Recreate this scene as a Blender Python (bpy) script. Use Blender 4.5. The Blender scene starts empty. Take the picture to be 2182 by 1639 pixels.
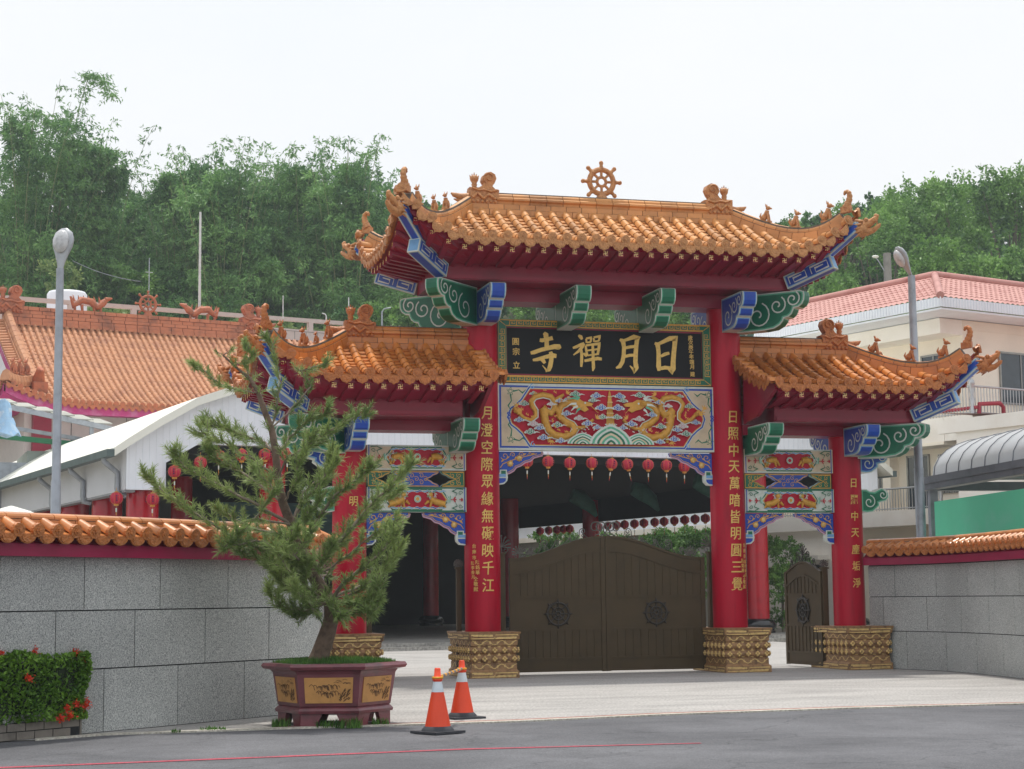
import bpy, bmesh, math, random
import numpy as np
from mathutils import Vector, Matrix
random.seed(7); RNG = np.random.default_rng(7)
C = bpy.context.scene.collection
SC = bpy.context.scene
R = math.radians
PI = math.pi
# ------------------------------------------------------------------ camera (world axes = the gate: x along it, y behind it)
FPX, PITCH, ROLL, CX0, CY0, YAW = 3810.9, .1186, -.011, 1.9808, 37.8675, .2615
cy_, sy_ = math.cos(YAW), math.sin(YAW)
def cw(X, Yd, z=0.0):
    """point X metres right of the camera and Yd metres ahead of it -> world"""
    X -= CX0; Yd -= CY0
    return Vector((X*cy_ + Yd*sy_, -X*sy_ + Yd*cy_, z))
CAM = cw(0, 0, 1.6)
cam = bpy.data.cameras.new('camera'); cam.sensor_width = 36; cam.lens = 36*FPX/2182
cam.clip_start = .5; cam.clip_end = 3000
camo = bpy.data.objects.new('camera', cam); C.objects.link(camo); SC.camera = camo
def tow(x, y, z): return Vector((x*cy_ + y*sy_, -x*sy_ + y*cy_, z))
cp_, sp_ = math.cos(PITCH), math.sin(PITCH); cr_, sr_ = math.cos(ROLL), math.sin(ROLL)
fw_ = tow(0, cp_, sp_); up0_ = tow(0, -sp_, cp_); rt0_ = tow(1, 0, 0)
rt_ = rt0_*cr_ + up0_*sr_; up_ = up0_*cr_ - rt0_*sr_
M3 = Matrix((rt_, up_, -fw_)).transposed()
camo.matrix_world = Matrix.Translation(CAM) @ M3.to_4x4()
def ray(u, v):
    a, b = u-1091, v-819.5
    return fw_*FPX + rt_*a - up_*b
def AZ(u, v, z=0.0):
    d = ray(u, v); return CAM + d*((z-1.6)/d.z)
def AD(u, v, dep):
    d = ray(u, v); return CAM + d*(dep/d.dot(tow(0, 1, 0)))
# ------------------------------------------------------------------ world, sun, exposure
SUN_EL, SUN_AZ = R(76), R(6)            # azimuth measured from +y towards +x
w = bpy.data.worlds.new('World'); SC.world = w; w.use_nodes = True
nt = w.node_tree; nt.nodes.clear()
out = nt.nodes.new('ShaderNodeOutputWorld')
sky = nt.nodes.new('ShaderNodeTexSky'); sky.sky_type = 'NISHITA'; sky.sun_disc = False
sky.sun_elevation = SUN_EL; sky.sun_rotation = SUN_AZ; sky.dust_density = 4; sky.air_density = 1.2
b1 = nt.nodes.new('ShaderNodeBackground'); b1.inputs[1].default_value = .09
nt.links.new(sky.outputs[0], b1.inputs[0])
# thin bright overcast: cloud brightness varies softly across the dome
tc = nt.nodes.new('ShaderNodeTexCoord'); mp = nt.nodes.new('ShaderNodeMapping'); mp.inputs['Scale'].default_value = (1, 1, 2.5)
nz = nt.nodes.new('ShaderNodeTexNoise'); nz.inputs['Scale'].default_value = 1.6; nz.inputs['Detail'].default_value = 5; nz.inputs['Roughness'].default_value = .55
cr = nt.nodes.new('ShaderNodeValToRGB')
cr.color_ramp.elements[0].position = .3; cr.color_ramp.elements[0].color = (.90, .94, 1.0, 1)
cr.color_ramp.elements[1].position = .65; cr.color_ramp.elements[1].color = (1.0, 1.0, 1.0, 1)
nt.links.new(tc.outputs['Generated'], mp.inputs[0]); nt.links.new(mp.outputs[0], nz.inputs[0]); nt.links.new(nz.outputs[0], cr.inputs[0])
b2 = nt.nodes.new('ShaderNodeBackground'); b2.inputs[1].default_value = .83
nt.links.new(cr.outputs[0], b2.inputs[0])
mx = nt.nodes.new('ShaderNodeMixShader'); mx.inputs[0].default_value = .85
nt.links.new(b1.outputs[0], mx.inputs[1]); nt.links.new(b2.outputs[0], mx.inputs[2]); nt.links.new(mx.outputs[0], out.inputs[0])
sl = bpy.data.lights.new('sun', 'SUN'); sl.energy = 2.2; sl.angle = R(4); sl.color = (1, .95, .87)
so = bpy.data.objects.new('sun', sl); C.objects.link(so)
sv = Vector((math.sin(SUN_AZ)*math.cos(SUN_EL), math.cos(SUN_AZ)*math.cos(SUN_EL), math.sin(SUN_EL)))
so.rotation_euler = (-sv).to_track_quat('-Z', 'Y').to_euler()
SC.view_settings.view_transform = 'Standard'; SC.view_settings.look = 'None'; SC.view_settings.gamma = 1
SC.view_settings.exposure = .44
SC.cycles.use_denoising = True
SC.cycles.max_bounces = 7; SC.cycles.volume_bounces = 0
SC.cycles.caustics_reflective = False; SC.cycles.caustics_refractive = False
SC.cycles.volume_step_rate = 4
# ------------------------------------------------------------------ materials
def S(r, g, b):
    f = lambda c: c/12.92 if c <= .04045 else ((c+.055)/1.055)**2.4
    return (f(r/255), f(g/255), f(b/255), 1)
MATS = {}
def mat(name, col, rough=.6, metal=0.0, var=.18, vscale=3.0, bump=0.0, bscale=30.0, spec=.5, coat=0.0, kind='noise', dirt=None, isl=0.0, mp_=None):
    if name in MATS: return MATS[name]
    m = bpy.data.materials.new(name); m.use_nodes = True; n = m.node_tree; L = n.links
    bs = n.nodes['Principled BSDF']
    bs.inputs['Roughness'].default_value = rough; bs.inputs['Metallic'].default_value = metal
    bs.inputs['Specular IOR Level'].default_value = spec
    if coat: bs.inputs['Coat Weight'].default_value = coat; bs.inputs['Coat Roughness'].default_value = .12
    t = n.nodes.new('ShaderNodeTexCoord')
    nz = n.nodes.new('ShaderNodeTexNoise'); nz.inputs['Scale'].default_value = vscale; nz.inputs['Detail'].default_value = 6; nz.inputs['Roughness'].default_value = .6
    if mp_:
        mpn = n.nodes.new('ShaderNodeMapping'); mpn.inputs['Scale'].default_value = mp_; L.new(t.outputs['Object'], mpn.inputs[0]); L.new(mpn.outputs[0], nz.inputs[0])
    else: L.new(t.outputs['Object'], nz.inputs[0])
    rp = n.nodes.new('ShaderNodeValToRGB'); e = rp.color_ramp.elements
    d = dirt or tuple(c*(1-var*1.6) for c in col[:3])
    e[0].position = .25; e[0].color = (*d[:3], 1)
    e[1].position = .75; e[1].color = (*[min(1, c*(1+var*.6)) for c in col[:3]], 1)
    mid = e.new(.5); mid.color = col
    L.new(nz.outputs[0], rp.inputs[0])
    if isl:     # each tile, brick or slab has its own tone
        ge = n.nodes.new('ShaderNodeNewGeometry'); mr = n.nodes.new('ShaderNodeMapRange'); mr.inputs[3].default_value = 1-isl; mr.inputs[4].default_value = 1+isl*.7; L.new(ge.outputs['Random Per Island'], mr.inputs[0])
        mm = n.nodes.new('ShaderNodeMix'); mm.data_type = 'RGBA'; mm.blend_type = 'MULTIPLY'; mm.inputs[0].default_value = 1; L.new(rp.outputs[0], mm.inputs[6]); L.new(mr.outputs[0], mm.inputs[7]); L.new(mm.outputs[2], bs.inputs['Base Color'])
    else: L.new(rp.outputs[0], bs.inputs['Base Color'])
    if bump:
        bn = n.nodes.new('ShaderNodeTexVoronoi' if kind == 'voronoi' else 'ShaderNodeTexNoise')
        bn.inputs['Scale'].default_value = bscale
        if kind != 'voronoi': bn.inputs['Detail'].default_value = 5
        L.new(t.outputs['Object'], bn.inputs[0])
        bp = n.nodes.new('ShaderNodeBump'); bp.inputs['Strength'].default_value = bump; bp.inputs['Distance'].default_value = .02
        L.new(bn.outputs[0], bp.inputs['Height']); L.new(bp.outputs[0], bs.inputs['Normal'])
    MATS[name] = m
    return m
def leafmat(name, col, col2, vscale=.5, rough=.55, trans=.25):
    m = bpy.data.materials.new(name); m.use_nodes = True; n = m.node_tree; L = n.links
    bs = n.nodes['Principled BSDF']; bs.inputs['Roughness'].default_value = rough; bs.inputs['Specular IOR Level'].default_value = .3
    t = n.nodes.new('ShaderNodeTexCoord'); nz = n.nodes.new('ShaderNodeTexNoise'); nz.inputs['Scale'].default_value = vscale; nz.inputs['Detail'].default_value = 3
    L.new(t.outputs['Object'], nz.inputs[0])
    at = n.nodes.new('ShaderNodeNewGeometry')
    ad = n.nodes.new('ShaderNodeMath'); ad.operation = 'MULTIPLY_ADD'; ad.inputs[1].default_value = .45; 
    L.new(at.outputs['Random Per Island'], ad.inputs[0]); 
    m2 = n.nodes.new('ShaderNodeMath'); m2.operation = 'MULTIPLY_ADD'; m2.inputs[1].default_value = 1.6; m2.inputs[2].default_value = -.5
    L.new(nz.outputs[0], m2.inputs[0]); L.new(m2.outputs[0], ad.inputs[2])
    rp = n.nodes.new('ShaderNodeValToRGB'); e = rp.color_ramp.elements
    e[0].position = .1; e[0].color = col; e[1].position = .95; e[1].color = col2
    L.new(ad.outputs[0], rp.inputs[0]); L.new(rp.outputs[0], bs.inputs['Base Color'])
    tr = n.nodes.new('ShaderNodeBsdfTranslucent'); L.new(rp.outputs[0], tr.inputs[0])
    ms = n.nodes.new('ShaderNodeMixShader'); ms.inputs[0].default_value = trans
    L.new(bs.outputs[0], ms.inputs[1]); L.new(tr.outputs[0], ms.inputs[2]); L.new(ms.outputs[0], n.nodes['Material Output'].inputs[0])
    MATS[name] = m
    return m
# ------------------------------------------------------------------ objects
def setp(o, label=None, cat=None, group=None, kind=None):
    if label: o['label'] = label
    if cat: o['category'] = cat
    if group: o['group'] = group
    if kind: o['kind'] = kind
    return o
def thing(name, label, cat, loc=(0, 0, 0), rz=0.0, group=None):
    o = bpy.data.objects.new(name, None); C.objects.link(o); o.empty_display_size = .2
    o.location = loc; o.rotation_euler = (0, 0, rz)
    return setp(o, label, cat, group)
def dup(root, loc=None, rz=None, label=None, group=None):
    r = root.copy(); C.objects.link(r)
    if loc is not None: r.location = loc
    if rz is not None: r.rotation_euler = (0, 0, rz)
    setp(r, label, None, group)
    for ch in list(root.children):
        c = ch.copy(); C.objects.link(c); c.parent = r
        for g in ch.children:
            d = g.copy(); C.objects.link(d); d.parent = c
    return r
class F:
    """a 2-D frame in space: (x, y, out)"""
    def __init__(s, o, ex, ey):
        s.o = Vector(o); s.ex = Vector(ex).normalized(); s.ey = Vector(ey).normalized(); s.en = s.ex.cross(s.ey)
    def __call__(s, x, y, n=0.0): return s.o + s.ex*x + s.ey*y + s.en*n
class CylF:
    """frame wrapped on the front of a vertical column of radius r"""
    def __init__(s, x, y, r): s.x, s.y, s.r = x, y, r
    def __call__(s, x, y, n=0.0):
        a = x/s.r; q = s.r+n
        return Vector((s.x+math.sin(a)*q, s.y-math.cos(a)*q, y))
class MB:
    def __init__(s, *mats): s.v = []; s.f = []; s.m = []; s.s = []; s.mats = list(mats)
    def mi(s, m):
        if isinstance(m, int): return m
        if m not in s.mats: s.mats.append(m)
        return s.mats.index(m)
    def face(s, pts, m=0, smooth=False):
        b = len(s.v); s.v.extend(tuple(p) for p in pts); s.f.append(tuple(range(b, b+len(pts)))); s.m.append(s.mi(m)); s.s.append(smooth)
    def add(s, vs, fs, m=0, smooth=False):
        b = len(s.v); s.v.extend(tuple(p) for p in vs); k = s.mi(m)
        for f in fs: s.f.append(tuple(i+b for i in f)); s.m.append(k); s.s.append(smooth)
    def box(s, x0, x1, y0, y1, z0, z1, m=0, fr=None):
        P = [(x, y, z) for x in (x0, x1) for y in (y0, y1) for z in (z0, z1)]
        if fr: P = [fr(*p) for p in P]
        s.add(P, [(0, 1, 3, 2), (4, 6, 7, 5), (0, 4, 5, 1), (2, 3, 7, 6), (0, 2, 6, 4), (1, 5, 7, 3)], m)
    def beam(s, a, b, wd, h, m=0, up=(0, 0, 1)):
        a, b = Vector(a), Vector(b); t = (b-a).normalized(); sd = t.cross(Vector(up)).normalized(); n = sd.cross(t)
        P = [p+sd*x*wd/2+n*y*h/2 for p in (a, b) for x, y in ((-1, -1), (1, -1), (1, 1), (-1, 1))]
        s.add(P, [(0, 1, 2, 3), (7, 6, 5, 4), (0, 4, 5, 1), (1, 5, 6, 2), (2, 6, 7, 3), (3, 7, 4, 0)], m)
    def prism(s, poly, fr, n0, n1, m=0, mside=None, back=True):
        k = len(poly); a = [fr(x, y, n0) for x, y in poly]; b = [fr(x, y, n1) for x, y in poly]
        ms = m if mside is None else mside
        s.face(b, m)
        if back: s.face(a[::-1], m)
        for i in range(k):
            j = (i+1) % k; s.face([a[i], a[j], b[j], b[i]], ms)
    def flat(s, poly, fr, n, m=0): s.face([fr(x, y, n) for x, y in poly], m)
    def ribbon(s, pts, wd, fr, n, m=0, closed=False, taper=False):
        P = [Vector((p[0], p[1])) for p in pts]; k = len(P); Lf = []; Rt = []
        for i in range(k):
            if closed: a, b = P[i-1], P[(i+1) % k]
            else: a, b = P[max(0, i-1)], P[min(k-1, i+1)]
            t = (b-a); t = t.normalized() if t.length > 1e-9 else Vector((1, 0)); q = Vector((-t.y, t.x))
            # mitre
            sc = 1.0
            if 0 < i < k-1 or closed:
                d1 = (P[i]-P[i-1]).normalized(); c = abs(d1.dot(t)); sc = 1/max(c, .5)
            ww = wd[i] if isinstance(wd, (list, tuple)) else wd
            if taper: ww *= 1-.75*i/(k-1)
            Lf.append(P[i]+q*ww/2*sc); Rt.append(P[i]-q*ww/2*sc)
        vs = [fr(p.x, p.y, n) for p in Lf]+[fr(p.x, p.y, n) for p in Rt]
        fs = [(i, k+i, k+i+1, i+1) for i in range(k-1)]
        if closed: fs.append((k-1, 2*k-1, k, 0))
        s.add(vs, fs, m)
    def rings(s, rings, m=0, smooth=True, closed=True, caps=True):
        k = len(rings[0]); vs = [p for r in rings for p in r]; fs = []
        for i in range(len(rings)-1):
            for j in range(k if closed else k-1):
                a = i*k+j; b = i*k+(j+1) % k; fs.append((a, b, b+k, a+k))
        s.add(vs, fs, m, smooth)
        if caps and closed:
            s.face(rings[0][::-1], m); s.face(rings[-1], m)
    def tube(s, pts, rad, m=0, seg=8, smooth=True, caps=True, flat=1.0, up=(0, 0, 1)):
        P = [Vector(p) for p in pts]; k = len(P); rr = []; upv = Vector(up); prev = None
        for i in range(k):
            t = (P[min(k-1, i+1)]-P[max(0, i-1)])
            t = t.normalized() if t.length > 1e-9 else Vector((0, 0, 1))
            if prev is None:
                a = t.cross(upv)
                if a.length < 1e-3: a = t.cross(Vector((1, 0, 0)))
                a.normalize()
            else:
                a = prev-t*prev.dot(t); a.normalize()
            prev = a; b = t.cross(a)
            r = rad[i] if isinstance(rad, (list, tuple)) else rad
            rr.append([P[i]+a*math.cos(2*PI*j/seg)*r*flat+b*math.sin(2*PI*j/seg)*r for j in range(seg)])
        s.rings(rr, m, smooth, True, caps)
    def lathe(s, prof, o, m=0, seg=24, smooth=True, sx=1.0, sy=1.0, fr=None, caps=True):
        o = Vector(o); rr = []
        for r, z in prof:
            ring = [Vector((math.cos(2*PI*j/seg)*r*sx, math.sin(2*PI*j/seg)*r*sy, z)) for j in range(seg)]
            rr.append([o+p if fr is None else o+fr(p) for p in ring])
        s.rings(rr, m, smooth, True, caps)
    def ball(s, c, r, m=0, seg=10, rg=6, fr=None):
        c = Vector(c); r = r if isinstance(r, (tuple, list)) else (r, r, r); rr = []
        for i in range(rg+1):
            a = PI*i/rg; a = min(max(a, .05), PI-.05)
            ring = []
            for j in range(seg):
                b = 2*PI*j/seg; p = Vector((math.sin(a)*math.cos(b)*r[0], math.sin(a)*math.sin(b)*r[1], -math.cos(a)*r[2]))
                ring.append(c+(fr @ p if fr else p))
            rr.append(ring)
        s.rings(rr, m, True)
    def glyph(s, ch, fr, x, y, size, n, depth=.01, m=0, bold=0.0, shear=0.0, sx=1.0):
        vs, fs = glyphmesh(ch, bold)
        b = [fr(x+(px+py*shear)*size*sx, y+py*size, n+(depth if pz > 0 else 0)) for px, py, pz in vs]
        s.add(b, fs, m)
    def build(s, name, parent=None, loc=None, weld=False):
        me = bpy.data.meshes.new(name); me.from_pydata(s.v, [], s.f)
        for m in s.mats: me.materials.append(m)
        me.polygons.foreach_set('material_index', s.m); me.polygons.foreach_set('use_smooth', s.s)
        me.update()
        o = bpy.data.objects.new(name, me); C.objects.link(o)
        if parent: o.parent = parent
        if loc is not None: o.location = loc
        return o
GC = {}
def glyphmesh(ch, bold=0.0):
    if (ch, bold) in GC: return GC[(ch, bold)]
    c = bpy.data.curves.new('glyph', 'FONT'); c.body = ch; c.extrude = .5; c.offset = bold; c.resolution_u = 2
    o = bpy.data.objects.new('glyph', c); C.objects.link(o)
    dg = bpy.context.evaluated_depsgraph_get(); ev = o.evaluated_get(dg); me = ev.to_mesh()
    bm = bmesh.new(); bm.from_mesh(me); ev.to_mesh_clear(); bpy.data.objects.remove(o); bpy.data.curves.remove(c)
    for k in range(1, 10):      # cut into strips so that the lettering can follow a round column
        bmesh.ops.bisect_plane(bm, geom=bm.verts[:]+bm.edges[:]+bm.faces[:], plane_co=(k*.1, 0, 0), plane_no=(1, 0, 0))
    bm.verts.index_update(); P = [v.co.copy() for v in bm.verts]; fs = [tuple(v.index for v in p.verts) for p in bm.faces]; bm.free()
    x0, x1 = min(p.x for p in P), max(p.x for p in P); y0, y1 = min(p.y for p in P), max(p.y for p in P)
    mx, my = (x0+x1)/2, (y0+y1)/2
    vs = [(p.x-mx, p.y-my, p.z) for p in P]     # centred, about 0.9 em
    GC[(ch, bold)] = (vs, fs)
    return GC[(ch, bold)]
def spiral(cx, cy, r0, turns, a0, sgn=1, n=22, r1=.15):
    return [(cx+math.cos(a0+sgn*2*PI*turns*i/n)*r0*(1-(1-r1)*i/n), cy+math.sin(a0+sgn*2*PI*turns*i/n)*r0*(1-(1-r1)*i/n)) for i in range(n+1)]
def inset(poly, d):
    P = [Vector(p) for p in poly]; k = len(P)
    A = sum(P[i].x*P[(i+1) % k].y-P[(i+1) % k].x*P[i].y for i in range(k)); sg = 1 if A > 0 else -1
    o = []
    for i in range(k):
        a = (P[i]-P[i-1]).normalized(); b = (P[(i+1) % k]-P[i]).normalized()
        na = Vector((-a.y, a.x))*sg; nb = Vector((-b.y, b.x))*sg; q = na+nb
        q = q.normalized() if q.length > 1e-6 else na
        o.append(tuple(P[i]+q*d/max(q.dot(na), .45)))
    return o
def lerp(a, b, t): return a+(b-a)*t
def interp(xs, ys, x):
    return float(np.interp(x, xs, ys))
# ================================================================== materials
tileA = mat('glazed_tile_sky_pale', S(205, 146, 86), .46, var=.2, vscale=1.6, bump=.12, bscale=9, coat=.12, isl=.17, dirt=S(160, 110, 64))  # main roof glaze paled in colour to carry the sky's reflection
tileB = mat('glazed_tile_amber', S(200, 125, 56), .4, var=.22, vscale=1.6, bump=.12, bscale=9, coat=.18, isl=.17, dirt=S(154, 94, 46))
ornA = mat('carved_tile_sky_pale', S(192, 136, 84), .5, var=.3, vscale=14, bump=.45, bscale=30, kind='voronoi', dirt=S(150, 88, 46), isl=.12)  # main roof ornaments share the paleness painted in for sky reflection
ornB = mat('carved_tile_amber', S(180, 108, 52), .48, var=.3, vscale=14, bump=.45, bscale=30, kind='voronoi', dirt=S(138, 70, 30), isl=.12)
mortar = mat('mortar', S(104, 98, 90), .9, var=.3, vscale=8)
red = mat('red_lacquer', S(180, 0, 42), .4, var=.2, vscale=1.4, coat=.06, spec=.28, bump=.03, bscale=3, mp_=(3, 3, .6))
maroon = mat('maroon_paint', S(142, 4, 46), .32, var=.16, vscale=1.6, coat=.15, spec=.35, bump=.05, bscale=5)
blue = mat('blue_paint', S(22, 72, 176), .4, var=.15, vscale=5)
blueL = mat('light_blue_paint', S(116, 168, 214), .45, var=.12, vscale=5)
green = mat('green_paint', S(14, 108, 78), .4, var=.16, vscale=5)
greenL = mat('light_green_paint', S(92, 172, 140), .45, var=.14, vscale=5)
trim = mat('white_trim_paint', S(206, 214, 206), .5, var=.1, vscale=6)
gold = mat('gold_paint', S(214, 160, 66), .45, metal=.1, var=.2, vscale=12)
goldtxt = mat('gold_leaf_lettering', S(228, 190, 104), .45, metal=.15, var=.16, vscale=16)
emblem = mat('bounce_brightened_gold', S(252, 226, 150), .5, var=.08)  # gold lightened in colour to stand in for ground bounce under the eaves
black = mat('black_lacquer', S(16, 18, 22), .6, spec=.3, var=.3, vscale=2)
cream = mat('cream_paint', S(214, 196, 168), .5, var=.12, vscale=5)
pink = mat('pink_paint', S(196, 150, 164), .5, var=.1)
bronze = mat('antique_gold_carving', S(158, 122, 84), .55, metal=.1, var=.35, vscale=9, bump=.7, bscale=26, dirt=S(84, 60, 44))
goldr = mat('rubbed_gold', S(226, 194, 128), .45, metal=.1, var=.3, vscale=18)
X3, Y3, Z3 = Vector((1, 0, 0)), Vector((0, 1, 0)), Vector((0, 0, 1))
FR = F((0, 0, 0), X3, Z3)            # gate elevation: (x, z, out towards the road)
# ================================================================== tile roofs
def fr_at(S_, u, t, e=.01):
    p = S_(u, t); ta = (S_(u, t+e)-S_(u, t-e)).normalized(); la = (S_(u+e, t)-S_(u-e, t)).normalized()
    n = la.cross(ta)
    if n.z < 0: n = -n
    n.normalize(); la = ta.cross(n)
    return p, ta, la, n
def tube_cap(mb, p, ta, la, n, r, m, pointed=True):
    ey = (Z3*.75+n*.35); ey = (ey-la*ey.dot(la)).normalized(); ex = la
    f = F(p+n*r*.35, ex, ey)
    if f.en.dot(ta) < 0: f = F(p+n*r*.35, -ex, ey)
    k = 1.12
    poly = [(math.cos(a)*r*k, math.sin(a)*r*k) for a in [R(-30+24*i) for i in range(11)]]
    if pointed: poly += [(-.62*r, -1.15*r), (0, -1.75*r), (.62*r, -1.15*r)]
    else: poly += [(-.45*r, -1.0*r), (.45*r, -1.0*r)]
    mb.prism(poly, f, -.02, .03, m)
    mb.prism([(math.cos(R(60*i))*r*.62, math.sin(R(60*i))*r*.62) for i in range(6)], f, .03, .042, m)
    mb.prism([(math.cos(R(60*i))*r*.26, math.sin(R(60*i))*r*.26) for i in range(6)], f, .042, .06, m)
def drip(mb, p, ta, la, n, wd, h, m, rnd=False):
    ey = (Z3*.8+n*.3); ey = (ey-la*ey.dot(la)).normalized()
    f = F(p+ta*.01, la, ey)
    if f.en.dot(ta) < 0: f = F(p+ta*.01, -la, ey)
    a = wd/2
    poly = [(-a, .02), (-a*.95, -.35*h), (-a*.62, -.78*h), (-.22*a, -.9*h), (0, -1.06*h), (.22*a, -.9*h), (.62*a, -.78*h), (a*.95, -.35*h), (a, .02), (a*.5, -.05), (0, -.07), (-a*.5, -.05)]
    if rnd: poly = [(-a*math.cos(PI*i/10), .02-1.1*h*math.sin(PI*i/10)) for i in range(11)]
    mb.prism(poly, f, -.015, .015, m)
    mb.prism([(x*.72, y*.72-.13*h) for x, y in poly[:9]], f, .015, .026, m)
def tile_field(mb, S_, us, t0, r, mt, mo, tl=.3, pan=.19, dh=.165, half=7, caps=True, pointed=True, t1=1.0, pd=.03):
    for u in us:
        a = t0(u)
        if a > .97: continue
        ln = (S_(u, t1)-S_(u, a)).length
        k = max(1, round(ln/tl)); j8 = random.uniform(-.004, .004)
        for j in range(k):
            A = a+(t1-a)*j/k; B = a+(t1-a)*(j+1)/k; rr = []
            for q, rad in ((0, .9), (.5, .97), (.93, 1.0), (1, 1.03)):
                p, ta, la, n = fr_at(S_, u, A+(B-A)*q)
                rr.append([p+la*(math.cos(PI*i/(half-1))*r*rad+j8)+n*(math.sin(PI*i/(half-1))*r*rad*1.05) for i in range(half)])
            mb.rings(rr, mt, True, False, False)
        if caps:
            p, ta, la, n = fr_at(S_, u, t1); tube_cap(mb, p, ta, la, n, r, mo, pointed)
    for u, v in zip(us, us[1:]):
        a = (t0(u)+t0(v))/2
        if min(t0(u), t0(v)) > .97: continue
        a = min(a, .97); um = (u+v)/2
        k = max(1, round((S_(um, t1)-S_(um, a)).length/pan))
        for j in range(k):
            A = a+(t1-a)*j/k; B = a+(t1-a)*(j+1)/k; r1 = []; r2 = []; r3 = []
            for i in range(5):
                x = u+(v-u)*i/4; sg = 1-((i-2)/2)**2; bb = min(t1, B+.012*sg)
                p, ta, la, n = fr_at(S_, x, A); r1.append(p-n*(.02*sg+pd))
                p, ta, la, n = fr_at(S_, x, bb); r2.append(p-n*(.02*sg+pd-.034)); r3.append(p-n*(.02*sg+.008+pd))
            mb.rings([r1, r2], mt, True, False, False); mb.rings([r2, r3], mt, False, False, False)
        if caps:
            p, ta, la, n = fr_at(S_, um, t1); drip(mb, p-Z3*.035, ta, la, n, abs(v-u)*.9, dh, mo, not pointed)
def brick_course(mb, P, t0, t1, k, prof, m, gap=.012, sub=2):
    for i in range(k):
        a, b = t0+(t1-t0)*i/k, t0+(t1-t0)*(i+1)/k
        ln = (P(b)-P(a)).length; g = gap/2/max(ln, .01)*(b-a); rr = []
        for j in range(sub+1):
            t = (a+g)+(b-a-2*g)*j/sub
            tg = (P(t+.004)-P(t-.004)).normalized(); sd = tg.cross(Z3).normalized(); up = sd.cross(tg)
            rr.append([P(t)+sd*x+up*y for x, y in prof])
        mb.rings(rr, m, False, True, True)
def sweep(mb, P, t0, t1, k, prof, m): brick_course(mb, P, t0, t1, 1, prof, m, 0, k)
def rect(w, z0, z1): return [(-w/2, z0), (w/2, z0), (w/2, z1), (-w/2, z1)]
def dome(w, z0, z1, k=5): return [(-w/2, z0), (w/2, z0)]+[(math.cos(PI*i/k)*w/2, z0+(z1-z0)*(.35+.65*math.sin(PI*i/k))) for i in range(k+1)]
class Roof:
    def __init__(s, xh, L, E, zr, ze, lift=.95, inner=None, sg=1):
        s.xh, s.L, s.E, s.zr, s.ze, s.lift, s.inner, s.sg = xh, L, E, zr, ze, lift, inner, sg
    def dx(s, x):
        if s.inner is not None: return max(0, (x-s.xh)/(s.L-s.xh))
        return max(0, (abs(x)-s.xh)/(s.L-s.xh))
    def H(s, x, y):
        dx, dy = s.dx(x), abs(y)/s.E; d = max(dx, dy)
        b = s.ze+(s.zr-s.ze)*(max(0, 1-d)**1.5)-(max(0, d-1)*.3)
        c = max(0, (min(dx, dy)-.2)/.8)
        return b+s.lift*c**2.1*d
    def P(s, x, y, dz=0.0): return Vector((s.sg*x, y, s.H(x, y)+dz))
    def hip(s, t, sy=-1, dz=0.0, sx=1): # t 0 ridge end .. 1 corner
        x, y = s.xh+(s.L-s.xh)*t, sy*s.E*t
        p = s.P(x, y, dz)
        if sx < 0: p.x = -p.x
        return p
def beast(mb, o, fw, s, m):
    fw = Vector(fw).normalized(); sd = fw.cross(Z3); M = Matrix((fw, sd, Z3)).transposed(); o = Vector(o)
    q = lambda x, y, z: o+M @ Vector((x*s, y*s, z*s))
    mb.box(-.34*s, .3*s, -.17*s, .17*s, -.05*s, .06*s, m, fr=lambda x, y, z: o+M @ Vector((x, y, z)))
    mb.ball(q(-.16, 0, .28), (.2*s, .16*s, .24*s), m, 8, 6, M)
    mb.tube([q(-.12, 0, .25), q(.02, 0, .5), q(.08, 0, .72)], [.2*s, .17*s, .12*s], m, 7)
    mb.ball(q(.14, 0, .86), (.17*s, .12*s, .13*s), m, 8, 6, M)
    mb.tube([q(.2, 0, .85), q(.38, 0, .8)], [.09*s, .05*s], m, 6)
    for e in (-1, 1):
        mb.tube([q(.05, e*.08, .95), q(0, e*.1, 1.14)], [.06*s, .01*s], m, 5)
        mb.tube([q(.1, e*.1, .5), q(.16, e*.11, .25), q(.18, e*.11, .04)], [.075*s, .055*s, .065*s], m, 6)
    mb.tube([q(-.3, 0, .15), q(-.42, 0, .4), q(-.34, 0, .62)], [.06*s, .07*s, .02*s], m, 5)
def dragon_head(mb, o, fw, s, m, up=Z3):
    fw = Vector(fw).normalized(); sd = fw.cross(up).normalized(); up = sd.cross(fw); M = Matrix((fw, sd, up)).transposed(); o = Vector(o)
    q = lambda x, y, z: o+M @ Vector((x*s, y*s, z*s))
    mb.tube([q(-.2, 0, 0), q(.12, 0, .03), q(.3, 0, .06)], [.3*s, .33*s, .24*s], m, 9)
    mb.tube([q(.2, 0, .16), q(.5, 0, .22), q(.78, 0, .32), q(.92, 0, .42)], [.24*s, .17*s, .12*s, .04*s], m, 8, flat=1.15)
    mb.tube([q(.15, 0, -.14), q(.5, 0, -.18), q(.82, 0, -.06), q(.9, 0, 0)], [.2*s, .13*s, .09*s, .03*s], m, 8, flat=1.15)
    mb.ball(q(.8, 0, .42), .1*s, m, 7, 5)
    for e in (-1, 1):
        mb.ball(q(.36, e*.19, .34), .11*s, m, 7, 5)
        mb.tube([q(.2, e*.15, .34), q(-.1, e*.22, .5), q(-.32, e*.2, .46)], [.08*s, .06*s, .015*s], m, 6)
        mb.tube([q(.74, e*.09, .24), q(.75, e*.09, .06)], [.035*s, .006*s], m, 5)
        mb.tube([q(.74, e*.06, -.05), q(.76, e*.06, .1)], [.03*s, .006*s], m, 5)
        for k in range(4):
            mb.tube([q(.1-.05*k, e*.26, .22-.14*k), q(-.2-.04*k, e*.36, .3-.2*k)], [.07*s, .012*s], m, 5)
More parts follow.
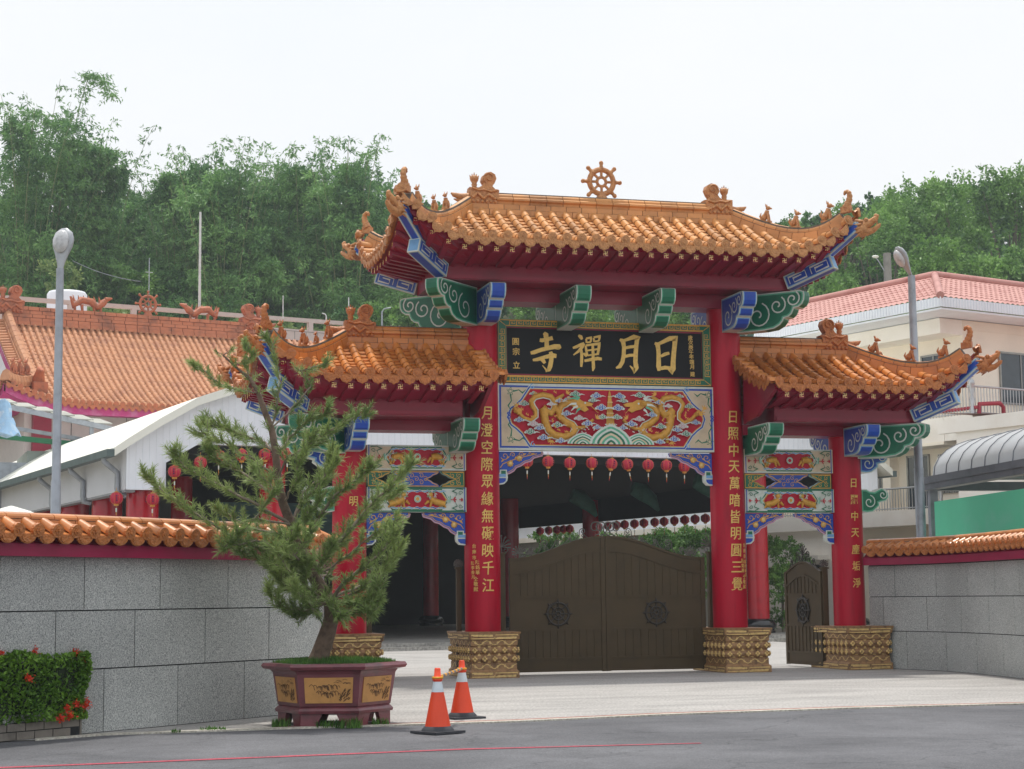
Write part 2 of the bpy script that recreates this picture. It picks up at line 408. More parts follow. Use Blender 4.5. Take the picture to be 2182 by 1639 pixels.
def horn(mb, o, ou, s, m):
    ou = Vector(ou).normalized(); o = Vector(o); q = lambda x, z: o+ou*x*s+Z3*z*s
    mb.box(-.3, .28, -.16, .16, -.18, .18, m, fr=lambda x, y, z: o+ou*x*s+ou.cross(Z3)*y*s+Z3*(z+.12*x)*s)
    path = [(-.02, .1), (.08, .3), (.17, .5), (.22, .7), (.2, .88), (.1, 1.0), (-.03, 1.0), (-.08, .9), (-.02, .84)]
    pts = []; rad = []
    for i in range(len(path)-1):
        for k in range(3):
            t = k/3; a, b = path[i], path[i+1]; pts.append(q(lerp(a[0], b[0], t), lerp(a[1], b[1], t)))
            z = (i*3+k)/24; rad.append(s*lerp(.24, .07, z**.8)*(1+.12*math.sin((i*3+k)*2.1)))
    mb.tube(pts, rad, m, 8, up=ou.cross(Z3), flat=1.0)
def acroterion(mb, x, y, z, sg, m, s=1.0):
    """ridge-end dragon: a carved block, a scroll curling in over the ridge, a jaw looking out and a flame"""
    f = F((x, y, z), (sg, 0, 0), Z3)          # x outwards
    blk = [(-.29, 0), (.3, 0), (.31, .12), (.3, .34), (.02, .34), (-.05, .4), (-.09, .5), (-.1, .56)]
    # outline (outwards +): scroll on the inner side
    sc = [(-.29, 0), (.29, 0), (.3, .36), (.1, .36), (.02, .4), (-.02, .46), (.02, .53), (0, .62), (-.07, .69), (-.17, .71), (-.26, .66), (-.29, .57), (-.25, .47), (-.2, .4), (-.26, .34), (-.34, .33), (-.29, .18)]
    mb.prism([(a*s, b*s) for a, b in sc], f, -.11*s, .11*s, m)
    for e in (1, -1): mb.prism([(-.29*s, .004), (.29*s, .004), (.29*s, .34*s), (-.33*s, .3*s)], f, e*.112*s, e*.184*s, m)
    for e in (1, -1):
        mb.tube([f(a*s, b*s, e*.115*s) for a, b in spiral(-.13, .58, .13, 1.4, R(-60), 1, 20)], .022*s, m, 5)
        mb.tube([f(a*s, b*s, e*.195*s) for a, b in [(-.25, .1), (-.1, .2), (.02, .1), (.15, .22), (.25, .12)]], .04*s, m, 5)
        mb.tube([f(a*s, b*s, e*.195*s) for a, b in [(-.28, .3), (-.15, .26), (0, .3), (.12, .28), (.24, .32)]], .025*s, m, 5)
        for i in range(6): mb.ball(f((-.24+.095*i)*s, .045*s, e*.19*s), .04*s, m, 6, 4)
    # jaw looking outwards
    mb.tube([f(.25*s, .16*s), f(.45*s, .16*s), f(.62*s, .2*s), f(.68*s, .24*s)], [.1*s, .075*s, .05*s, .015*s], m, 7)
    mb.tube([f(.3*s, .08*s), f(.5*s, .08*s), f(.62*s, .11*s)], [.06*s, .045*s, .012*s], m, 6)
    # flame jewel
    o = f(.17*s, .34*s)
    mb.lathe([(.03*s, 0), (.07*s, .02*s), (.05*s, .06*s), (.065*s, .1*s), (.05*s, .13*s), (.085*s, .19*s), (.1*s, .25*s), (.06*s, .29*s)], o, m, 9)
    for k in range(-2, 3):
        mb.tube([o+Vector((k*.025*s, 0, .22*s)), o+Vector((k*.05*s, 0, .36*s-abs(k)*.03*s))], [.035*s, .008*s], m, 5)
def corner_beam(mb, r, sx, sy, zoff, heads=True):
    """two stacked blue beams under a roof corner, with white key pattern"""
    L, E = r.L, r.E; d = Vector((sx*(L-r.xi), sy*(E-r.yi), 0)).normalized()
    I = Vector((sx*(r.xi-.06), sy*(r.yi+.02), r.zb+.16)); M = Vector((sx*lerp(r.xi, L, .62), sy*lerp(r.yi, E, .62), r.zb+.52)); O = Vector((sx*(L-.02), sy*(E-.02), r.ze+r.lift*.62-.02))
    for a, b, wd, h, key in ((I, M, .27, .30, True), (lerp(I, M, .72)+Z3*.19, O, .22, .2, False)):
        t = (b-a).normalized(); sd = t.cross(Z3).normalized(); up = sd.cross(t); ln = (b-a).length
        mb.beam(a, b, wd, h, trim)
        f1 = F((a+b)/2+sd*wd/2, t, up); f2 = F((a+b)/2-sd*wd/2, t, up); f3 = F((a+b)/2-up*h/2, t, sd)
        l2, h2 = ln/2-.025, h/2-.025
        for f, q in ((f1, 1 if f1.en.dot(sd) > 0 else -1), (f2, 1 if f2.en.dot(sd) < 0 else -1)):
            mb.flat([(-l2, -h2), (l2, -h2), (l2, h2), (-l2, h2)], f, q*.003, blueL)
            mb.flat([(-l2+.02, -h2+.02), (l2-.02, -h2+.02), (l2-.02, h2-.02), (-l2+.02, h2-.02)], f, q*.005, blue)
            if key:
                kk = ln/2*.86; hh = h2-.05
                for c in (-1, 1):
                    x0 = -kk+.02 if c < 0 else .06; x1 = -.06 if c < 0 else kk-.02
                    P = [(x0, -hh), (x0, hh), (x1, hh), (x1, -hh), (x0+.1, -hh), (x0+.1, hh*.25), (x1-.1, hh*.25)]
                    mb.ribbon(P, .022, f, q*.008, trim)
        q = 1 if f3.en.dot(up) < 0 else -1
        w2 = wd/2-.025
        mb.flat([(-l2, -w2), (l2, -w2), (l2, w2), (-l2, w2)], f3, q*.003, blueL)
        mb.flat([(-l2+.02, -w2+.02), (l2-.02, -w2+.02), (l2-.02, w2-.02), (-l2+.02, w2-.02)], f3, q*.005, blue)
        fe = F(b, sd, up); q = 1 if fe.en.dot(t) > 0 else -1
        mb.flat([(-w2, -h2), (w2, -h2), (w2, h2), (-w2, h2)], fe, q*.003, blueL)
    return O, (O-M).normalized(), d
def build_roof(r, gate, mt, mo, figs, sides):
    sg = r.sg; full = r.inner is None
    mb = MB(mt, mo)
    sp = .3085
    if full: us = [-r.L+.06+sp*i for i in range(int((2*r.L-.1)/sp)+1)]
    else: us = [r.inner+.1+sp*i for i in range(int((r.L-r.inner-.15)/sp)+1)]
    ya = .14
    for sy in (-1, 1):
        Sf = lambda u, t, sy=sy: r.P(u, sy*(ya+(r.E-ya)*t))
        tile_field(mb, Sf, us, lambda u: max(0, (r.dx(u)*r.E-ya)/(r.E-ya)), .086, mt, mo)
    ve = [-r.E+.1+(2*r.E-.2)/15*i for i in range(16)]
    for e in ((-1, 1) if full else (1,)):
        def Se(u, t, e=e):
            p = r.P(r.xh+(r.L-r.xh)*t, u); p.x *= e; return p
        tile_field(mb, Se, ve, lambda u: abs(u)/r.E, .086, mt, mo)
    if not full:   # inner verge: short tiles turned to face the main column
        for sy in (-1, 1):
            def Sv(u, t, sy=sy): return r.P(r.inner+.16-.3*t, sy*u)+Z3*.03
            vs = [.5+(r.E-.55)/7*i for i in range(8)]
            tile_field(mb, Sv, vs, lambda u: 0, .075, mt, mo)
    roof = mb.build('roof', gate)
    # ---- ridge
    mb = MB(mt, mortar)
    x0, x1 = (-r.xh-.02, r.xh+.02) if full else (r.inner+.1, r.xh+.05)
    zt = r.zr
    Pr = lambda t: Vector((sg*lerp(x0, x1, t), 0, zt))
    n = round((x1-x0)/.36)
    sweep(mb, Pr, .003, .997, 2, rect(.34, -.25, .058), mortar)
    brick_course(mb, Pr, 0, 1, n, rect(.42, -.17, -.055), mt); brick_course(mb, Pr, 0, 1, n+1, rect(.38, -.045, .06), mt)
    x0, x1 = (-r.xh+.5, r.xh-.5) if full else (r.inner+.1, r.xh-.35)
    n = round((x1-x0)/.36)
    sweep(mb, Pr, .003, .997, 2, rect(.25, .05, .32), mortar)
    brick_course(mb, Pr, 0, 1, n, [(-.17, .066), (.17, .066), (.18, .12), (.225, .15), (.225, .19), (.17, .22), (-.17, .22), (-.225, .19), (-.225, .15), (-.18, .12)], mt)
    brick_course(mb, Pr, 0, 1, n, dome(.32, .226, .335, 4), mt)
    mb.build('ridge', roof)
    ends = (-1, 1) if full else (1,)
    for e in ends:
        mb = MB(mo); acroterion(mb, sg*e*(r.xh-.24), 0, r.zr+.06, sg*e, mo, 1.0); mb.build('ridge_dragon', roof)
    # ---- hips
    for e in ends:
        for sy in (-1, 1):
            mb = MB(mt, mortar)
            P = lambda t, e=e, sy=sy: r.hip(t, sy, 0, e)
            sweep(mb, P, .02, .9, 10, rect(.16, -.14, .25), mortar)
            brick_course(mb, P, .01, .9, 9, rect(.24, -.12, .13), mt); brick_course(mb, P, .01, .9, 10, dome(.19, .14, .27, 4), mt)
            mb.build('hip_ridge', roof)
            mb = MB(mo); d = Vector((sg*e*(r.L-r.xh), sy*r.E, 0)).normalized()
            horn(mb, r.hip(.9, sy, .26, e), d, .38, mo); mb.build('tail_finial', roof)
            for t, sc in figs.get((e, sy), []):
                mb = MB(mo); o = r.hip(t, sy, .27, e); beast(mb, o, d, sc*1.3, mo); mb.build('guardian_beast', roof)
            mb = MB(trim, blueL, blue); O, t, d2 = corner_beam(mb, r, sg*e, sy, 0); cb = mb.build('corner_beam', roof)
            mb = MB(mo); dragon_head(mb, O+d2*.06-Z3*.12, (d2+Z3*.25), .46, mo); mb.build('dragon_head', roof)
    # ---- eaves: soffit boards, ring beam and rafters with gold emblems
    mb = MB(maroon, emblem)
    E1, L1, xi, yi, zi = r.E-.13, r.L-.1, r.xi, r.yi, r.zb+.32
    inn = None if full else r.inner+.12
    def Q(side, w_, s_):
        if side in ('f', 'b'):
            hi = lerp(L1, xi, s_); lo = -hi if full else lerp(inn, inn+.35, s_)
            x = lerp(lo, hi, w_); y = -lerp(E1, yi, s_); z = lerp(r.H(x*.995, r.E*.97)-.18, zi, s_)
            p = Vector((sg*x, y if side == 'f' else -y, z)); return p
        y = lerp(-1, 1, w_)*lerp(E1, yi, s_); x = lerp(L1, xi, s_); z = lerp(r.H(r.L*.985, y*.99)-.18, zi, s_)
        return Vector((sg*(x if side == 'e' else -x), y, z))
    sides_ = ['f', 'b', 'e']+(['w'] if full else [])
    for sd in sides_:
        g = [[Q(sd, i/28, j/3) for i in range(29)] for j in range(4)]
        mb.rings(g, maroon, False, False, False)
        top = [p+Z3*.17 for p in g[0]]; mb.rings([top, g[0]], maroon, False, False, False)   # fascia
        ext = [p+Z3*.12 for p in g[3]]; mb.rings([top, ext], maroon, False, False, False)
    # ring beam
    a0 = -xi if full else inn+.35
    lo, hi = sorted((sg*a0, sg*xi))
    mb.box(lo, hi, -yi, yi, r.zb, r.zb+.36, maroon)
    mb.box(lo+.03, hi-.03, -yi-.035, yi+.035, r.zb+.02, r.zb+.11, maroon)
    if not full:   # wedge-shaped boards closing the inner verge
        for sy in (-1, 1):
            pts = [(sg*(inn-.02), sy*.4, r.zb), (sg*(inn-.02), sy*yi, r.zb+.1), (sg*(inn-.02), sy*E1, r.ze-.12), (sg*(inn-.02), sy*E1, r.ze-.02)]+[(sg*(inn-.02), sy*r.E*q, r.H(r.inner+.2, r.E*q)-.03) for q in (.8, .6, .4, .2)]
            mb.prism([(p[1], p[2]) for p in pts], F((pts[0][0], 0, 0), Y3, Z3), -.04, .04, maroon)
    rs = .325
    def rafter(a, b, emb, ex):
        mb.beam(a+Z3*.03, b+Z3*.03, .11, .07, maroon); mb.beam(a, a+(b-a)*.06, .12, .13, maroon)
        if emb:
            f = F(a, ex, Z3); mb.glyph('卍', f, 0, 0, .106, .006, .004, emblem, bold=.02)
    n0, n1 = (-int(4.6/rs), int(4.6/rs)) if full else (1, int((r.L-r.inner-.2)/rs))
    for i in range(n0, n1+1):
        x = i*rs if full else r.inner+i*rs
        if abs(x) > L1-.16: continue
        ax = abs(x) if full else x
        s1 = 1.0 if ax < xi-.1 else max(.1, .82-(ax-xi)/(L1-xi))
        for sy, on in ((-1, True), (1, False)):
            z0 = r.H(x, r.E*.97)-.235; y0 = E1-.02; y1 = lerp(E1, yi, s1); z1 = lerp(r.H(x, r.E*.97)-.18, zi, s1)-.05
            rafter(Vector((sg*x, sy*(y0+.02), z0)), Vector((sg*x, sy*y1, z1)), on, X3)
    for e in ends:
        for i in range(-6, 7):
            y = i*rs
            if abs(y) > E1-.14: continue
            s1 = 1.0 if abs(y) < yi-.1 else max(.1, .82-(abs(y)-yi)/(E1-yi))
            z0 = r.H(r.L*.985, y)-.235; x1 = lerp(L1, xi, s1); z1 = lerp(r.H(r.L*.985, y)-.18, zi, s1)-.05
            rafter(Vector((sg*e*(L1), y, z0)), Vector((sg*e*x1, y, z1)), True, Y3*(sg*e))
    mb.build('eave', roof)
    return roof
gate = thing('temple_gate', 'red columned temple gateway with three orange tiled roofs and a black name board', 'gateway')
main = Roof(2.9, 4.95, 2.32, 9.80, 8.72); main.xi, main.yi, main.zb = 3.85, 1.08, 8.05
fg = {(-1, -1): [(.36, .25), (.52, .24), (.74, .27)], (1, -1): [(.3, .27), (.52, .27), (.76, .3)], (-1, 1): [(.4, .24), (.6, .24)], (1, 1): [(.4, .24), (.6, .24)]}
mroof = build_roof(main, gate, tileA, ornA, fg, None)
for sg in (-1, 1):
    sr = Roof(5.55, 7.68, 2.26, 6.88, 5.93, .92, inner=2.92, sg=sg); sr.xi, sr.yi, sr.zb = 6.68, 1.12, 5.24
    fs = {(1, -1): [(.22, .27), (.36, .17), (.5, .27), (.74, .27)] if sg < 0 else [(.24, .27), (.5, .26), (.74, .28)], (1, 1): [(.5, .25)]}
    build_roof(sr, gate, tileB, ornB, fs, None)
# the eight-spoked wheel on the main ridge
mb = MB(ornA); o = Vector((0, 0, 10.5))
def circ(r, n=28): return [o+Vector((math.cos(2*PI*i/n)*r, 0, math.sin(2*PI*i/n)*r)) for i in range(n+1)]
mb.tube(circ(.27), .06, ornA, 8, caps=False); mb.tube(circ(.1, 18), .035, ornA, 7, caps=False)
for k in range(8):
    a = PI/4*k+PI/2; d = Vector((math.cos(a), 0, math.sin(a)))
    mb.tube([o+d*.1, o+d*.27], .03, ornA, 6); mb.tube([o+d*.28, o+d*.35, o+d*.36, o+d*.42], [.065, .04, .035, .05], ornA, 7); mb.ball(o+d*.42, .048, ornA, 7, 5)
mb.lathe([(.16, -.46), (.13, -.36), (.1, -.3), (.08, -.24)], o, ornA, 12, sy=.8)
mb.build('dharma_wheel', mroof)
# ================================================================== columns
A_, B_ = 2.726, 5.509
def scroll_ribbon(mb, f, x0, x1, z, h, k, m, n, lw=.016):
    p = (x1-x0)/k
    mb.ribbon([(lerp(x0, x1, i/(k*10)), z+math.cos(PI*i/10)*h*.42) for i in range(k*10+1)], lw, f, n, m)
    for i in range(k):
        c = x0+p*(i+.5); e = 1 if i % 2 == 0 else -1
        mb.ribbon(spiral(c, z-(0)+e*0, h*.3, 1.0, R(90)*e, e, 12), lw*.8, f, n+.0015, m)
def key_ribbon(mb, f, x0, x1, z0, z1, k, m, n, lw=.013):
    p = (x1-x0)/k; zm = (z0+z1)/2; h = (z1-z0)/2
    for i in range(k):
        a, b = x0+p*i+.01, x0+p*(i+1)-.01; e = 1 if i % 2 else -1
        mb.ribbon([(b, zm+e*h*.15), (b, zm+e*h), (a, zm+e*h), (a, zm-e*h), (b-.03, zm-e*h), (b-.03, zm-e*h*.4), (a+.04, zm-e*h*.4)], lw, f, n, m)
def column_base(parent, x):
    W, Dp = .512, .957
    mb = MB(bronze, goldr)
    prof = [(.0, 1.0), (.13, 1.0), (.15, .95), (.165, .93), (.17, .92), (.29, .915), (.3, .9), (.315, .88), (.34, .93), (.385, .955), (.43, .93), (.455, .885), (.47, .875), (.485, .885), (.51, .93), (.555, .955), (.6, .93), (.625, .89), (.64, .9), (.65, .94), (.755, .95), (.765, .97), (.775, 1.0), (.87, 1.03), (.88, 1.05), (.918, 1.06)]
    rr = []
    for z, k in prof:
        o = (k-1)*.5
        rr.append([Vector((x+sx*(W+o), sy*(Dp+o), z)) for sx, sy in ((-1, -1), (1, -1), (1, 1), (-1, 1))])
    mb.rings(rr, bronze, False)
    for f, hw, off, nb in ((F((x, 0, 0), X3, Z3), W, Dp, 5), (F((x, 0, 0), -Y3, Z3), Dp, W, 9), (F((x, 0, 0), Y3, Z3), Dp, W, 9)):
        key_ribbon(mb, f, -hw+.03, hw-.03, .03, .105, max(2, nb//2), goldr, off+.004)
        scroll_ribbon(mb, f, -hw+.05, hw-.05, .235, .1, nb+1, goldr, off-.036)
        scroll_ribbon(mb, f, -hw+.05, hw-.05, .705, .1, nb+1, goldr, off-.02)
        key_ribbon(mb, f, -hw+.02, hw-.02, .79, .86, max(2, nb//2), goldr, off+.02)
        for z in (.385, .555):
            for i in range(nb):
                c = -hw+.1+(2*hw-.2)*i/(nb-1)
                mb.ball(f(c, z, off-.068), .078, bronze, 8, 6)
                for k in range(4):
                    a = PI/2*k; mb.ball(f(c+math.cos(a)*.032, z+math.sin(a)*.032, off+.004), (.026, .026, .026), goldr, 6, 4)
        for i in range(nb-1):
            c = -hw+.1+(2*hw-.2)*(i+.5)/(nb-1)
            for z, e in ((.47, 1), (.34, 1), (.615, -1)): mb.prism([(c-.035, z-.025*e), (c+.035, z-.025*e), (c, z+.035*e)], f, off-.09, off-.045, goldr)
    return mb.build('column_base', parent)
def column(x, r, ztop, chars, z0, z1, size, small=None, shear=.06):
    mb = MB(red)
    mb.lathe([(r*1.0, .91), (r*1.005, 1.6), (r, 3), (r*.985, 5), (r*.965, ztop)], (x, 0, 0), red, 48)
    c = mb.build('column', gate)
    column_base(c, x)
    tb = MB(goldtxt); f = CylF(x, 0, r*1.0)
    n = len(chars)
    for i, ch in enumerate(chars):
        z = lerp(z0, z1, i/(n-1))
        if ch != ' ': cb = MB(goldtxt); cb.glyph(ch, f, .03, z, size, .004, .008, goldtxt, bold=.008, shear=shear, sx=.9); cb.build('character', c)
    for ch, sx, z, sz in (small or []): tb.glyph(ch, f, sx, z, sz, .004, .005, goldtxt, bold=.01)
    if small: tb.build('inscription', c)
    return c
sm = [(ch, -.26, 2.66-.118*i, .095) for i, ch in enumerate('台南市')]
sm += [(ch, -.19, 2.33-.105*i, .095) for i, ch in enumerate('陳銘華')]+[(ch, -.295, 2.31-.095*i, .085) for i, ch in enumerate('陳李香月')]
sm += [(ch, -.23, z, .1) for ch, z in (('仝', 1.99), ('敬', 1.885), ('献', 1.78))]
smr = [(ch, -x, z, s_) for ch, x, z, s_ in sm]
column(-A_, .37, 7.95, '月澄空際眾緣無礙映千江', 5.4, 1.86, .30, sm)
column(A_, .37, 7.95, '日照中天萬暗皆明圓三覺', 5.4, 1.84, .30, smr)
column(-B_, .345, 5.3, '月明禪  寺', 4.0, 1.84, .22)
column(B_, .345, 5.3, '日麗中天塵垢淨', 4.0, 1.84, .22)
# ================================================================== lintels
mb = MB(maroon); mb.box(-2.95, 2.95, -.34, .34, 7.76, 8.045, maroon); mb.build('lintel', gate)
for sg in (-1, 1):
    lo, hi = sorted((sg*3.0, sg*5.9)); mb = MB(maroon); mb.box(lo, hi, -.32, .32, 5.02, 5.238, maroon); mb.build('lintel', gate)
# ================================================================== cloud brackets
def bracket(o, d, L, H, wd, ca, cb, s0):
    d = Vector(d).normalized(); f = F(o, d, Z3); w2 = wd/2
    pr = [(s0, 0), (L*.96, 0), (L, -.04*H), (L*1.005, -.14*H), (L*1.0, -.27*H), (L*.975, -.38*H), (L*.93, -.45*H), (L*.88, -.46*H), (L*.872, -.52*H), (L*.85, -.62*H), (L*.81, -.69*H), (L*.76, -.71*H), (L*.75, -.78*H), (L*.715, -.88*H), (L*.64, -.97*H), (L*.52, -1.0*H), (s0, -1.0*H)]
    mb = MB(trim, ca, cb)
    mb.prism(pr, f, -w2, w2, trim)
    i1 = inset(pr, .022); i2 = inset(pr, .05)
    for e in (-1, 1):
        mb.flat(i1, f, e*(w2+.003), ca); mb.flat(i2, f, e*(w2+.005), cb)
        for cx, cz, r_, a in ((.87, -.22, .16, 60), (.69, -.36, .19, 60), (.46, -.6, .27, 70)):
            sp = spiral(L*cx, H*cz, r_*H*1.35, 1.35, R(a), -1, 22, .12)
            mb.ribbon(sp, .032, f, e*(w2+.008), trim)
    for ids in ([1, 2, 3, 4, 5, 6], [7, 8, 9, 10], [11, 12, 13, 14, 15]):
        P = [Vector(pr[i]) for i in ids]
        for dd, mm, off in ((.016, ca, .003), (.036, cb, .006)):
            Q = list(P); 
            Q[0] = Q[0]+(Q[1]-Q[0]).normalized()*min(dd*.8, (Q[1]-Q[0]).length*.8); Q[-1] = Q[-1]+(Q[-2]-Q[-1]).normalized()*min(dd*.8, (Q[-2]-Q[-1]).length*.8)
            ra, rb = [], []
            for i, p in enumerate(Q):
                t = (Q[min(len(Q)-1, i+1)]-Q[max(0, i-1)]).normalized(); nn = Vector((t.y, -t.x))*-1
                nn = nn if nn.dot(Vector((1, -1))) > 0 else -nn
                q = p+nn*off; ra.append(f(q.x, q.y, -w2+dd)); rb.append(f(q.x, q.y, w2-dd))
            mb.rings([ra, rb], mm, False, False, False)
    return mb.build('cloud_bracket', gate)
for x in (-A_, A_):
    for sy in (-1, 1): bracket((x, 0, 7.95), (0, sy, 0), 1.55, .72, .32, blueL, blue, .34)
for x in (-.915, .915):
    for sy in (-1, 1): bracket((x, 0, 7.955), (0, sy, 0), 1.55, .74, .32, greenL, green, .0)
for sx in (-1, 1):
    for sy in (-1, 1):
        bracket((sx*A_, 0, 8.02), (sx*1.36, sy*1.42, 0), 1.95, .80, .3, greenL, green, .38)
        bracket((sx*B_, 0, 5.23), (sx*1.36, sy*1.42, 0), 1.9, .70, .3, greenL, green, .36)
        bracket((sx*B_, 0, 5.19), (0, sy, 0), 1.46, .62, .32, blueL, blue, .32)
        bracket((sx*3.28, 0, 5.19), (0, sy, 0), 1.46, .62, .34, greenL, green, .0)
# curled wings on the outer columns
def wing(sx, z, h, ca, cb):
    f = F((sx*(B_+.3), 0, z), (sx, 0, 0), Z3)
    pr = [(0, 0), (.14, 0), (.22, -.04), (.33, -.05), (.42, .0), (.5, .03), (.6, .0), (.67, -.08), (.67, -.18), (.6, -.26), (.5, -.28), (.44, -.3), (.45, -.36), (.38, -.42), (.28, -.5), (.14, -.52), (0, -.5)]
    pr = [(a, b*h/.5) for a, b in pr]
    mb = MB(trim, ca, cb); mb.prism(pr, f, -.12, .12, trim)
    for e in (-1, 1):
        mb.flat(inset(pr, .02), f, e*.123, ca); mb.flat(inset(pr, .05), f, e*.125, cb)
        mb.ribbon(spiral(.2, -.28*h/.5, .15, 1.3, R(80), -1, 22), .024, f, e*.128, trim)
        mb.ribbon(spiral(.53, -.12*h/.5, .11, 1.3, R(80), -1, 20), .022, f, e*.128, trim)
    mb.build('cloud_wing', gate)
for sx in (-1, 1): wing(sx, 4.69, .44, blueL, blue); wing(sx, 3.88, .5, greenL, green)
# ================================================================== name board
def SG(px, py):      # board measured on its elevation -> metres
    return (px-1062)/391.0, 7.42-(py-(85+(px-125)*.0242))/(555-(px-125)*.0035)*1.34
mb = MB(green, gold, maroon)
x0, x1, z0, z1 = -2.38, 2.38, 6.08, 7.42; ix, iz0, iz1 = 2.19, 6.235, 7.265
for a, b, c, d in ((x0, x1, iz1, z1), (x0, x1, z0, iz0), (x0, -ix, iz0, iz1), (ix, x1, iz0, iz1)): mb.box(a, b, -.12, .11, c, d, green)
def rectpts(a, b, c, d): return [(a, c), (b, c), (b, d), (a, d)]
mb.ribbon(rectpts(x0+.018, x1-.018, z0+.018, z1-.018), .018, FR, .123, gold, closed=True)
mb.ribbon(rectpts(-ix-.018, ix+.018, iz0-.018, iz1+.018), .018, FR, .123, gold, closed=True)
mb.ribbon(rectpts(-ix+.012, ix-.012, iz0+.012, iz1-.012), .024, FR, .09, maroon, closed=True)
def keyrun(a, b, k, f):
    """running key pattern between two points of a band; f maps (along, across) to the board"""
    p = (b-a)/k
    for i in range(k):
        s0 = a+p*i
        P = [(0, 0), (.12, 0), (.12, 1), (.88, 1), (.88, .28), (.38, .28), (.38, .62), (.64, .62)]
        if i % 2: pass
        mb.ribbon([f(s0+p*x, y) for x, y in P], .0115, FR, .1235, gold)
hb = .08
keyrun(-2.14, 2.14, 28, lambda s, t: (s, iz1+.038+t*hb)); keyrun(-2.14, 2.14, 28, lambda s, t: (s, z0+.038+t*hb))
for sg in (-1, 1):
    keyrun(6.28, 7.22, 7, lambda s, t, sg=sg: (sg*(2.34-t*.105), s))
    for zc, zi in ((z1, iz1), (z0, iz0)): mb.ribbon([(sg*(x1-.03), zc+(.03 if zc == z0 else -.03)), (sg*(ix+.03), zi+(-.03 if zc == z0 else .03))], .014, FR, .1245, gold)
frame = mb.build('board_frame', gate)
mb = MB(black); mb.box(-ix, ix, -.085, .1, iz0, iz1, black); board = mb.build('name_board', gate); frame.parent = board
mb = MB(goldtxt)
strk = [  # brush strokes of the four big characters, (x, y, width) on the board elevation
 # temple
 [(528, 205, 26), (545, 222, 44), (550, 260, 40), (552, 300, 38), (550, 345, 40)],
 [(492, 268, 30), (510, 272, 32), (560, 262, 30), (604, 250, 36)],
 [(412, 384, 26), (440, 378, 34), (500, 356, 34), (560, 340, 36), (620, 326, 42), (655, 330, 50), (666, 346, 26)],
 [(430, 446, 20), (470, 440, 30), (540, 418, 32), (600, 404, 40), (634, 410, 34)],
 [(582, 372, 30), (592, 400, 38), (588, 450, 38), (578, 500, 40), (566, 530, 34), (550, 538, 18), (512, 492, 6)],
 [(496, 440, 16), (520, 452, 34), (534, 474, 24)],
 # zen
 [(826, 226, 18), (846, 240, 34), (858, 262, 20)],
 [(776, 338, 18), (806, 328, 26), (850, 306, 26), (876, 300, 30)],
 [(872, 296, 28), (856, 330, 28), (826, 366, 24), (780, 400, 10)],
 [(848, 352, 24), (852, 400, 26), (850, 460, 28), (846, 505, 18)],
 [(866, 384, 14), (884, 398, 28), (894, 414, 16)],
 [(892, 256, 16), (896, 292, 18)], [(892, 254, 16), (936, 246, 20), (932, 284, 16)], [(896, 290, 14), (934, 284, 14)],
 [(958, 248, 16), (962, 284, 18)], [(958, 244, 16), (1012, 234, 22), (1002, 276, 16)], [(962, 280, 14), (1004, 274, 14)],
 [(886, 316, 18), (892, 360, 22), (900, 408, 20)], [(888, 316, 18), (950, 306, 20), (1006, 300, 26), (1000, 350, 24), (990, 398, 22)],
 [(900, 360, 14), (990, 348, 16)], [(902, 404, 14), (990, 392, 16)],
 [(874, 452, 22), (930, 440, 26), (990, 430, 30), (1026, 436, 24)],
 [(948, 306, 22), (950, 380, 26), (950, 450, 28), (952, 510, 30), (944, 542, 10)],
 # moon
 [(1186, 262, 22), (1214, 276, 40), (1222, 330, 36), (1218, 400, 36), (1206, 460, 36), (1182, 500, 34), (1148, 514, 14)],
 [(1206, 276, 22), (1260, 258, 28), (1310, 238, 40), (1340, 248, 40), (1332, 300, 38), (1324, 380, 40), (1320, 460, 40), (1326, 510, 44), (1312, 538, 30), (1270, 494, 8)],
 [(1226, 338, 24), (1270, 328, 26), (1316, 322, 26)], [(1222, 414, 24), (1270, 402, 26), (1312, 400, 26)],
 # sun
 [(1494, 292, 22), (1520, 306, 40), (1526, 370, 38), (1526, 440, 40), (1524, 500, 44), (1526, 540, 24)],
 [(1516, 304, 24), (1570, 280, 32), (1630, 250, 40), (1676, 250, 46), (1672, 300, 42), (1662, 380, 42), (1654, 460, 44), (1652, 520, 48), (1640, 550, 28), (1610, 528, 10)],
 [(1546, 410, 22), (1580, 392, 30), (1622, 380, 24)], [(1530, 520, 30), (1580, 510, 32), (1640, 516, 30)],
]
for i, st in enumerate(strk):
    P = []; W = []
    for k in range((len(st)-1)*4+1):          # smooth the stroke
        j = min(k//4, len(st)-2); t = k/4-j; a, b = st[j], st[j+1]
        P.append(SG(lerp(a[0], b[0], t), lerp(a[1], b[1], t))); W.append(lerp(a[2], b[2], t)/400)
    mb.ribbon(P, W, FR, .092+i*.0006, goldtxt)
for i, ch in enumerate('歲次庚午年端月建'):
    px, py = [(1815, 243), (1817, 284), (1818, 329), (1820, 372), (1822, 412), (1824, 458), (1825, 503), (1828, 567)][i]
    x, z = SG(px, py); mb.glyph(ch, FR, x, z, .112, .087, .006, goldtxt, bold=.012)
for ch, px, py in (('圓', 286, 283), ('宗', 289, 370), ('立', 291, 488)):
    x, z = SG(px, py); mb.glyph(ch, FR, x, z, .165, .087, .006, goldtxt, bold=.014)
mb.build('lettering', board)
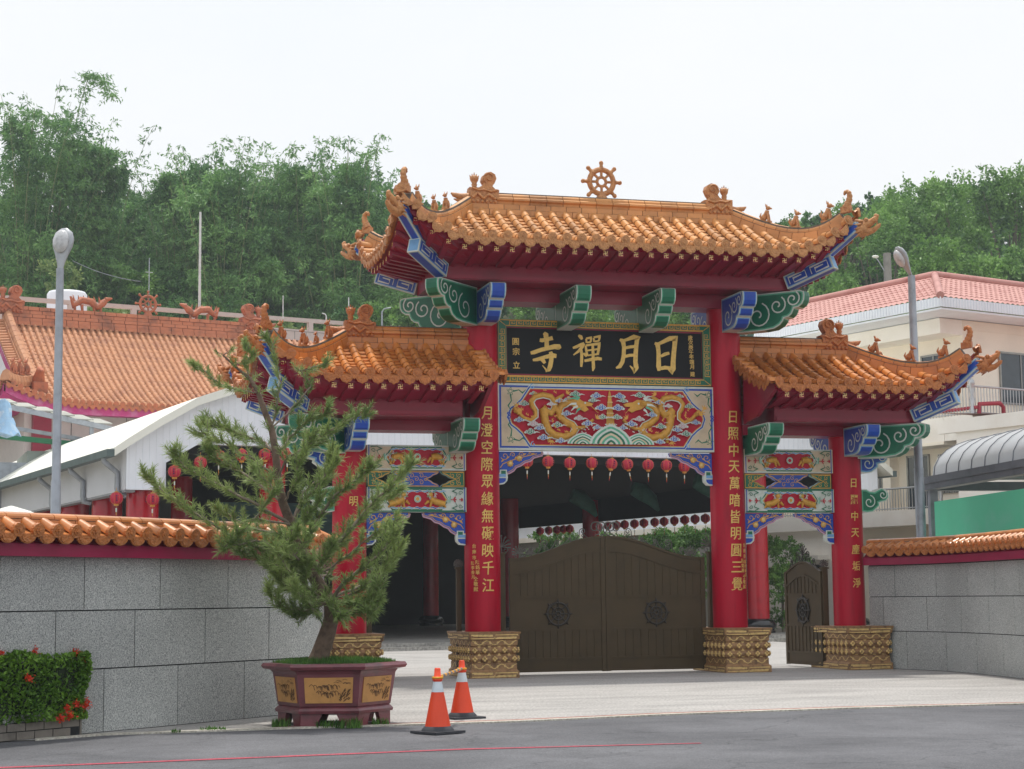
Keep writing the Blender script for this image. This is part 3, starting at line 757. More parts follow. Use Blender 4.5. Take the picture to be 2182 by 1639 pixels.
# ================================================================== dragon panel
mb = MB(trim, blue, cream, red, gold, green, blueL, pink, goldr)
PB, PT = 4.655, 6.06; PW = 2.42
mb.box(-PW, PW, -.15, .1, PB, PT, trim)
n_ = .152
mb.flat(rectpts(-PW+.05, PW-.05, PB+.045, PT-.045), FR, n_, blue); mb.flat(rectpts(-PW+.09, PW-.09, PB+.085, PT-.085), FR, n_+.001, cream)
zc = (PB+PT)/2
def DP(px, py): return (px-1076)/394.6, PT-(py-(645+(px-120)*.0183))/(590-(px-120)*.0145)*(PT-PB)
hh = (PT-PB)/2
oct_ = [(-2.14, 0), (-2.09, .14), (-1.98, .22), (-1.86, .33), (-1.8, .42), (-1.69, hh-.12), (1.69, hh-.12), (1.8, .42), (1.86, .33), (1.98, .22), (2.09, .14), (2.14, 0), (2.09, -.14), (1.98, -.22), (1.86, -.33), (1.8, -.42), (1.69, -hh+.12), (-1.69, -hh+.12), (-1.8, -.42), (-1.86, -.33), (-1.98, -.22), (-2.09, -.14)]
oc = [(x, z+zc) for x, z in oct_]
def grow(p, d): return inset(p, -d)
for d, m, k in ((.075, trim, 2), (.06, blue, 3), (.03, trim, 4), (.015, gold, 5), (0, red, 6)): mb.flat(grow(oc, d) if d else oc, FR, n_+.001*k, m)
cnt = [0]
def nx(): cnt[0] += 1; return n_+.008+.0003*cnt[0]
def cloud(x, z, s, m, mir=1):
    for dx, dz, r_ in ((0, 0, 1), (.9, .15, .75), (-.85, .1, .7), (.2, .7, .7), (1.5, -.1, .45), (-1.5, -.15, .45)):
        q = [(x+mir*(dx+math.cos(2*PI*i/10)*r_)*s, z+(dz+math.sin(2*PI*i/10)*r_*.8)*s) for i in range(10)]
        mb.flat(q, FR, nx(), trim)
    for dx, dz, r_ in ((0, 0, .8), (.9, .15, .55), (-.85, .1, .5), (.2, .7, .5)):
        q = [(x+mir*(dx+math.cos(2*PI*i/10)*r_)*s, z+(dz+math.sin(2*PI*i/10)*r_*.8)*s) for i in range(10)]
        mb.flat(q, FR, nx(), m)
        mb.ribbon(spiral(x+mir*dx*s, z+dz*s, r_*s*.62, 1.1, R(90), mir, 10), .012, FR, nx(), trim)
    mb.ribbon([(x+mir*1.4*s, z-.1*s), (x+mir*2.3*s, z+.1*s), (x+mir*3.4*s, z-.15*s)], [.03, .022, .004], FR, nx(), trim)
for k, (px, py, s, m) in enumerate([(430, 740, .035, green), (350, 830, .045, green), (790, 745, .05, green), (730, 790, .04, blue), (970, 760, .05, blue), (940, 800, .04, green), (300, 975, .045, blue), (420, 1010, .05, pink), (470, 1045, .045, blue), (390, 1080, .05, green), (500, 1130, .05, blue), (620, 1020, .05, green), (810, 960, .045, pink), (880, 1005, .05, blue), (700, 920, .045, blue), (1010, 950, .045, green), (1000, 870, .055, blue), (960, 1040, .04, blue), (640, 810, .04, blue), (640, 1160, .045, blue), (560, 840, .035, pink)]):
    x, z = DP(px, py)
    for sg in (1, -1): cloud(sg*x, z, s*1.3, m, sg)
for cx, rr_, zz in ((-.62, .34, .24), (.62, .34, .24), (0, .47, .42)):      # pale green sea mounds
    for j in range(9):
        k = 1-j/9; m = (trim, greenL, trim, green, cream, greenL, trim, green, cream)[j]; zf = PB+.125
        q = [(cx+math.cos(PI*i/20)*rr_*k, zf+zz*k*(math.sin(PI*i/20)*(1-.28*abs(math.cos(PI*i/20)))+.03*abs(math.sin(i*1.5)))) for i in range(21)]
        mb.flat(q, FR, nx(), m)
for i in range(46):
    x = random.uniform(-.75, .75); z = PB+.34+abs(.75-abs(x))*.12+random.uniform(0, .14)
    mb.flat([(x+math.cos(2*PI*k/6)*.013, z+math.sin(2*PI*k/6)*.013) for k in range(6)], FR, nx(), trim)
tw = [DP(*p) for p in [(1056, 1040), (1066, 900), (1076, 790), (1084, 728), (1092, 716), (1100, 728), (1108, 790), (1118, 900), (1134, 1040)]]
mb.prism(tw, FR, n_+.02, n_+.035, gold)
for i in range(6):
    z = lerp(tw[0][1], tw[3][1], (i+.6)/6.5); wv = lerp(.1, .035, (i+.6)/6.5); mb.prism([(.045-wv*1.15, z), (.045+wv*1.15, z), (.045+wv, z+.025), (.045-wv, z+.025)], FR, n_+.03, n_+.042, goldr)
bodyA = [(262, 890), (300, 905), (345, 955), (405, 975), (448, 940), (446, 890), (420, 850), (410, 810), (440, 770), (510, 752), (580, 768), (612, 815), (610, 870), (580, 910), (535, 895), (505, 860)]
bodyB = [(512, 870), (520, 930), (532, 1000), (560, 1065), (610, 1105), (690, 1120), (760, 1095), (788, 1050), (760, 1015), (700, 985), (655, 940), (645, 890), (670, 845), (720, 822), (790, 812)]
def dragon(sg):
    for body, w0, w1 in ((bodyA, 22, 50), (bodyB, 52, 44)):
        B = [DP(*p) for p in body]; k = len(B)
        W = [lerp(w0, w1, i/(k-1))/394.6*1.22 for i in range(k)]
        o = n_+.022+(0 if body is bodyA else .004)
        pts = [(sg*x, z) for x, z in B]
        mb.tube([FR(x, z, o) for x, z in pts], [a*.56 for a in W], gold, 8, up=(0, -1, 0), flat=1)
        for i in range(1, k-1):                      # dorsal fins and pale belly plates
            a, b = Vector(pts[i-1]), Vector(pts[i+1]); t = (b-a).normalized(); q = Vector((-t.y, t.x))*sg
            p = Vector(pts[i]); r_ = W[i]*.55
            for o2 in (-.018, .012):
                p2 = p+t*o2*1.3; mb.flat([tuple(p2+q*r_-t*.022), tuple(p2+q*(r_+.045)-t*.02), tuple(p2+q*r_+t*.02)], FR, nx()+.02, gold)
        mb.ribbon([(x, z) for x, z in [tuple(Vector(pts[i])-Vector((-(Vector(pts[min(k-1, i+1)])-Vector(pts[max(0, i-1)])).normalized().y, (Vector(pts[min(k-1, i+1)])-Vector(pts[max(0, i-1)])).normalized().x))*sg*W[i]*.52) for i in range(2, k-1)]], .022, FR, n_+.06, trim)
    q = lambda px, py: (sg*DP(px, py)[0], DP(px, py)[1])
    hd = [q(*p) for p in [(770, 790), (820, 785), (860, 810), (905, 815), (945, 830), (925, 850), (880, 850), (905, 880), (870, 900), (830, 880), (790, 870), (760, 850)]]
    mb.prism(hd, FR, n_+.03, n_+.06, gold)
    for a, b in (((800, 790), (720, 765)), ((790, 800), (700, 800)), ((780, 860), (720, 905)), ((800, 880), (760, 930)), ((770, 840), (690, 860))):
        mb.ribbon([q(*a), q(lerp(a[0], b[0], .5), lerp(a[1], b[1], .5)-10), q(*b)], [.05, .04, .004], FR, nx()+.05, random.choice([greenL, trim, greenL]))
    mb.flat([(q(845, 832)[0]+math.cos(2*PI*i/8)*.022, q(845, 832)[1]+math.sin(2*PI*i/8)*.022) for i in range(8)], FR, nx()+.06, trim)
    mb.ribbon([q(890, 850), q(930, 890), q(960, 920), q(968, 900)], [.016, .012, .008, .002], FR, nx()+.04, gold)
    for leg in (([(770, 1040), (840, 1040), (900, 1010), (945, 965)]), ([(590, 1090), (560, 1120), (555, 1160)]), ([(620, 800), (660, 770), (690, 748)]), ([(300, 905), (272, 880), (262, 860)])):
        mb.tube([FR(*q(*p), n_+.03) for p in leg], [.055]+[.045]*(len(leg)-2)+[.03], gold, 7, up=(0, -1, 0))
        e = leg[-1]; d = Vector((e[0]-leg[-2][0], e[1]-leg[-2][1])).normalized()
        for a in (-60, -25, 15, 55):
            v = Vector((d.x*math.cos(R(a))-d.y*math.sin(R(a)), d.x*math.sin(R(a))+d.y*math.cos(R(a))))*38
            mb.ribbon([q(*e), q(e[0]+v.x, e[1]+v.y)], [.04, .006], FR, nx()+.03, gold)
    for a in (-50, -20, 10, 40): # tail flames
        mb.ribbon([q(300, 905), q(300-55*math.cos(R(a)), 905-10-55*math.sin(R(a)))], [.06, .004], FR, nx()+.02, gold)
    for p in ([(500, 930), (520, 975), (590, 985)], [(745, 1060), (730, 1110), (760, 1070), (740, 1030)]): mb.ribbon([q(*t) for t in p], [.02]*(len(p)-1)+[.004], FR, n_+.075, trim)
for sg in (1, -1):
    dragon(sg)
    for sz in (1, -1):                                # floral corners
        x, z = sg*2.2, zc+sz*.5
        for k in range(5):
            a = 2*PI*k/5; mb.ribbon(spiral(x+math.cos(a)*.05, z+math.sin(a)*.05, .035, 1, a, 1, 8), .012, FR, nx()-.004, green)
        mb.ribbon([(x+sg*.0, z-sz*.06), (x-sg*.02, z-sz*.2), (x+sg*.05, z-sz*.3), (x+sg*.0, z-sz*.4)], [.035, .02, .03, .004], FR, nx()-.004, green)
        mb.ribbon([(x-sg*.06, z), (x-sg*.18, z+sz*.03), (x-sg*.26, z-sz*.03), (x-sg*.34, z+sz*.04)], [.035, .02, .03, .004], FR, nx()-.004, green)
        mb.ribbon(spiral(sg*1.72, zc+sz*(hh-.1), .06, 1, R(90), 1, 10), .02, FR, nx(), blueL)
    mb.ribbon(spiral(sg*2.25, zc+.03, .05, 1.1, R(-90), 1, 10), .02, FR, nx(), blue); mb.ribbon(spiral(sg*2.25, zc-.04, .05, 1.1, R(90), -1, 10), .02, FR, nx(), blue)
mb.build('dragon_panel', gate)
# ================================================================== small panels, openwork and corner brackets of the side bays
def lion_panel(sg, zb, zt, crest):
    mb = MB(cream if crest else trim, green, gold, red, blueL, blue, goldr, trim, greenL)
    xa, xb = 3.085, 5.165; xm = (xa+xb)/2; zm = (zb+zt)/2; h = (zt-zb)/2; hw = (xb-xa)/2
    q = lambda pts: [(sg*(xm+x), zm+z) for x, z in pts]
    lo, hi = sorted((sg*xa, sg*xb)); base = cream if crest else trim
    mb.box(lo, hi, -.12, .1, zb, zt, base)
    mb.ribbon(q([(-hw+.02, -h+.015), (hw-.02, -h+.015), (hw-.02, h-.015), (-hw+.02, h-.015)]), .02, FR, .1215, trim if crest else green, closed=True)
    for sx in (-1, 1): mb.ribbon(q([(sx*(hw-.04), -h), (sx*(hw-.04), h)]), .02, FR, .1225, blue)
    lz = [(-hw+.36, 0), (-hw+.52, h-.03), (hw-.52, h-.03), (hw-.36, 0), (hw-.52, -h+.03), (-hw+.52, -h+.03)]
    for d, m, k in ((0, green, 1), (.028, trim, 2), (.04, gold, 3), (.062, red, 4)): mb.flat(q(inset(lz, d) if d else lz), FR, .121+.0012*k, m)
    c = [0]
    def nn(): c[0] += 1; return .128+.0004*c[0]
    for e in (-1, 1):                                      # cloud streaks
        for k in range(7):
            x = -.52+k*.165; mb.ribbon(q([(x-.09, e*(h-.085)), (x-.03, e*(h-.07)), (x+.03, e*(h-.095)), (x+.1, e*(h-.08))]), [.02, .04, .036, .012], FR, nn(), trim)
            mb.ribbon(q([(x-.08, e*(h-.085)), (x-.03, e*(h-.072)), (x+.03, e*(h-.095)), (x+.09, e*(h-.08))]), [.008, .024, .02, .006], FR, nn(), blue if k % 2 else blueL)
    for e in (-1, 1):                                      # two lions facing the middle
        L_ = lambda pts: [FR(sg*(xm+e*x), zm+z, .14) for x, z in pts]
        if crest:
            mb.tube(L_([(.5, .0), (.4, .03), (.3, .02)]), [.06, .075, .06], gold, 8, up=(0, -1, 0)); hx, hz = .47, .02
            for x, z in ((.22, -.1), (.3, -.12), (.5, -.12), (.57, -.14)): mb.tube(L_([(x*.6+.16, -.0), (x, z)]), [.04, .016], gold, 6, up=(0, -1, 0))
        else:
            mb.tube(L_([(.58, -.09), (.4, -.05), (.28, .02)]), [.06, .07, .06], gold, 8, up=(0, -1, 0)); hx, hz = .27, .1
            for x, z in ((.16, -.1), (.27, -.15), (.48, -.15), (.6, -.16)): mb.tube(L_([(x*.6+.14, -.03), (x, z)]), [.04, .018], gold, 6, up=(0, -1, 0))
        mb.ball(FR(sg*(xm+e*hx), zm+hz, .142), (.065, .03, .06), gold, 9, 6)
        for k in range(9):
            a = 2*PI*k/9; x, z = hx+math.cos(a)*.08+.03, hz+math.sin(a)*.07
            mb.ribbon([(sg*(xm+e*a_), zm+b_) for a_, b_ in spiral(x, z, .03, 1, a, 1, 8)], .012, FR, nn()+.03, greenL if k % 2 else trim)
        for k in range(4): mb.ribbon([(sg*(xm+e*(.62+.02*k)), zm-.06), (sg*(xm+e*(.66+.01*k)), zm+.0+.02*k), (sg*(xm+e*(.6+.03*k)), zm+.09)], [.02, .024, .004], FR, nn()+.01, greenL if k % 2 else trim)
        # foliage of the panel ends
        for s2 in (-1, 1):
            P = lambda pts: [(sg*(xm+e*x), zm+s2*z) for x, z in pts]
            mb.ribbon(P([(hw-.07, h-.04), (hw-.2, h-.03), (hw-.3, h-.08), (hw-.2, h-.12), (hw-.24, h-.2)]), [.02, .014, .022, .016, .006], FR, nn(), green)
            mb.ribbon(P(spiral(hw-.13, h-.12, .05, 1.2, R(0), 1, 10)), .012, FR, nn(), green)
        for k, x in enumerate((hw-.28, hw-.12)):
            s3 = (.055, .035)[k]
            for a in (-50, 0, 50): mb.ribbon([(sg*(xm+e*x), zm), (sg*(xm+e*(x+math.cos(R(a))*s3*1.2)), zm+math.sin(R(a))*s3*1.2)], [.012, .03], FR, nn(), red)
            mb.ribbon([(sg*(xm+e*(x-s3)), zm), (sg*(xm+e*x), zm)], [.02, .008], FR, nn(), red)
    for r_, m in ((.075, trim), (.065, greenL), (.055, trim), (.04, red)): mb.flat([(sg*xm+math.cos(2*PI*i/14)*r_, zm+.01+math.sin(2*PI*i/14)*r_) for i in range(14)], FR, nn()+.02, m if crest else (gold if m is red else m))
    mb.build('lion_panel', gate)
def openwork(sg):
    """three pierced boards with two cusped openings between them"""
    zb, zt = 3.885, 4.205; h = (zt-zb)/2; zm = (zt+zb)/2; xm = 4.125
    def X(pts): return [(sg*(xm+x), zm+z) for x, z in pts]
    cusp = [(0, h), (.05, h*.8), (.1, h*.62), (.16, h*.5), (.2, h*.3), (.27, 0)]     # an opening's quarter outline
    mb = MB(blue, gold, pink)
    c1 = [(x, z) for x, z in cusp]
    mid = [(-.42, h), (.42, h)]+[(.42-x*.9, z) for x, z in cusp[1:]][::1]
    right = [(.3, h), (.36, h*.72), (.44, h*.55), (.5, h*.32), (.56, 0), (.5, -h*.32), (.44, -h*.55), (.36, -h*.72), (.3, -h)]
    # middle board
    poly = [(x-.0, z) for x, z in [(-.3, h), (.3, h)]]+[(.36, h*.75), (.42, h*.3), (.5, 0), (.42, -h*.3), (.36, -h*.75)]
    mid = [(.3, h), (.25, h*.7), (.2, h*.45), (.18, 0)]
    M_ = [(-.34, h), (.34, h), (.27, h*.66), (.22, h*.5), (.2, h*.25), (.13, 0), (.2, -h*.25), (.22, -h*.5), (.27, -h*.66), (.34, -h)]
    M_ = M_+[(-x, z) for x, z in M_[::-1] if abs(z) < h*.99]
    M_ = [(.4, h), (.33, h*.62), (.25, h*.45), (.2, h*.2), (.13, 0), (.2, -h*.2), (.25, -h*.45), (.33, -h*.62), (.4, -h), (-.4, -h), (-.33, -h*.62), (-.25, -h*.45), (-.2, -h*.2), (-.13, 0), (-.2, h*.2), (-.25, h*.45), (-.33, h*.62), (-.4, h)]
    M_ = [(x*1.0+(.11 if x > 0 else -.11), z) for x, z in M_]
    mb.prism(X(M_), FR, -.06, .06, blue)
    mb.ribbon(X(inset(M_, .018)), .018, FR, .063, gold, closed=True)
    for cx, cz in ((-.1, .07), (.1, .07), (-.1, -.07), (.1, -.07), (0, 0), (-.19, 0), (.19, 0)): mb.ribbon(X(spiral(cx, cz, .058, 1.2, R(45), 1, 12)), .011, FR, .066, gold)
    mb.build('pierced_board', gate)
    for e in (-1, 1):
        mb = MB(green, gold)
        P = [(1.02, h), (.5, h), (.57, h*.62), (.65, h*.45), (.7, h*.2), (.8, 0), (.7, -h*.2), (.65, -h*.45), (.57, -h*.62), (.5, -h), (1.02, -h)]
        P = [(e*x, z) for x, z in P]
        mb.prism(X(P), FR, -.06, .06, green); mb.ribbon(X(inset(P, .018)), .018, FR, .063, gold, closed=True)
        for cx, cz in ((.76, .08), (.9, .08), (.76, -.08), (.9, -.08), (.88, 0)): mb.ribbon(X(spiral(e*cx, cz, .055, 1.2, R(45), e, 12)), .011, FR, .066, gold)
        mb.build('pierced_board', gate)
def spandrel(xc, e, zt, W, H):
    """blue carved corner bracket; xc column face, e direction towards the opening"""
    P = [(0, 0), (W, 0), (W*.98, -.1*H), (W*.9, -.13*H), (W*.8, -.17*H), (W*.72, -.27*H), (W*.6, -.32*H), (W*.5, -.42*H), (W*.4, -.47*H), (W*.34, -.58*H), (W*.24, -.66*H), (W*.14, -.68*H), (0, -.68*H)]
    X = lambda pts: [(xc+e*x, zt+z) for x, z in pts]
    mb = MB(blue, pink, gold, trim, green, blueL, goldr)
    mb.prism(X(P), FR, -.05, .06, blue)
    mb.ribbon(X([(x, z-.012) for x, z in P[1:]]), .028, FR, .064, pink); mb.ribbon(X([(x-.02, z+.018) for x, z in P[1:]]), .012, FR, .066, gold)
    # foot with a green and blue tongue
    a, b, z = .02, .22*W if W < .95 else .2, -.68*H
    for pts, m, k in (([(.03, -.56*H), (.18, -.56*H), (.18, -.75*H), (.03, -.75*H)], trim, 0), ([(.055, -.59*H), (.155, -.59*H), (.155, -.72*H), (.055, -.72*H)], green, 1), ([(0, -.78*H), (.2, -.78*H), (.19, -.9*H), (.12, -1.0*H), (0, -1.02*H)], trim, 0), ([(0, -.82*H), (.16, -.82*H), (.15, -.9*H), (.1, -.96*H), (0, -.98*H)], blue, 1), ([(0, -.66*H), (.19, -.66*H), (.2, -.8*H), (0, -.8*H)], trim, 2), ([(0, -.69*H), (.15, -.69*H), (.16, -.78*H), (0, -.78*H)], blueL, 3)):
        if k in (0, 2): mb.prism(X(pts), FR, -.06+.001*k, .07+.002*k, m)
        else: mb.flat(X(pts), FR, .073+.002*k, m)
    st = [(.04, -.5*H), (.1*W, -.38*H), (.28*W, -.28*H), (.45*W, -.2*H), (.62*W, -.14*H), (.86*W, -.06*H)]
    mb.ribbon(X(st), .016, FR, .068, gold)
    for t, sz in ((.22, 1), (.42, 1)):
        cx, cz = W*t+.04, -H*(.56-.85*t)
        mb.ball(FR(*X([(cx, cz)])[0], .07), (.05, .02, .05), goldr, 8, 5)
        for k in range(8):
            a = 2*PI*k/8; mb.ball(FR(*X([(cx+math.cos(a)*.05, cz+math.sin(a)*.05)])[0], .068), (.022, .012, .022), gold, 6, 4)
    for cx, cz, s_, dr in ((.12, -.14, .09, 1), (.5, -.08, .06, -1), (.68, -.06, .05, 1), (.3, -.1, .06, -1)): mb.ribbon(X(spiral(cx*W+.02, cz*H, s_*min(1, W), 1.2, R(200), dr, 14)), .013, FR, .0685, gold)
    for cx, cz in ((.36, -.2), (.55, -.1), (.74, -.08), (.06, -.3), (.18, -.2)): mb.ribbon(X([(cx*W, cz*H-.02), (cx*W+.03, cz*H+.015), (cx*W+.07, cz*H+.03)]), [.004, .035, .004], FR, .0695, gold)
    mb.build('corner_bracket', gate)
for sg in (-1, 1):
    lion_panel(sg, 4.225, 4.735, True); openwork(sg); lion_panel(sg, 3.365, 3.87, False)
    spandrel(sg*2.38, -sg, 4.63, .97, .68)
    spandrel(sg*3.1, sg, 3.345, .9, .65); spandrel(sg*5.16, -sg, 3.345, .9, .65)
# ================================================================== ground
def groundmat(name, col, col2, rough, sc, detail, bump, streak=None, speck=None):
    m = bpy.data.materials.new(name); m.use_nodes = True; n = m.node_tree; L = n.links; bs = n.nodes['Principled BSDF']; bs.inputs['Roughness'].default_value = rough; bs.inputs['Specular IOR Level'].default_value = .25
    t = n.nodes.new('ShaderNodeTexCoord'); mp = n.nodes.new('ShaderNodeMapping'); mp.inputs['Scale'].default_value = streak or (1, 1, 1); L.new(t.outputs['Object'], mp.inputs[0])
    a = n.nodes.new('ShaderNodeTexNoise'); a.inputs['Scale'].default_value = sc; a.inputs['Detail'].default_value = detail; a.inputs['Roughness'].default_value = .62; L.new(mp.outputs[0], a.inputs[0])
    r = n.nodes.new('ShaderNodeValToRGB'); e = r.color_ramp.elements; e[0].position = .3; e[0].color = col; e[1].position = .7; e[1].color = col2; L.new(a.outputs[0], r.inputs[0])
    b = n.nodes.new('ShaderNodeTexNoise'); b.inputs['Scale'].default_value = speck or 90; b.inputs['Detail'].default_value = 3; L.new(t.outputs['Object'], b.inputs[0])
    mx = n.nodes.new('ShaderNodeMix'); mx.data_type = 'RGBA'; mx.blend_type = 'OVERLAY'; mx.inputs[0].default_value = .55
    r2 = n.nodes.new('ShaderNodeValToRGB'); r2.color_ramp.elements[0].position = .35; r2.color_ramp.elements[0].color = (.25, .25, .25, 1); r2.color_ramp.elements[1].position = .65; r2.color_ramp.elements[1].color = (.75, .75, .75, 1)
    L.new(b.outputs[0], r2.inputs[0]); L.new(r.outputs[0], mx.inputs[6]); L.new(r2.outputs[0], mx.inputs[7]); L.new(mx.outputs[2], bs.inputs['Base Color'])
    st = n.nodes.new('ShaderNodeTexNoise'); st.inputs['Scale'].default_value = .55; st.inputs['Detail'].default_value = 9; st.inputs['Roughness'].default_value = .7; st.inputs['Distortion'].default_value = 1.2; L.new(mp.outputs[0], st.inputs[0])
    sr = n.nodes.new('ShaderNodeMapRange'); sr.inputs[1].default_value = .3; sr.inputs[2].default_value = .56; sr.inputs[3].default_value = .74; sr.inputs[4].default_value = 1.03; L.new(st.outputs[0], sr.inputs[0])
    m3 = n.nodes.new('ShaderNodeMix'); m3.data_type = 'RGBA'; m3.blend_type = 'MULTIPLY'; m3.inputs[0].default_value = 1; L.new(mx.outputs[2], m3.inputs[6]); L.new(sr.outputs[0], m3.inputs[7]); L.new(m3.outputs[2], bs.inputs['Base Color'])
    bp = n.nodes.new('ShaderNodeBump'); bp.inputs['Strength'].default_value = bump; bp.inputs['Distance'].default_value = .01; L.new(b.outputs[0], bp.inputs['Height']); L.new(bp.outputs[0], bs.inputs['Normal'])
    return m
def cracks(m):
    n = m.node_tree; L = n.links; bs = n.nodes['Principled BSDF']; src = bs.inputs['Base Color'].links[0].from_socket
    t = n.nodes.new('ShaderNodeTexCoord'); nz = n.nodes.new('ShaderNodeTexNoise'); nz.inputs['Scale'].default_value = 1.7; nz.inputs['Detail'].default_value = 6; L.new(t.outputs['Object'], nz.inputs[0])
    ad = n.nodes.new('ShaderNodeMix'); ad.data_type = 'RGBA'; ad.blend_type = 'ADD'; ad.inputs[0].default_value = .9; L.new(t.outputs['Object'], ad.inputs[6]); L.new(nz.outputs[1], ad.inputs[7]); ad.clamp_result = False
    vo = n.nodes.new('ShaderNodeTexVoronoi'); vo.feature = 'DISTANCE_TO_EDGE'; vo.inputs['Scale'].default_value = .33; L.new(ad.outputs[2], vo.inputs['Vector'])
    mr = n.nodes.new('ShaderNodeMapRange'); mr.inputs[1].default_value = .0; mr.inputs[2].default_value = .009; mr.inputs[3].default_value = .62; mr.inputs[4].default_value = 1; L.new(vo.outputs['Distance'], mr.inputs[0])
    mx = n.nodes.new('ShaderNodeMix'); mx.data_type = 'RGBA'; mx.blend_type = 'MULTIPLY'; mx.inputs[0].default_value = .8; L.new(src, mx.inputs[6]); L.new(mr.outputs[0], mx.inputs[7]); L.new(mx.outputs[2], bs.inputs['Base Color'])
asph = groundmat('asphalt', S(90, 91, 95), S(114, 115, 119), .9, .35, 9, .5, None, 70)
cracks(asph)
pave = groundmat('pavement_concrete', S(160, 158, 156), S(181, 179, 176), .8, .9, 8, .2, (.5, 1.6, 1), 26)
soil = groundmat('earth', S(120, 112, 96), S(140, 134, 116), .95, .4, 6, .4, None, 14)
def sheet(name, poly, z, m, kind='structure'):
    mb = MB(m); mb.face([(x, y, z) for x, y in poly], m); o = mb.build(name); setp(o, kind=kind); return o
sheet('ground', [(-900, -400), (900, -400), (900, 1200), (-900, 1200)], -.03, soil)
edge = [(-60, -14.6), (-14, -14.3), (-11.64, -13.98), (-10.8, -13.45), (-8.71, -13.32), (-7.27, -13.33), (-5.62, -13.3), (-3.47, -12.85), (-.59, -12.6), (2.07, -12.75), (8, -13.1), (60, -14)]
rd = sheet('road', edge+[(60, -60), (-60, -60)], -.008, asph)
sheet('pavement', edge[2:-1]+[(12, -13.3), (14, 60), (-14, 60), (-14, -14.0)], 0.0, pave)
kerbm = groundmat('kerb_concrete', S(176, 172, 160), S(206, 202, 190), .85, 1.2, 6, .3, None, 30)
mb = MB(kerbm); mb.rings([[Vector((x, y+a, z)) for a, z in ((-.03, -.02), (-.03, .012), (.13, .012), (.13, -.02))] for x, y in edge[2:]], kerbm, False); setp(mb.build('kerb'), kind='structure')
tilem = groundmat('red_paving_tiles', S(150, 104, 96), S(172, 130, 120), .8, 2, 6, .3, None, 20)
mb = MB(tilem); mb.ribbon([(x, y+.26) for x, y in edge[4:]], .22, lambda x, y, n: Vector((x, y, n)), .005, tilem); setp(mb.build('paving_strip'), kind='structure')
redl = groundmat('red_road_paint', S(196, 74, 92), S(150, 90, 100), .8, 2.5, 8, .2, None, 30)
mb = MB(redl); mb.ribbon([(-40, -17.62), (-11.98, -17.47), (-9.23, -17.28), (-7.19, -17.12), (-4.6, -17.36)], [.13, .13, .14, .13, .08], lambda x, y, n: Vector((x, y, n)), -.003, redl); setp(mb.build('road_marking'), kind='structure')
# ================================================================== granite walls with tiled copings
def granite(name, c0, c1, c2):
    m = bpy.data.materials.new(name); m.use_nodes = True; n = m.node_tree; L = n.links; bs = n.nodes['Principled BSDF']; bs.inputs['Roughness'].default_value = .7; bs.inputs['Specular IOR Level'].default_value = .3
    t = n.nodes.new('ShaderNodeTexCoord'); v = n.nodes.new('ShaderNodeTexNoise'); v.inputs['Scale'].default_value = 66; v.inputs['Detail'].default_value = 8; v.inputs['Roughness'].default_value = .78; L.new(t.outputs['Object'], v.inputs[0])
    r = n.nodes.new('ShaderNodeValToRGB'); e = r.color_ramp.elements; e[0].position = .36; e[0].color = c0; e[1].position = .64; e[1].color = c2; q = e.new(.5); q.color = c1; L.new(v.outputs[0], r.inputs[0])
    s_ = n.nodes.new('ShaderNodeTexNoise'); s_.inputs['Scale'].default_value = .7; s_.inputs['Detail'].default_value = 5; L.new(t.outputs['Object'], s_.inputs[0])
    mr = n.nodes.new('ShaderNodeMapRange'); mr.inputs[1].default_value = .3; mr.inputs[2].default_value = .7; mr.inputs[3].default_value = .82; mr.inputs[4].default_value = 1.1; L.new(s_.outputs[0], mr.inputs[0]); ge = n.nodes.new('ShaderNodeNewGeometry'); m4 = n.nodes.new('ShaderNodeMapRange'); m4.inputs[3].default_value = .94; m4.inputs[4].default_value = 1.05; L.new(ge.outputs['Random Per Island'], m4.inputs[0]); m5 = n.nodes.new('ShaderNodeMath'); m5.operation = 'MULTIPLY'; L.new(mr.outputs[0], m5.inputs[0]); L.new(m4.outputs[0], m5.inputs[1]); mr = m5; mq = n.nodes.new('ShaderNodeMapping'); mq.inputs['Scale'].default_value = (1, 1, .8); L.new(t.outputs['Object'], mq.inputs[0]); L.new(mq.outputs[0], s_.inputs[0])
    mx = n.nodes.new('ShaderNodeMix'); mx.data_type = 'RGBA'; mx.blend_type = 'MULTIPLY'; mx.inputs[0].default_value = 1; L.new(r.outputs[0], mx.inputs[6]); L.new(mr.outputs[0], mx.inputs[7]); L.new(mx.outputs[2], bs.inputs['Base Color'])
    return m
gran = granite('granite', S(86, 91, 93), S(168, 171, 169), S(226, 228, 223))
joint = mat('dark_joint', S(38, 40, 42), .9)
tileW = mat('wall_tile_glaze', S(200, 128, 68), .34, var=.16, vscale=3, bump=.1, bscale=10, coat=.25, isl=.18)
ornW = mat('wall_tile_relief', S(186, 114, 58), .44, var=.25, vscale=20, bump=.6, bscale=40, kind='voronoi')
magenta = mat('magenta_band', S(150, 26, 70), .4, var=.2, vscale=1.5, spec=.35)
def path_at(pts):
    P = [Vector((p[0], p[1])) for p in pts]; d = [0]
    for a, b in zip(P, P[1:]): d.append(d[-1]+(b-a).length)
    def f(s):
        s2 = min(max(s, 0), d[-1])
        i = max(j for j in range(len(d)-1) if d[j] <= s2+1e-9); u = (s-d[i])/(d[i+1]-d[i])
        return P[i]+(P[i+1]-P[i])*u
    return f, d[-1]
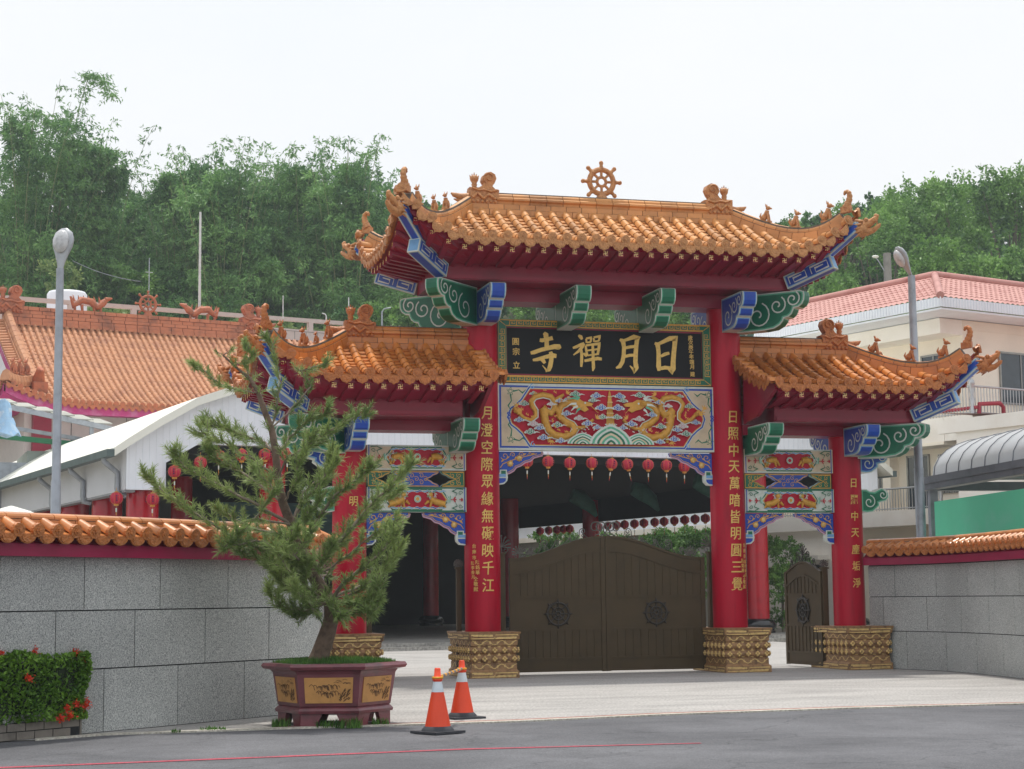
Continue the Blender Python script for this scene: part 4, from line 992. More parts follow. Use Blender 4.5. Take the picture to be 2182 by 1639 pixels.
def smooth(pts, k=6):
    P = [Vector((p[0], p[1])) for p in pts]; o = []
    for i in range(len(P)-1):
        p0, p1, p2, p3 = P[max(0, i-1)], P[i], P[i+1], P[min(len(P)-1, i+2)]
        for j in range(k):
            t = j/k; o.append(.5*((2*p1)+(-p0+p2)*t+(2*p0-5*p1+4*p2-p3)*t*t+(-p0+3*p1-3*p2+p3)*t**3))
    o.append(P[-1]); return o
def granite_wall(name, label, pts, side, rows, tile_range, ph, cz=0.0):
    """pts left to right as one faces it; side = +1 when the seen face is on the right-hand side of the path"""
    W = thing(name, label, 'wall', (pts[0].x, pts[0].y, 0))
    o = Vector((pts[0].x, pts[0].y, 0))
    f, ln = path_at(pts)
    def fr(s, off, z):
        t = (f(s+.05)-f(s-.05)).normalized(); q = Vector((t.y, -t.x))*side
        p = f(s)+q*off; return Vector((p.x, p.y, z))-o
    mb = MB(joint); N = max(8, int(ln/.25)); rr = [[fr(ln*i/N, a, z) for a, z in ((.0, 0), (.0, 2.2+cz), (-.3, 2.2+cz), (-.3, 0))] for i in range(N+1)]
    mb.rings(rr, joint, False)
    mb.build('wall_core', W)
    mb = MB(gran)
    for ri, (z0, z1) in enumerate(rows):
        s = -ph[ri]
        while s < ln:
            a, b = max(0, s+.008), min(ln, s+1.32-.008)
            if b-a > .05:
                k = max(2, int((b-a)/.22)); R1 = []
                for i in range(k+1):
                    x = a+(b-a)*i/k; R1.append([fr(x, q, z) for q, z in ((-.01, z0+.008), (.024, z0+.008), (.024, z1-.008), (-.01, z1-.008))])
                mb.rings(R1, gran, False)
            s += 1.32
    mb.build('granite_slabs', W)
    mb = MB(magenta); rr = [[fr(ln*i/N, a, z) for a, z in ((-.32, 2.15+cz), (.2, 2.15+cz), (.2, 2.3+cz), (.05, 2.42+cz), (-.32, 2.42+cz))] for i in range(N+1)]
    mb.rings(rr, magenta, False); mb.build('coping_band', W)
    mb = MB(tileW, ornW, mortar)
    def Sc(u, t): return fr(u, .0+.34*t-.06, 2.60+cz*1.5-.17*t)
    a, b = tile_range or (.15, ln-.12); n = int((b-a)/.295); us = [a+.295*i for i in range(n+1)]
    tile_field(mb, Sc, us, lambda u: 0, .078, tileW, ornW, tl=.26, pan=.17, dh=.105, half=9, pointed=False)
    def Sb(u, t): return fr(u, -.1-.3*t, 2.60+cz*1.5-.17*t)
    tile_field(mb, Sb, us, lambda u: 0, .078, tileW, ornW, tl=.26, pan=.17, dh=.14, half=6)
    sw = lambda t: fr(ln*t, -.05, 2.5+cz*1.6)
    sweep(mb, sw, .001, .999, N, rect(.2, -.2, .1), mortar)
    brick_course(mb, sw, 0, 1, int(ln/.4), rect(.26, .0, .09), tileW)
    brick_course(mb, sw, 0, 1, int(ln/.36), dome(.24, .1, .18, 6), tileW, gap=.01)
    mb.build('tile_coping', W)
    return W
def cpt(X, Z): p = cw(X, Z); return Vector((p.x, p.y))
wl = smooth([cpt(-12.2, 11.6), cpt(-10.4, 14.6), cpt(-8.9, 17.0), cpt(-7.6, 18.9), cpt(-6.75, 20.1), cpt(-5.53, 21.9), cpt(-4.68, 23.2), cpt(-3.37, 25.3), cpt(-2.87, 26.1)])
granite_wall('granite_wall', 'grey granite wall with orange tile coping behind the potted pine', wl, 1, [(0, .78), (.78, 1.5), (1.5, 2.16)], None, (.2, 1.0, .55))
wb = smooth([cpt(-2.89, 26.14), cpt(-3.3, 30.5), cpt(-3.8, 35.75)], 8)
granite_wall('granite_wall', 'short return of grey granite wall running back to the leftmost gate column', wb, 1, [(0, .78), (.78, 1.5), (1.5, 2.16)], (.3, 8.9), (.4, .9, .2))
wr = smooth([cpt(7.72, 39.1), cpt(8.25, 38.4), cpt(8.84, 37.2), cpt(9.2, 35.6), cpt(9.42, 33.5), cpt(9.6, 30), cpt(9.9, 26), cpt(10.4, 20.5)])
granite_wall('granite_wall', 'curved grey granite wall with orange coping right of the gate', wr, 1, [(0, .8), (.8, 1.53), (1.53, 2.2)], None, (.3, .95, .6), .06)
# ================================================================== brown metal gates
iron = mat('brown_gate_paint', S(78, 65, 45), .5, var=.16, vscale=2, spec=.25)
ironD = mat('dark_wrought_iron', S(50, 44, 38), .5, var=.15); ironS = mat('grey_scrollwork', S(92, 88, 82), .45, var=.2, vscale=6)
def wheel(mb, f, cx, cz, r, n, m):
    c = [f(cx+math.cos(2*PI*i/24)*r, cz+math.sin(2*PI*i/24)*r, n) for i in range(25)]
    mb.tube(c, r*.1, m, 6, caps=False); mb.tube([f(cx+math.cos(2*PI*i/16)*r*.55, cz+math.sin(2*PI*i/16)*r*.55, n) for i in range(17)], r*.07, m, 6, caps=False)
    mb.tube([f(cx+math.cos(2*PI*i/12)*r*.2, cz+math.sin(2*PI*i/12)*r*.2, n) for i in range(13)], r*.08, m, 6, caps=False)
    for k in range(8):
        a = PI/4*k+PI/8*0; q = lambda s: f(cx+math.cos(a)*r*s, cz+math.sin(a)*r*s, n)
        mb.tube([q(.15), q(1.0), q(1.12), q(1.2), q(1.35)], [r*.06, r*.06, r*.13, r*.06, r*.03], m, 6)
def scrolls(mb, f, top, x0, x1, k, s, m, n=.0):
    for i in range(k):
        x = lerp(x0, x1, (i+.5)/k); d = 1 if x1 > x0 else -1; h = s*(.75+.35*math.sin(i*1.7))
        base = [(x-d*s*.8, top(x-d*s*.8)), (x-d*s*.3, top(x-d*s*.3)+h*.5)]
        sp = spiral(x+d*s*.05, top(x)+h*.8, h*.38, 1.3, R(180 if d > 0 else 0), -d, 14)
        mb.tube([f(a, b, n) for a, b in base+sp], .011, m, 5)
        sp = spiral(x+d*s*.1, top(x)+h*.3, h*.24, 1.2, R(0 if d > 0 else 180), d, 12)
        mb.tube([f(a, b, n) for a, b in [(x+d*s*.6, top(x+d*s*.6))]+sp], .009, m, 5)
def palmette(mb, f, x, z, s, m, n=0.0):
    mb.tube([f(x, z, n), f(x, z+s*.3, n)], .014, m, 6)
    for k in range(-4, 5):
        a = R(90-k*24); r = s*(.62-.035*abs(k))
        mb.tube([f(x, z+s*.3, n), f(x+math.cos(a)*r*.7, z+s*.3+math.sin(a)*r*.8, n), f(x+math.cos(a)*r, z+s*.3+math.sin(a)*r*.95, n)], [.008, .014, .02], m, 5)
    for e in (-1, 1): mb.tube([f(a, b, n) for a, b in spiral(x+e*s*.2, z+s*.14, s*.16, 1.2, R(90), -e, 12)], .009, m, 5)
def leaf(parent, fr, W, ztop, wheel_r, crest):
    """one leaf in frame fr: x 0..W from the hinge, z up; ztop(x) the curved upper edge"""
    st = .09; n1 = .035; K = 16
    mb = MB(iron)
    xs = [W*i/K for i in range(K+1)]
    def pz(x): return ztop(x)-.34
    up = [(x, ztop(x)) for x in xs]
    sk = [(0, .06), (W, .06)]+up[::-1]
    mb.prism(sk, fr, -.012, .012, iron)
    for a, b in ((0, st), (W-st, W)): mb.prism([(a, .04), (b, .04), (b, ztop(b)), (a, ztop(a))], fr, -n1, n1, iron)
    def rail(za, zb, n=n1*.9): mb.box(st, W-st, -n, n, za, zb, iron, fr=lambda x, y, z: fr(x, z, y))
    rail(.05, .09); rail(.3, .345); rail(.9, .945); rail(1.58, 1.625)
    for off, th in ((0, .045), (-.3, .04)):
        g = [[fr(x, ztop(x)+off, n1*1.1), fr(x, ztop(x)+off-th, n1*1.1), fr(x, ztop(x)+off-th, -n1*1.1), fr(x, ztop(x)+off, -n1*1.1)] for x in xs]
        mb.rings(g, iron, False)
    k = int((W-2*st)/.16)
    for i in range(k+1):
        x = st+(W-2*st)*i/k
        mb.box(x-.012, x+.012, -.026, .026, .345, .9, iron, fr=lambda x, y, z: fr(x, z, y))
        mb.box(x-.012, x+.012, -.026, .026, 1.625, ztop(x)-.3, iron, fr=lambda x, y, z: fr(x, z, y))
    mb.ribbon([(st+.06, .985), (W-st-.06, .985), (W-st-.06, 1.54), (st+.06, 1.54)], .02, fr, .014, iron, closed=True)
    o = mb.build('gate_leaf', parent)
    mb = MB(ironD)
    for e in (-1, 1): wheel(mb, fr, W*.5, 1.25, wheel_r, .03*e, ironD)
    mb.build('wheel_emblem', o)
    mb = MB(ironS); crest(mb); mb.build('scrollwork', o)
    return o
sm_ = lambda t: t*t*(3-2*t)
mg = thing('metal_gate', 'closed brown double metal gate with wheel emblems between the two tall columns', 'gate', (0, .3, 0))
lw = 2.1
zt1 = lambda x: 2.42+.46*sm_(min(1, max(0, (x-.1)/1.9)))
f1 = F((-2.08, 0, 0), X3, Z3)
def crest1(mb, f=f1):
    scrolls(mb, f, zt1, .35, 1.75, 5, .2, ironS); palmette(mb, f, .22, zt1(.2), .3, ironS); palmette(mb, f, .45, zt1(.5), .16, ironS)
    for a in (1.9, 2.02): mb.tube([f(x, z) for x, z in spiral(a, zt1(2)+.18, .17, 1.4, R(-90), 1, 16)], .013, ironS, 5)
leaf(mg, f1, lw, zt1, .235, crest1)
f2 = F((2.27, 0, 0), -X3, Z3); lw2 = 2.24
zt2 = lambda x: 2.42+.46*sm_(min(1, max(0, (x-.1)/2.0)))
def crest2(mb, f=f2):
    scrolls(mb, f, zt2, .35, 1.85, 5, .2, ironS); palmette(mb, f, .3, zt2(.2), .26, ironS)
    for a in (2.0, 2.12): mb.tube([f(x, z) for x, z in spiral(a, zt2(2)+.18, .17, 1.4, R(-90), 1, 16)], .013, ironS, 5)
leaf(mg, f2, lw2, zt2, .235, crest2)
def gpost(parent, x, y, z1, fin, wd=.13, z0=.0):
    mb = MB(iron, ironD); mb.box(x-wd/2, x+wd/2, y-wd/2, y+wd/2, z0, z1, iron); mb.box(x-wd/2-.02, x+wd/2+.02, y-wd/2-.02, y+wd/2+.02, z1, z1+.04, iron)
    palmette(mb, F((x, y, 0), X3, Z3), x*0, z1+.03, fin, ironS); return mb.build('gate_post', parent)
gpost(mg, -2.24, 0, 2.5, .42); gpost(mg, 2.42, 0, 2.5, .42)
# the open side gates swing inwards
def sidegate(sg, label, ang):
    g = thing('metal_gate', label, 'gate', (sg*5.02, .32, 0))
    W = 1.7
    ztp = lambda x: 2.1+.24*math.sin(PI*min(1, max(0, x/W)))**1.3
    f = F((0, 0, 0), (-sg*math.cos(R(ang)), math.sin(R(ang)), 0), Z3)
    def cr_(mb):
        palmette(mb, f, W*.5, ztp(W*.5), .42, ironD)
        scrolls(mb, f, ztp, .2, .75, 2, .2, ironD); scrolls(mb, f, ztp, W-.2, W-.75, 2, .2, ironD)
    leaf(g, f, W, ztp, .27, cr_)
    gpost(g, sg*.06, 0, 2.15, .2, .12); gpost(g, -sg*1.86, 0, 2.2, .2, .1, .0)
    return g
sidegate(1, 'narrow brown metal gate standing open in the right-hand side bay', 86)
sidegate(-1, 'narrow brown metal gate swung open in the left side bay, mostly behind its column', 88)
# ================================================================== traffic cones
orange = mat('cone_orange', S(236, 74, 34), .45, var=.06); refl = mat('reflective_white', S(214, 226, 232), .4, var=.08)
rub = mat('black_rubber', S(58, 60, 66), .75, var=.2, vscale=8); ylw = mat('yellow_plastic', S(226, 160, 36), .45); gry = mat('grey_bar', S(120, 118, 124), .5)
def cone(loc, rz, label, h=.77):
    c = thing('traffic_cone', label, 'traffic cone', loc, rz, 'orange traffic cones')
    mb = MB(rub)
    mb.prism([(-.235, -.235), (.235, -.235), (.235, .235), (-.235, .235)], F((0, 0, 0), X3, Y3), 0, .028, rub)
    mb.lathe([(.2, .028), (.19, .05), (.165, .075), (.15, .085)], (0, 0, 0), rub, 24); mb.build('rubber_base', c)
    mb = MB(orange); mb.lathe([(.155, .078), (.15, .105), (.05, h-.16), (.048, h-.15), (.062, h-.15), (.062, h-.13), (.043, h-.125), (.036, h-.008), (.03, h), (.005, h)], (0, 0, 0), orange, 28); o = mb.build('cone_body', c)
    mb = MB(refl); z0, z1 = h*.63, h*.79; k = lambda z: lerp(.15, .05, (z-.105)/(h-.265))+.002
    mb.lathe([(k(z0), z0), (k(z1), z1)], (0, 0, 0), refl, 28, caps=False); mb.build('reflective_band', c)
    return c
pc1 = AZ(933, 1562); pc2 = AZ(985, 1531)
cone(pc1, .5, 'orange traffic cone nearer the camera, standing on the asphalt left of the other'); cone(pc2, .25, 'orange traffic cone standing farther back on the pavement edge, its base on the paving')
mb = MB(gry, ylw); a = pc1+Z3*.655; b = pc2+Z3*.66; a2, b2 = lerp(a, b, .03), lerp(a, b, .97)
for i in range(13): mb.tube([lerp(a2, b2, i/13), lerp(a2, b2, (i+1)/13)], .02, ylw if i % 2 else gry, 8)
for p in (a, b): mb.tube([p+Vector((math.cos(2*PI*i/16)*.058, math.sin(2*PI*i/16)*.058, 0)) for i in range(17)], .014, ylw, 6, caps=False)
mb = mb.build('cone_bar'); setp(mb, 'yellow and grey striped bar linking the two traffic cones', 'barrier bar')
# ================================================================== potted pine
glaze = mat('purple_brown_glaze', S(118, 62, 70), .35, var=.25, vscale=5, coat=.3, dirt=S(84, 50, 54)); ochre = mat('ochre_panel', S(200, 148, 84), .5, var=.16, vscale=6); ink = mat('ink_drawing', S(96, 66, 34), .6)
pp = AD(712, 1400, 23.6); pp.z = 0
pot = thing('potted_pine', 'bonsai style pine with spreading branches in a six-sided purple glazed pot', 'potted tree', pp, -.2617)
def hexr(rx, ry, z, k=1.0):
    # elongated hexagon with flat front
    P = [(-.5, -1), (.5, -1), (1, 0), (.5, 1), (-.5, 1), (-1, 0)]
    return [Vector((x*rx, y*ry, z)) for x, y in P]
mb = MB(glaze, soil)
prof = [(.70, .62, .0), (.72, .63, .16), (.76, .66, .165), (.77, .67, .2), (.74, .65, .23), (.72, .63, .245), (.735, .645, .26), (.80, .70, .66), (.83, .72, .70), (.93, .80, .72), (.955, .82, .755), (.93, .80, .79), (.84, .72, .795), (.82, .70, .74)]
# feet and arched base
for i in range(6):
    a, b = hexr(.72, .62, 0)[i], hexr(.72, .62, 0)[(i+1) % 6]; t = (b-a); l = t.length; t.normalize(); f = F(a, t, Z3)
    for s0, s1 in ((0, .28), (.72, 1)):
        m_ = .38 if s0 == 0 else .62
        pts = [(l*s0, 0), (l*s1, 0), (l*(s1+.04 if s0 == 0 else s1), .08), (l*(m_ if s0 == 0 else 1), .17), (l*(0 if s0 == 0 else m_), .17)]
        if s0: pts = [(l*.72, 0), (l, 0), (l, .17), (l*.62, .17), (l*.68, .08)]
        else: pts = [(0, 0), (l*.28, 0), (l*.32, .08), (l*.38, .17), (0, .17)]
        mb.prism(pts, f, -.05, .01, glaze)
mb.rings([hexr(a, b, z) for a, b, z in prof[1:]], glaze, False, True, False)
mb.face(hexr(.83, .71, .75), soil); mb.face(hexr(.72, .62, .15)[::-1], glaze)
potm = mb.build('pot', pot)
H0, H1 = hexr(.742, .652, .3), hexr(.792, .693, .62)
for i in (0, 1, 5, 2, 4, 3):
    a, b = H0[i], H0[(i+1) % 6]; c, d = H1[i], H1[(i+1) % 6]
    A, B = lerp(a, b, .1), lerp(a, b, .9); Cc, Dd = lerp(c, d, .1), lerp(c, d, .9)
    t = (B-A).normalized(); up = (Cc-A); up = (up-t*up.dot(t)).normalized(); f = F((A+B)/2, t, up); 
    hw = (B-A).length/2; hh_ = (Cc-A).length
    mb = MB(ochre, ink)
    if f.en.dot((A+B)/2) < 0: f = F((A+B)/2, -t, up)
    mb.prism([(-hw, .0), (hw, 0), (hw*1.05, hh_), (-hw*1.05, hh_)], f, -.01, .012, ochre)
    rnd = random.Random(3)
    for k in range(34):
        x = rnd.gauss(-.1*hw, .3*hw); z = hh_*rnd.choice([.35, .42, .62, .66]); r_ = rnd.uniform(.012, .04)
        mb.ribbon([(x-r_, z), (x-.3*r_, z+r_*.7), (x+r_*.5, z+r_*.2), (x+r_*.8, z-r_*1.2)], .007, f, .0145+.0001*k, ink)
    for k in range(26):
        x = hw*.55+rnd.gauss(0, .035)+k*.002; z = .02+.14*hh_/.32*k/26; mb.ribbon([(x, z), (x+.025, z+.03)], .012, f, .0148+.0001*k, ink)
    for k in range(8): x = hw*.3+rnd.uniform(0, .2); z = hh_*.82+rnd.uniform(-.03, .03); mb.ribbon([(x-.03, z), (x, z+.012), (x+.03, z)], .005, f, .0147+.0002*k, ink)
    mb.build('painted_panel', potm)
# grass cushion
def blades(V, Fc, c, n, spread, h, wd, rng, lean=.35):
    for i in range(n):
        a = rng.uniform(0, 2*PI); l = h*rng.uniform(.6, 1.1); d = Vector((math.cos(a), math.sin(a), 0)); q = Vector((-d.y, d.x, 0))*wd
        p = Vector(c)+Vector((rng.uniform(-spread, spread), rng.uniform(-spread, spread), 0)); ln = rng.uniform(0, lean); b = len(V)
        V += [p-q, p+q, p+d*l*ln*.4+Z3*l*.6+q*.7, p+d*l*ln*.4+Z3*l*.6-q*.7, p+d*l*ln+Z3*l]
        Fc += [(b, b+1, b+2, b+3), (b+3, b+2, b+4)]
grassm = leafmat('grass_blades', S(46, 88, 34), S(104, 146, 66), 3, .6, .3)
rng = random.Random(11); V = []; Fc = []
for i in range(5200):
    while True:
        x, y = rng.uniform(-.8, .8), rng.uniform(-.68, .68)
        if abs(x)/.84+abs(y)/.70*.5 < 1: break
    blades(V, Fc, (x, y, .745), 1, 0, .085+.05*max(0, 1-(x/.85)**2-(y/.7)**2), .006, rng)
mb = MB(grassm); mb.add(V, Fc, grassm); g_ = mb.build('grass', pot); g_['kind'] = 'stuff'
# trunk and boughs, in metres right of / above the pot foot (x along the gate, y away, z up)
bark = mat('pine_bark', S(110, 92, 78), .9, var=.4, vscale=9, bump=1.0, bscale=16)
twig = mat('grey_twig', S(134, 122, 108), .85, var=.25, vscale=6)
def PX(u, v, y=0.0):   # pot elevation, scaled from its measured height
    return Vector(((u-712)/161.5, y, (1547-v)/161.5))
tr = [PX(672, 1432), PX(682, 1405), PX(700, 1352), PX(708, 1318), PX(702, 1290), PX(668, 1240, .05), PX(640, 1185, .08), PX(620, 1130, .05), PX(603, 1085), PX(592, 1030, -.05), PX(588, 975, -.05), PX(578, 925), PX(562, 885), PX(548, 845, .03), PX(530, 815, .05), PX(500, 790, .08), PX(470, 762, .1)]
trad = [.145, .125, .108, .098, .09, .085, .075, .066, .06, .054, .05, .045, .04, .034, .026, .018, .012, .007]
mb = MB(bark); mb.tube(tr, trad, bark, 10); trunk = mb.build('trunk', pot)
BR = [  # (start on trunk index, points (u, v, y), r0)
 (4, [(600, 1190, -.2), (520, 1165, -.45), (430, 1105, -.6), (370, 1065, -.6), (335, 1030, -.55)], .035),
 (5, [(590, 1150, .3), (520, 1130, .6), (450, 1090, .8)], .03),
 (5, [(560, 1165, -.6), (500, 1180, -.8), (530, 1150, -.9)], .02),
 (6, [(560, 1090, -.3), (480, 1050, -.5), (410, 1010, -.6), (390, 985, -.6)], .03),
 (7, [(560, 1050, .3), (500, 1010, .6), (440, 975, .7), (425, 955, .7)], .028),
 (8, [(555, 1000, -.3), (490, 960, -.5), (445, 940, -.5)], .024),
 (8, [(620, 990, -.3), (680, 960, -.5), (720, 930, -.5), (780, 905, -.5)], .024),
 (9, [(560, 950, .2), (500, 930, .4), (470, 915, .4), (430, 905, .3)], .022),
 (9, [(610, 940, .3), (650, 900, .4), (690, 880, .4)], .02),
 (10, [(590, 880, -.1), (600, 830, -.15), (590, 780, -.2), (575, 735, -.2)], .02),
 (10, [(620, 880, .1), (660, 830, .1), (640, 800, .1), (690, 780, .1)], .016),
 (12, [(500, 840, -.2), (470, 830, -.3), (440, 800, -.3), (418, 788, -.3)], .014),
 (13, [(520, 780, 0), (540, 760, 0), (520, 740, 0)], .012),
 (3, [(740, 1250, -.3), (790, 1215, -.55), (830, 1180, -.6), (845, 1155, -.6)], .038),
 (3, [(760, 1262, .2), (800, 1240, .4), (840, 1195, .5)], .03),
 (3, [(740, 1290, -.4), (790, 1300, -.6), (815, 1265, -.7)], .018),
 (4, [(700, 1190, -.3), (750, 1150, -.5), (800, 1090, -.6), (850, 1040, -.6), (880, 1010, -.6)], .04),
 (4, [(690, 1200, .4), (740, 1130, .6), (790, 1080, .7), (840, 1050, .7)], .03),
 (5, [(680, 1120, -.2), (720, 1070, -.3), (760, 1040, -.3), (790, 1010, -.3)], .03),
 
 (6, [(650, 1080, -.2), (690, 1040, -.3), (720, 1000, -.3)], .025),
 (6, [(640, 1060, .3), (690, 1010, .5), (700, 970, .5)], .022),
 (7, [(640, 1040, -.5), (650, 1000, -.6), (670, 960, -.6)], .02),
 (3, [(650, 1280, -.3), (610, 1250, -.5), (590, 1220, -.6)], .02),
 (4, [(620, 1230, -.4), (640, 1210, -.7), (600, 1180, -.8)], .02),
  
 (3, [(660, 1312, -.5), (620, 1300, -.7), (592, 1270, -.8)], .02), (3, [(760, 1292, -.7), (800, 1312, -.8)], .018),  (4, [(640, 1235, -.9), (612, 1190, -1.0), (650, 1150, -1)], .02), (4, [(690, 1235, .6), (640, 1200, .8), (600, 1170, .8)], .02), (3, [(680, 1300, -.8), (650, 1270, -1.0)], .016), (4, [(662, 1230, -.5), (640, 1195, -.7), (622, 1160, -.8)], .016), (3, [(690, 1285, -.4), (662, 1255, -.6), (668, 1215, -.7)], .016), (5, [(652, 1150, -.4), (662, 1110, -.5), (690, 1080, -.5)], .016), (4, [(690, 1225, -.5), (715, 1180, -.6)], .014), (3, [(720, 1300, -.8), (740, 1320, -.95)], .014),  (3, [(770, 1270, -.3), (820, 1230, -.4), (852, 1185, -.4)], .02), (3, [(660, 1290, .2), (620, 1265, .4), (588, 1235, .4)], .02), (3, [(720, 1305, -.2), (770, 1312, -.4), (810, 1290, -.5)], .016), (3, [(680, 1310, -.3), (640, 1318, -.5)], .014), (4, [(740, 1200, -.1), (800, 1150, -.2), (842, 1125, -.2)], .02), (4, [(610, 1225, -.2), (570, 1200, -.3), (520, 1185, -.3)], .018),  (4, [(650, 1200, -1.0), (680, 1150, -1.1)], .018),
 
  (6, [(560, 1120, -.7), (600, 1060, -.7), (560, 1020, -.6)], .02),
]
rng = random.Random(5); tb = MB(twig); NV = []; NF = []
def tuft(p, d, k, l):
    d = d.normalized(); a = d.orthogonal().normalized(); b = d.cross(a)
    for i in range(k):
        th = rng.uniform(0, 2*PI); sp = rng.uniform(.15, .95); e = (d*(1.05-sp*.6)+(a*math.cos(th)+b*math.sin(th))*sp).normalized()
        q = e.orthogonal().normalized()*.0032; o = p-d*rng.uniform(0, .16); L_ = l*rng.uniform(.7, 1.15); bb = len(NV)
        m_ = o+e*L_*.55-Z3*.004; t_ = o+e*L_-Z3*.014
        NV.extend([o-q, o+q, m_+q, m_-q, t_]); NF.extend([(bb, bb+1, bb+2, bb+3), (bb+3, bb+2, bb+4)])
ntw = 0
for st, pts, r0 in BR:
    P = [tr[st+1]]+[PX(*p) for p in pts]
    # resample
    Q = []
    for i in range(len(P)-1):
        for j in range(4): Q.append(lerp(P[i], P[i+1], j/4)+Vector((rng.gauss(0, .008), rng.gauss(0, .012), rng.gauss(0, .008))))
    Q.append(P[-1]); k = len(Q)
    tb.tube(Q, [lerp(r0*.8, .007, i/(k-1)) for i in range(k)], twig, 6)
    for i in range(3, k):
        t = (Q[i]-Q[i-1]).normalized()
        for rep_ in range((1 if st >= 10 else 2) if i < k*.4 else (1 if st >= 10 else 3) if i < k-1 else (4 if st >= 10 else 6)):
            th = rng.uniform(0, 2*PI); a = t.orthogonal().normalized(); b = t.cross(a)
            d = (t*rng.uniform(.5, 1.1)+(a*math.cos(th)+b*math.sin(th))*rng.uniform(.5, 1)+Z3*.45).normalized()
            L_ = rng.uniform(.08, .3)*(1-.3*i/k)*(.5 if st >= 12 else .75 if st >= 10 else 1); e = Q[i]+d*L_; mid = Q[i]+d*L_*.5-Z3*.01
            tb.tube([Q[i], mid, e], [.006, .005, .0035], twig, 4, caps=False)
            for s_ in (.55, .8, 1.0): tuft(Q[i]+d*L_*s_, (d+Z3*.3), 13 if s_ < 1 else 24, rng.uniform(.08, .125)); ntw += 1
for i in range(9, len(tr)):
    for q in range(3):
        a = rng.uniform(0, 2*PI); d = Vector((math.cos(a), math.sin(a), .5)).normalized(); L_ = rng.uniform(.1, .24); tb.tube([tr[i], tr[i]+d*L_], [.005, .003], twig, 4, caps=False); tuft(tr[i]+d*L_, d+Z3*.4, 26, .1)
tb.build('boughs', pot)
pinem = leafmat('pine_needles', S(80, 110, 54), S(170, 188, 116), 1.0, .5, .3)
mb = MB(pinem); mb.add(NV, NF, pinem); mb.build('needles', pot)
# weeds along the pot foot and in the kerb
def weed(p, label, n, h, sp):
    V = []; Fc = []; r_ = random.Random(int(p.x*1000)); blades(V, Fc, (0, 0, 0), n, sp, h, .008, r_, .9)
    mb = MB(grassm); mb.add(V, Fc, grassm); o = mb.build('weeds', loc=p); setp(o, kind='stuff')
for (u, v), n, h, sp, lb in (((600, 1549), 90, .12, .12, 'low green weeds under the left corner of the planter'), ((742, 1551), 120, .13, .16, 'green weeds growing in the arch under the middle of the planter'), ((810, 1545), 60, .1, .1, 'small weed tuft at the right foot of the planter'), ((452, 1556), 70, .05, .16, 'thin weed strip in the kerb in front of the granite wall'), ((690, 1550), 60, .1, .1, 'weeds between two feet of the planter'), ((375, 1561), 20, .05, .05, 'tiny weed in the kerb left of the planter')):
    weed(AZ(u, v), lb, n, h, sp)
# ================================================================== clipped hedge in a brick bed
hp = AZ(60, 1572); hp.z = 0
hedge = thing('hedge', 'clipped green hedge dotted with red flower heads, against the granite wall', 'hedge', hp, R(41))
brickm = mat('weathered_brick', S(126, 120, 112), .9, var=.3, vscale=3, bump=.6, bscale=14)
mb = MB(brickm, joint)
mb.box(-2.6, .62, -.2, -.04, 0, .2, joint)
for r_ in range(2):
    for i in range(12):
        x = -2.6+.28*i+(.14 if r_ % 2 else 0)
        if x+.265 <= .63: mb.box(x, x+.265, -.215, -.03, r_*.1+.004, r_*.1+.092, brickm)
mb.box(.63, .66, -.2, .2, 0, .19, brickm)
bed = mb.build('brick_bed'); bed.location = hp; bed.rotation_euler = (0, 0, R(41)); setp(bed, 'low weathered brick planting bed under the hedge', 'planter')
hedm = leafmat('hedge_leaves', S(54, 96, 28), S(130, 172, 62), 2.2, .42, .25); flow = leafmat('red_flowers', S(196, 36, 26), S(236, 84, 50), 5, .5, .2)
N = 26000; V = np.zeros((N, 4, 3)); g = np.random.default_rng(4)
bx = np.array([[-2.7, .68], [-.3, .16], [.2, .99]])
pts = np.stack([g.uniform(bx[i, 0], bx[i, 1], N) for i in range(3)], 1)
face_ = g.integers(0, 4, N); dd = np.abs(g.normal(0, .05, N))
pts[:, 1] = np.where(face_ == 0, bx[1, 0]+dd, pts[:, 1]); pts[:, 2] = np.where(face_ == 1, bx[2, 1]-dd, pts[:, 2]); pts[:, 0] = np.where(face_ == 2, bx[0, 1]-dd, pts[:, 0])
bul = .05*np.sin(pts[:, 0]*5.1+pts[:, 2]*4)+.03*np.sin(pts[:, 2]*11+pts[:, 0]*9); pts[:, 1] -= np.where(face_ == 0, bul, 0); pts[:, 2] += np.where(face_ == 1, bul*.8, 0); pts[:, 0] += np.where(face_ == 2, bul, 0)
def quads(pts, size, g, up=.3):
    n = len(pts); d = g.normal(0, 1, (n, 3)); d[:, 2] += up; d /= np.linalg.norm(d, axis=1)[:, None]
    e = g.normal(0, 1, (n, 3)); a = np.cross(d, e); a /= np.linalg.norm(a, axis=1)[:, None]; b = np.cross(d, a)
    s_ = (size*g.uniform(.6, 1.3, n))[:, None]
    return np.stack([pts-a*s_*.0-b*s_, pts+a*s_*.5, pts+b*s_, pts-a*s_*.5], 1)
def leafmesh(name, Q, m, parent=None, loc=None, extra=None):
    n = len(Q); me = bpy.data.meshes.new(name); me.vertices.add(n*4); me.vertices.foreach_set('co', np.ascontiguousarray(Q.reshape(-1), dtype=np.float32))
    me.loops.add(n*4); me.loops.foreach_set('vertex_index', np.arange(n*4, dtype=np.int32)); me.polygons.add(n); me.polygons.foreach_set('loop_start', np.arange(0, n*4, 4, dtype=np.int32))
    me.materials.append(m); me.update(calc_edges=True); me.validate()
    o = bpy.data.objects.new(name, me); C.objects.link(o)
    if parent: o.parent = parent
    if loc is not None: o.location = loc
    return o
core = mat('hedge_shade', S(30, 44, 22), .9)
leafmesh('foliage', quads(pts, .03, g), hedm, hedge)
mb = MB(core); mb.box(-2.6, .6, -.22, .1, .3, .9, core)  # dark box among the stems stands in for the hedge's inner shade
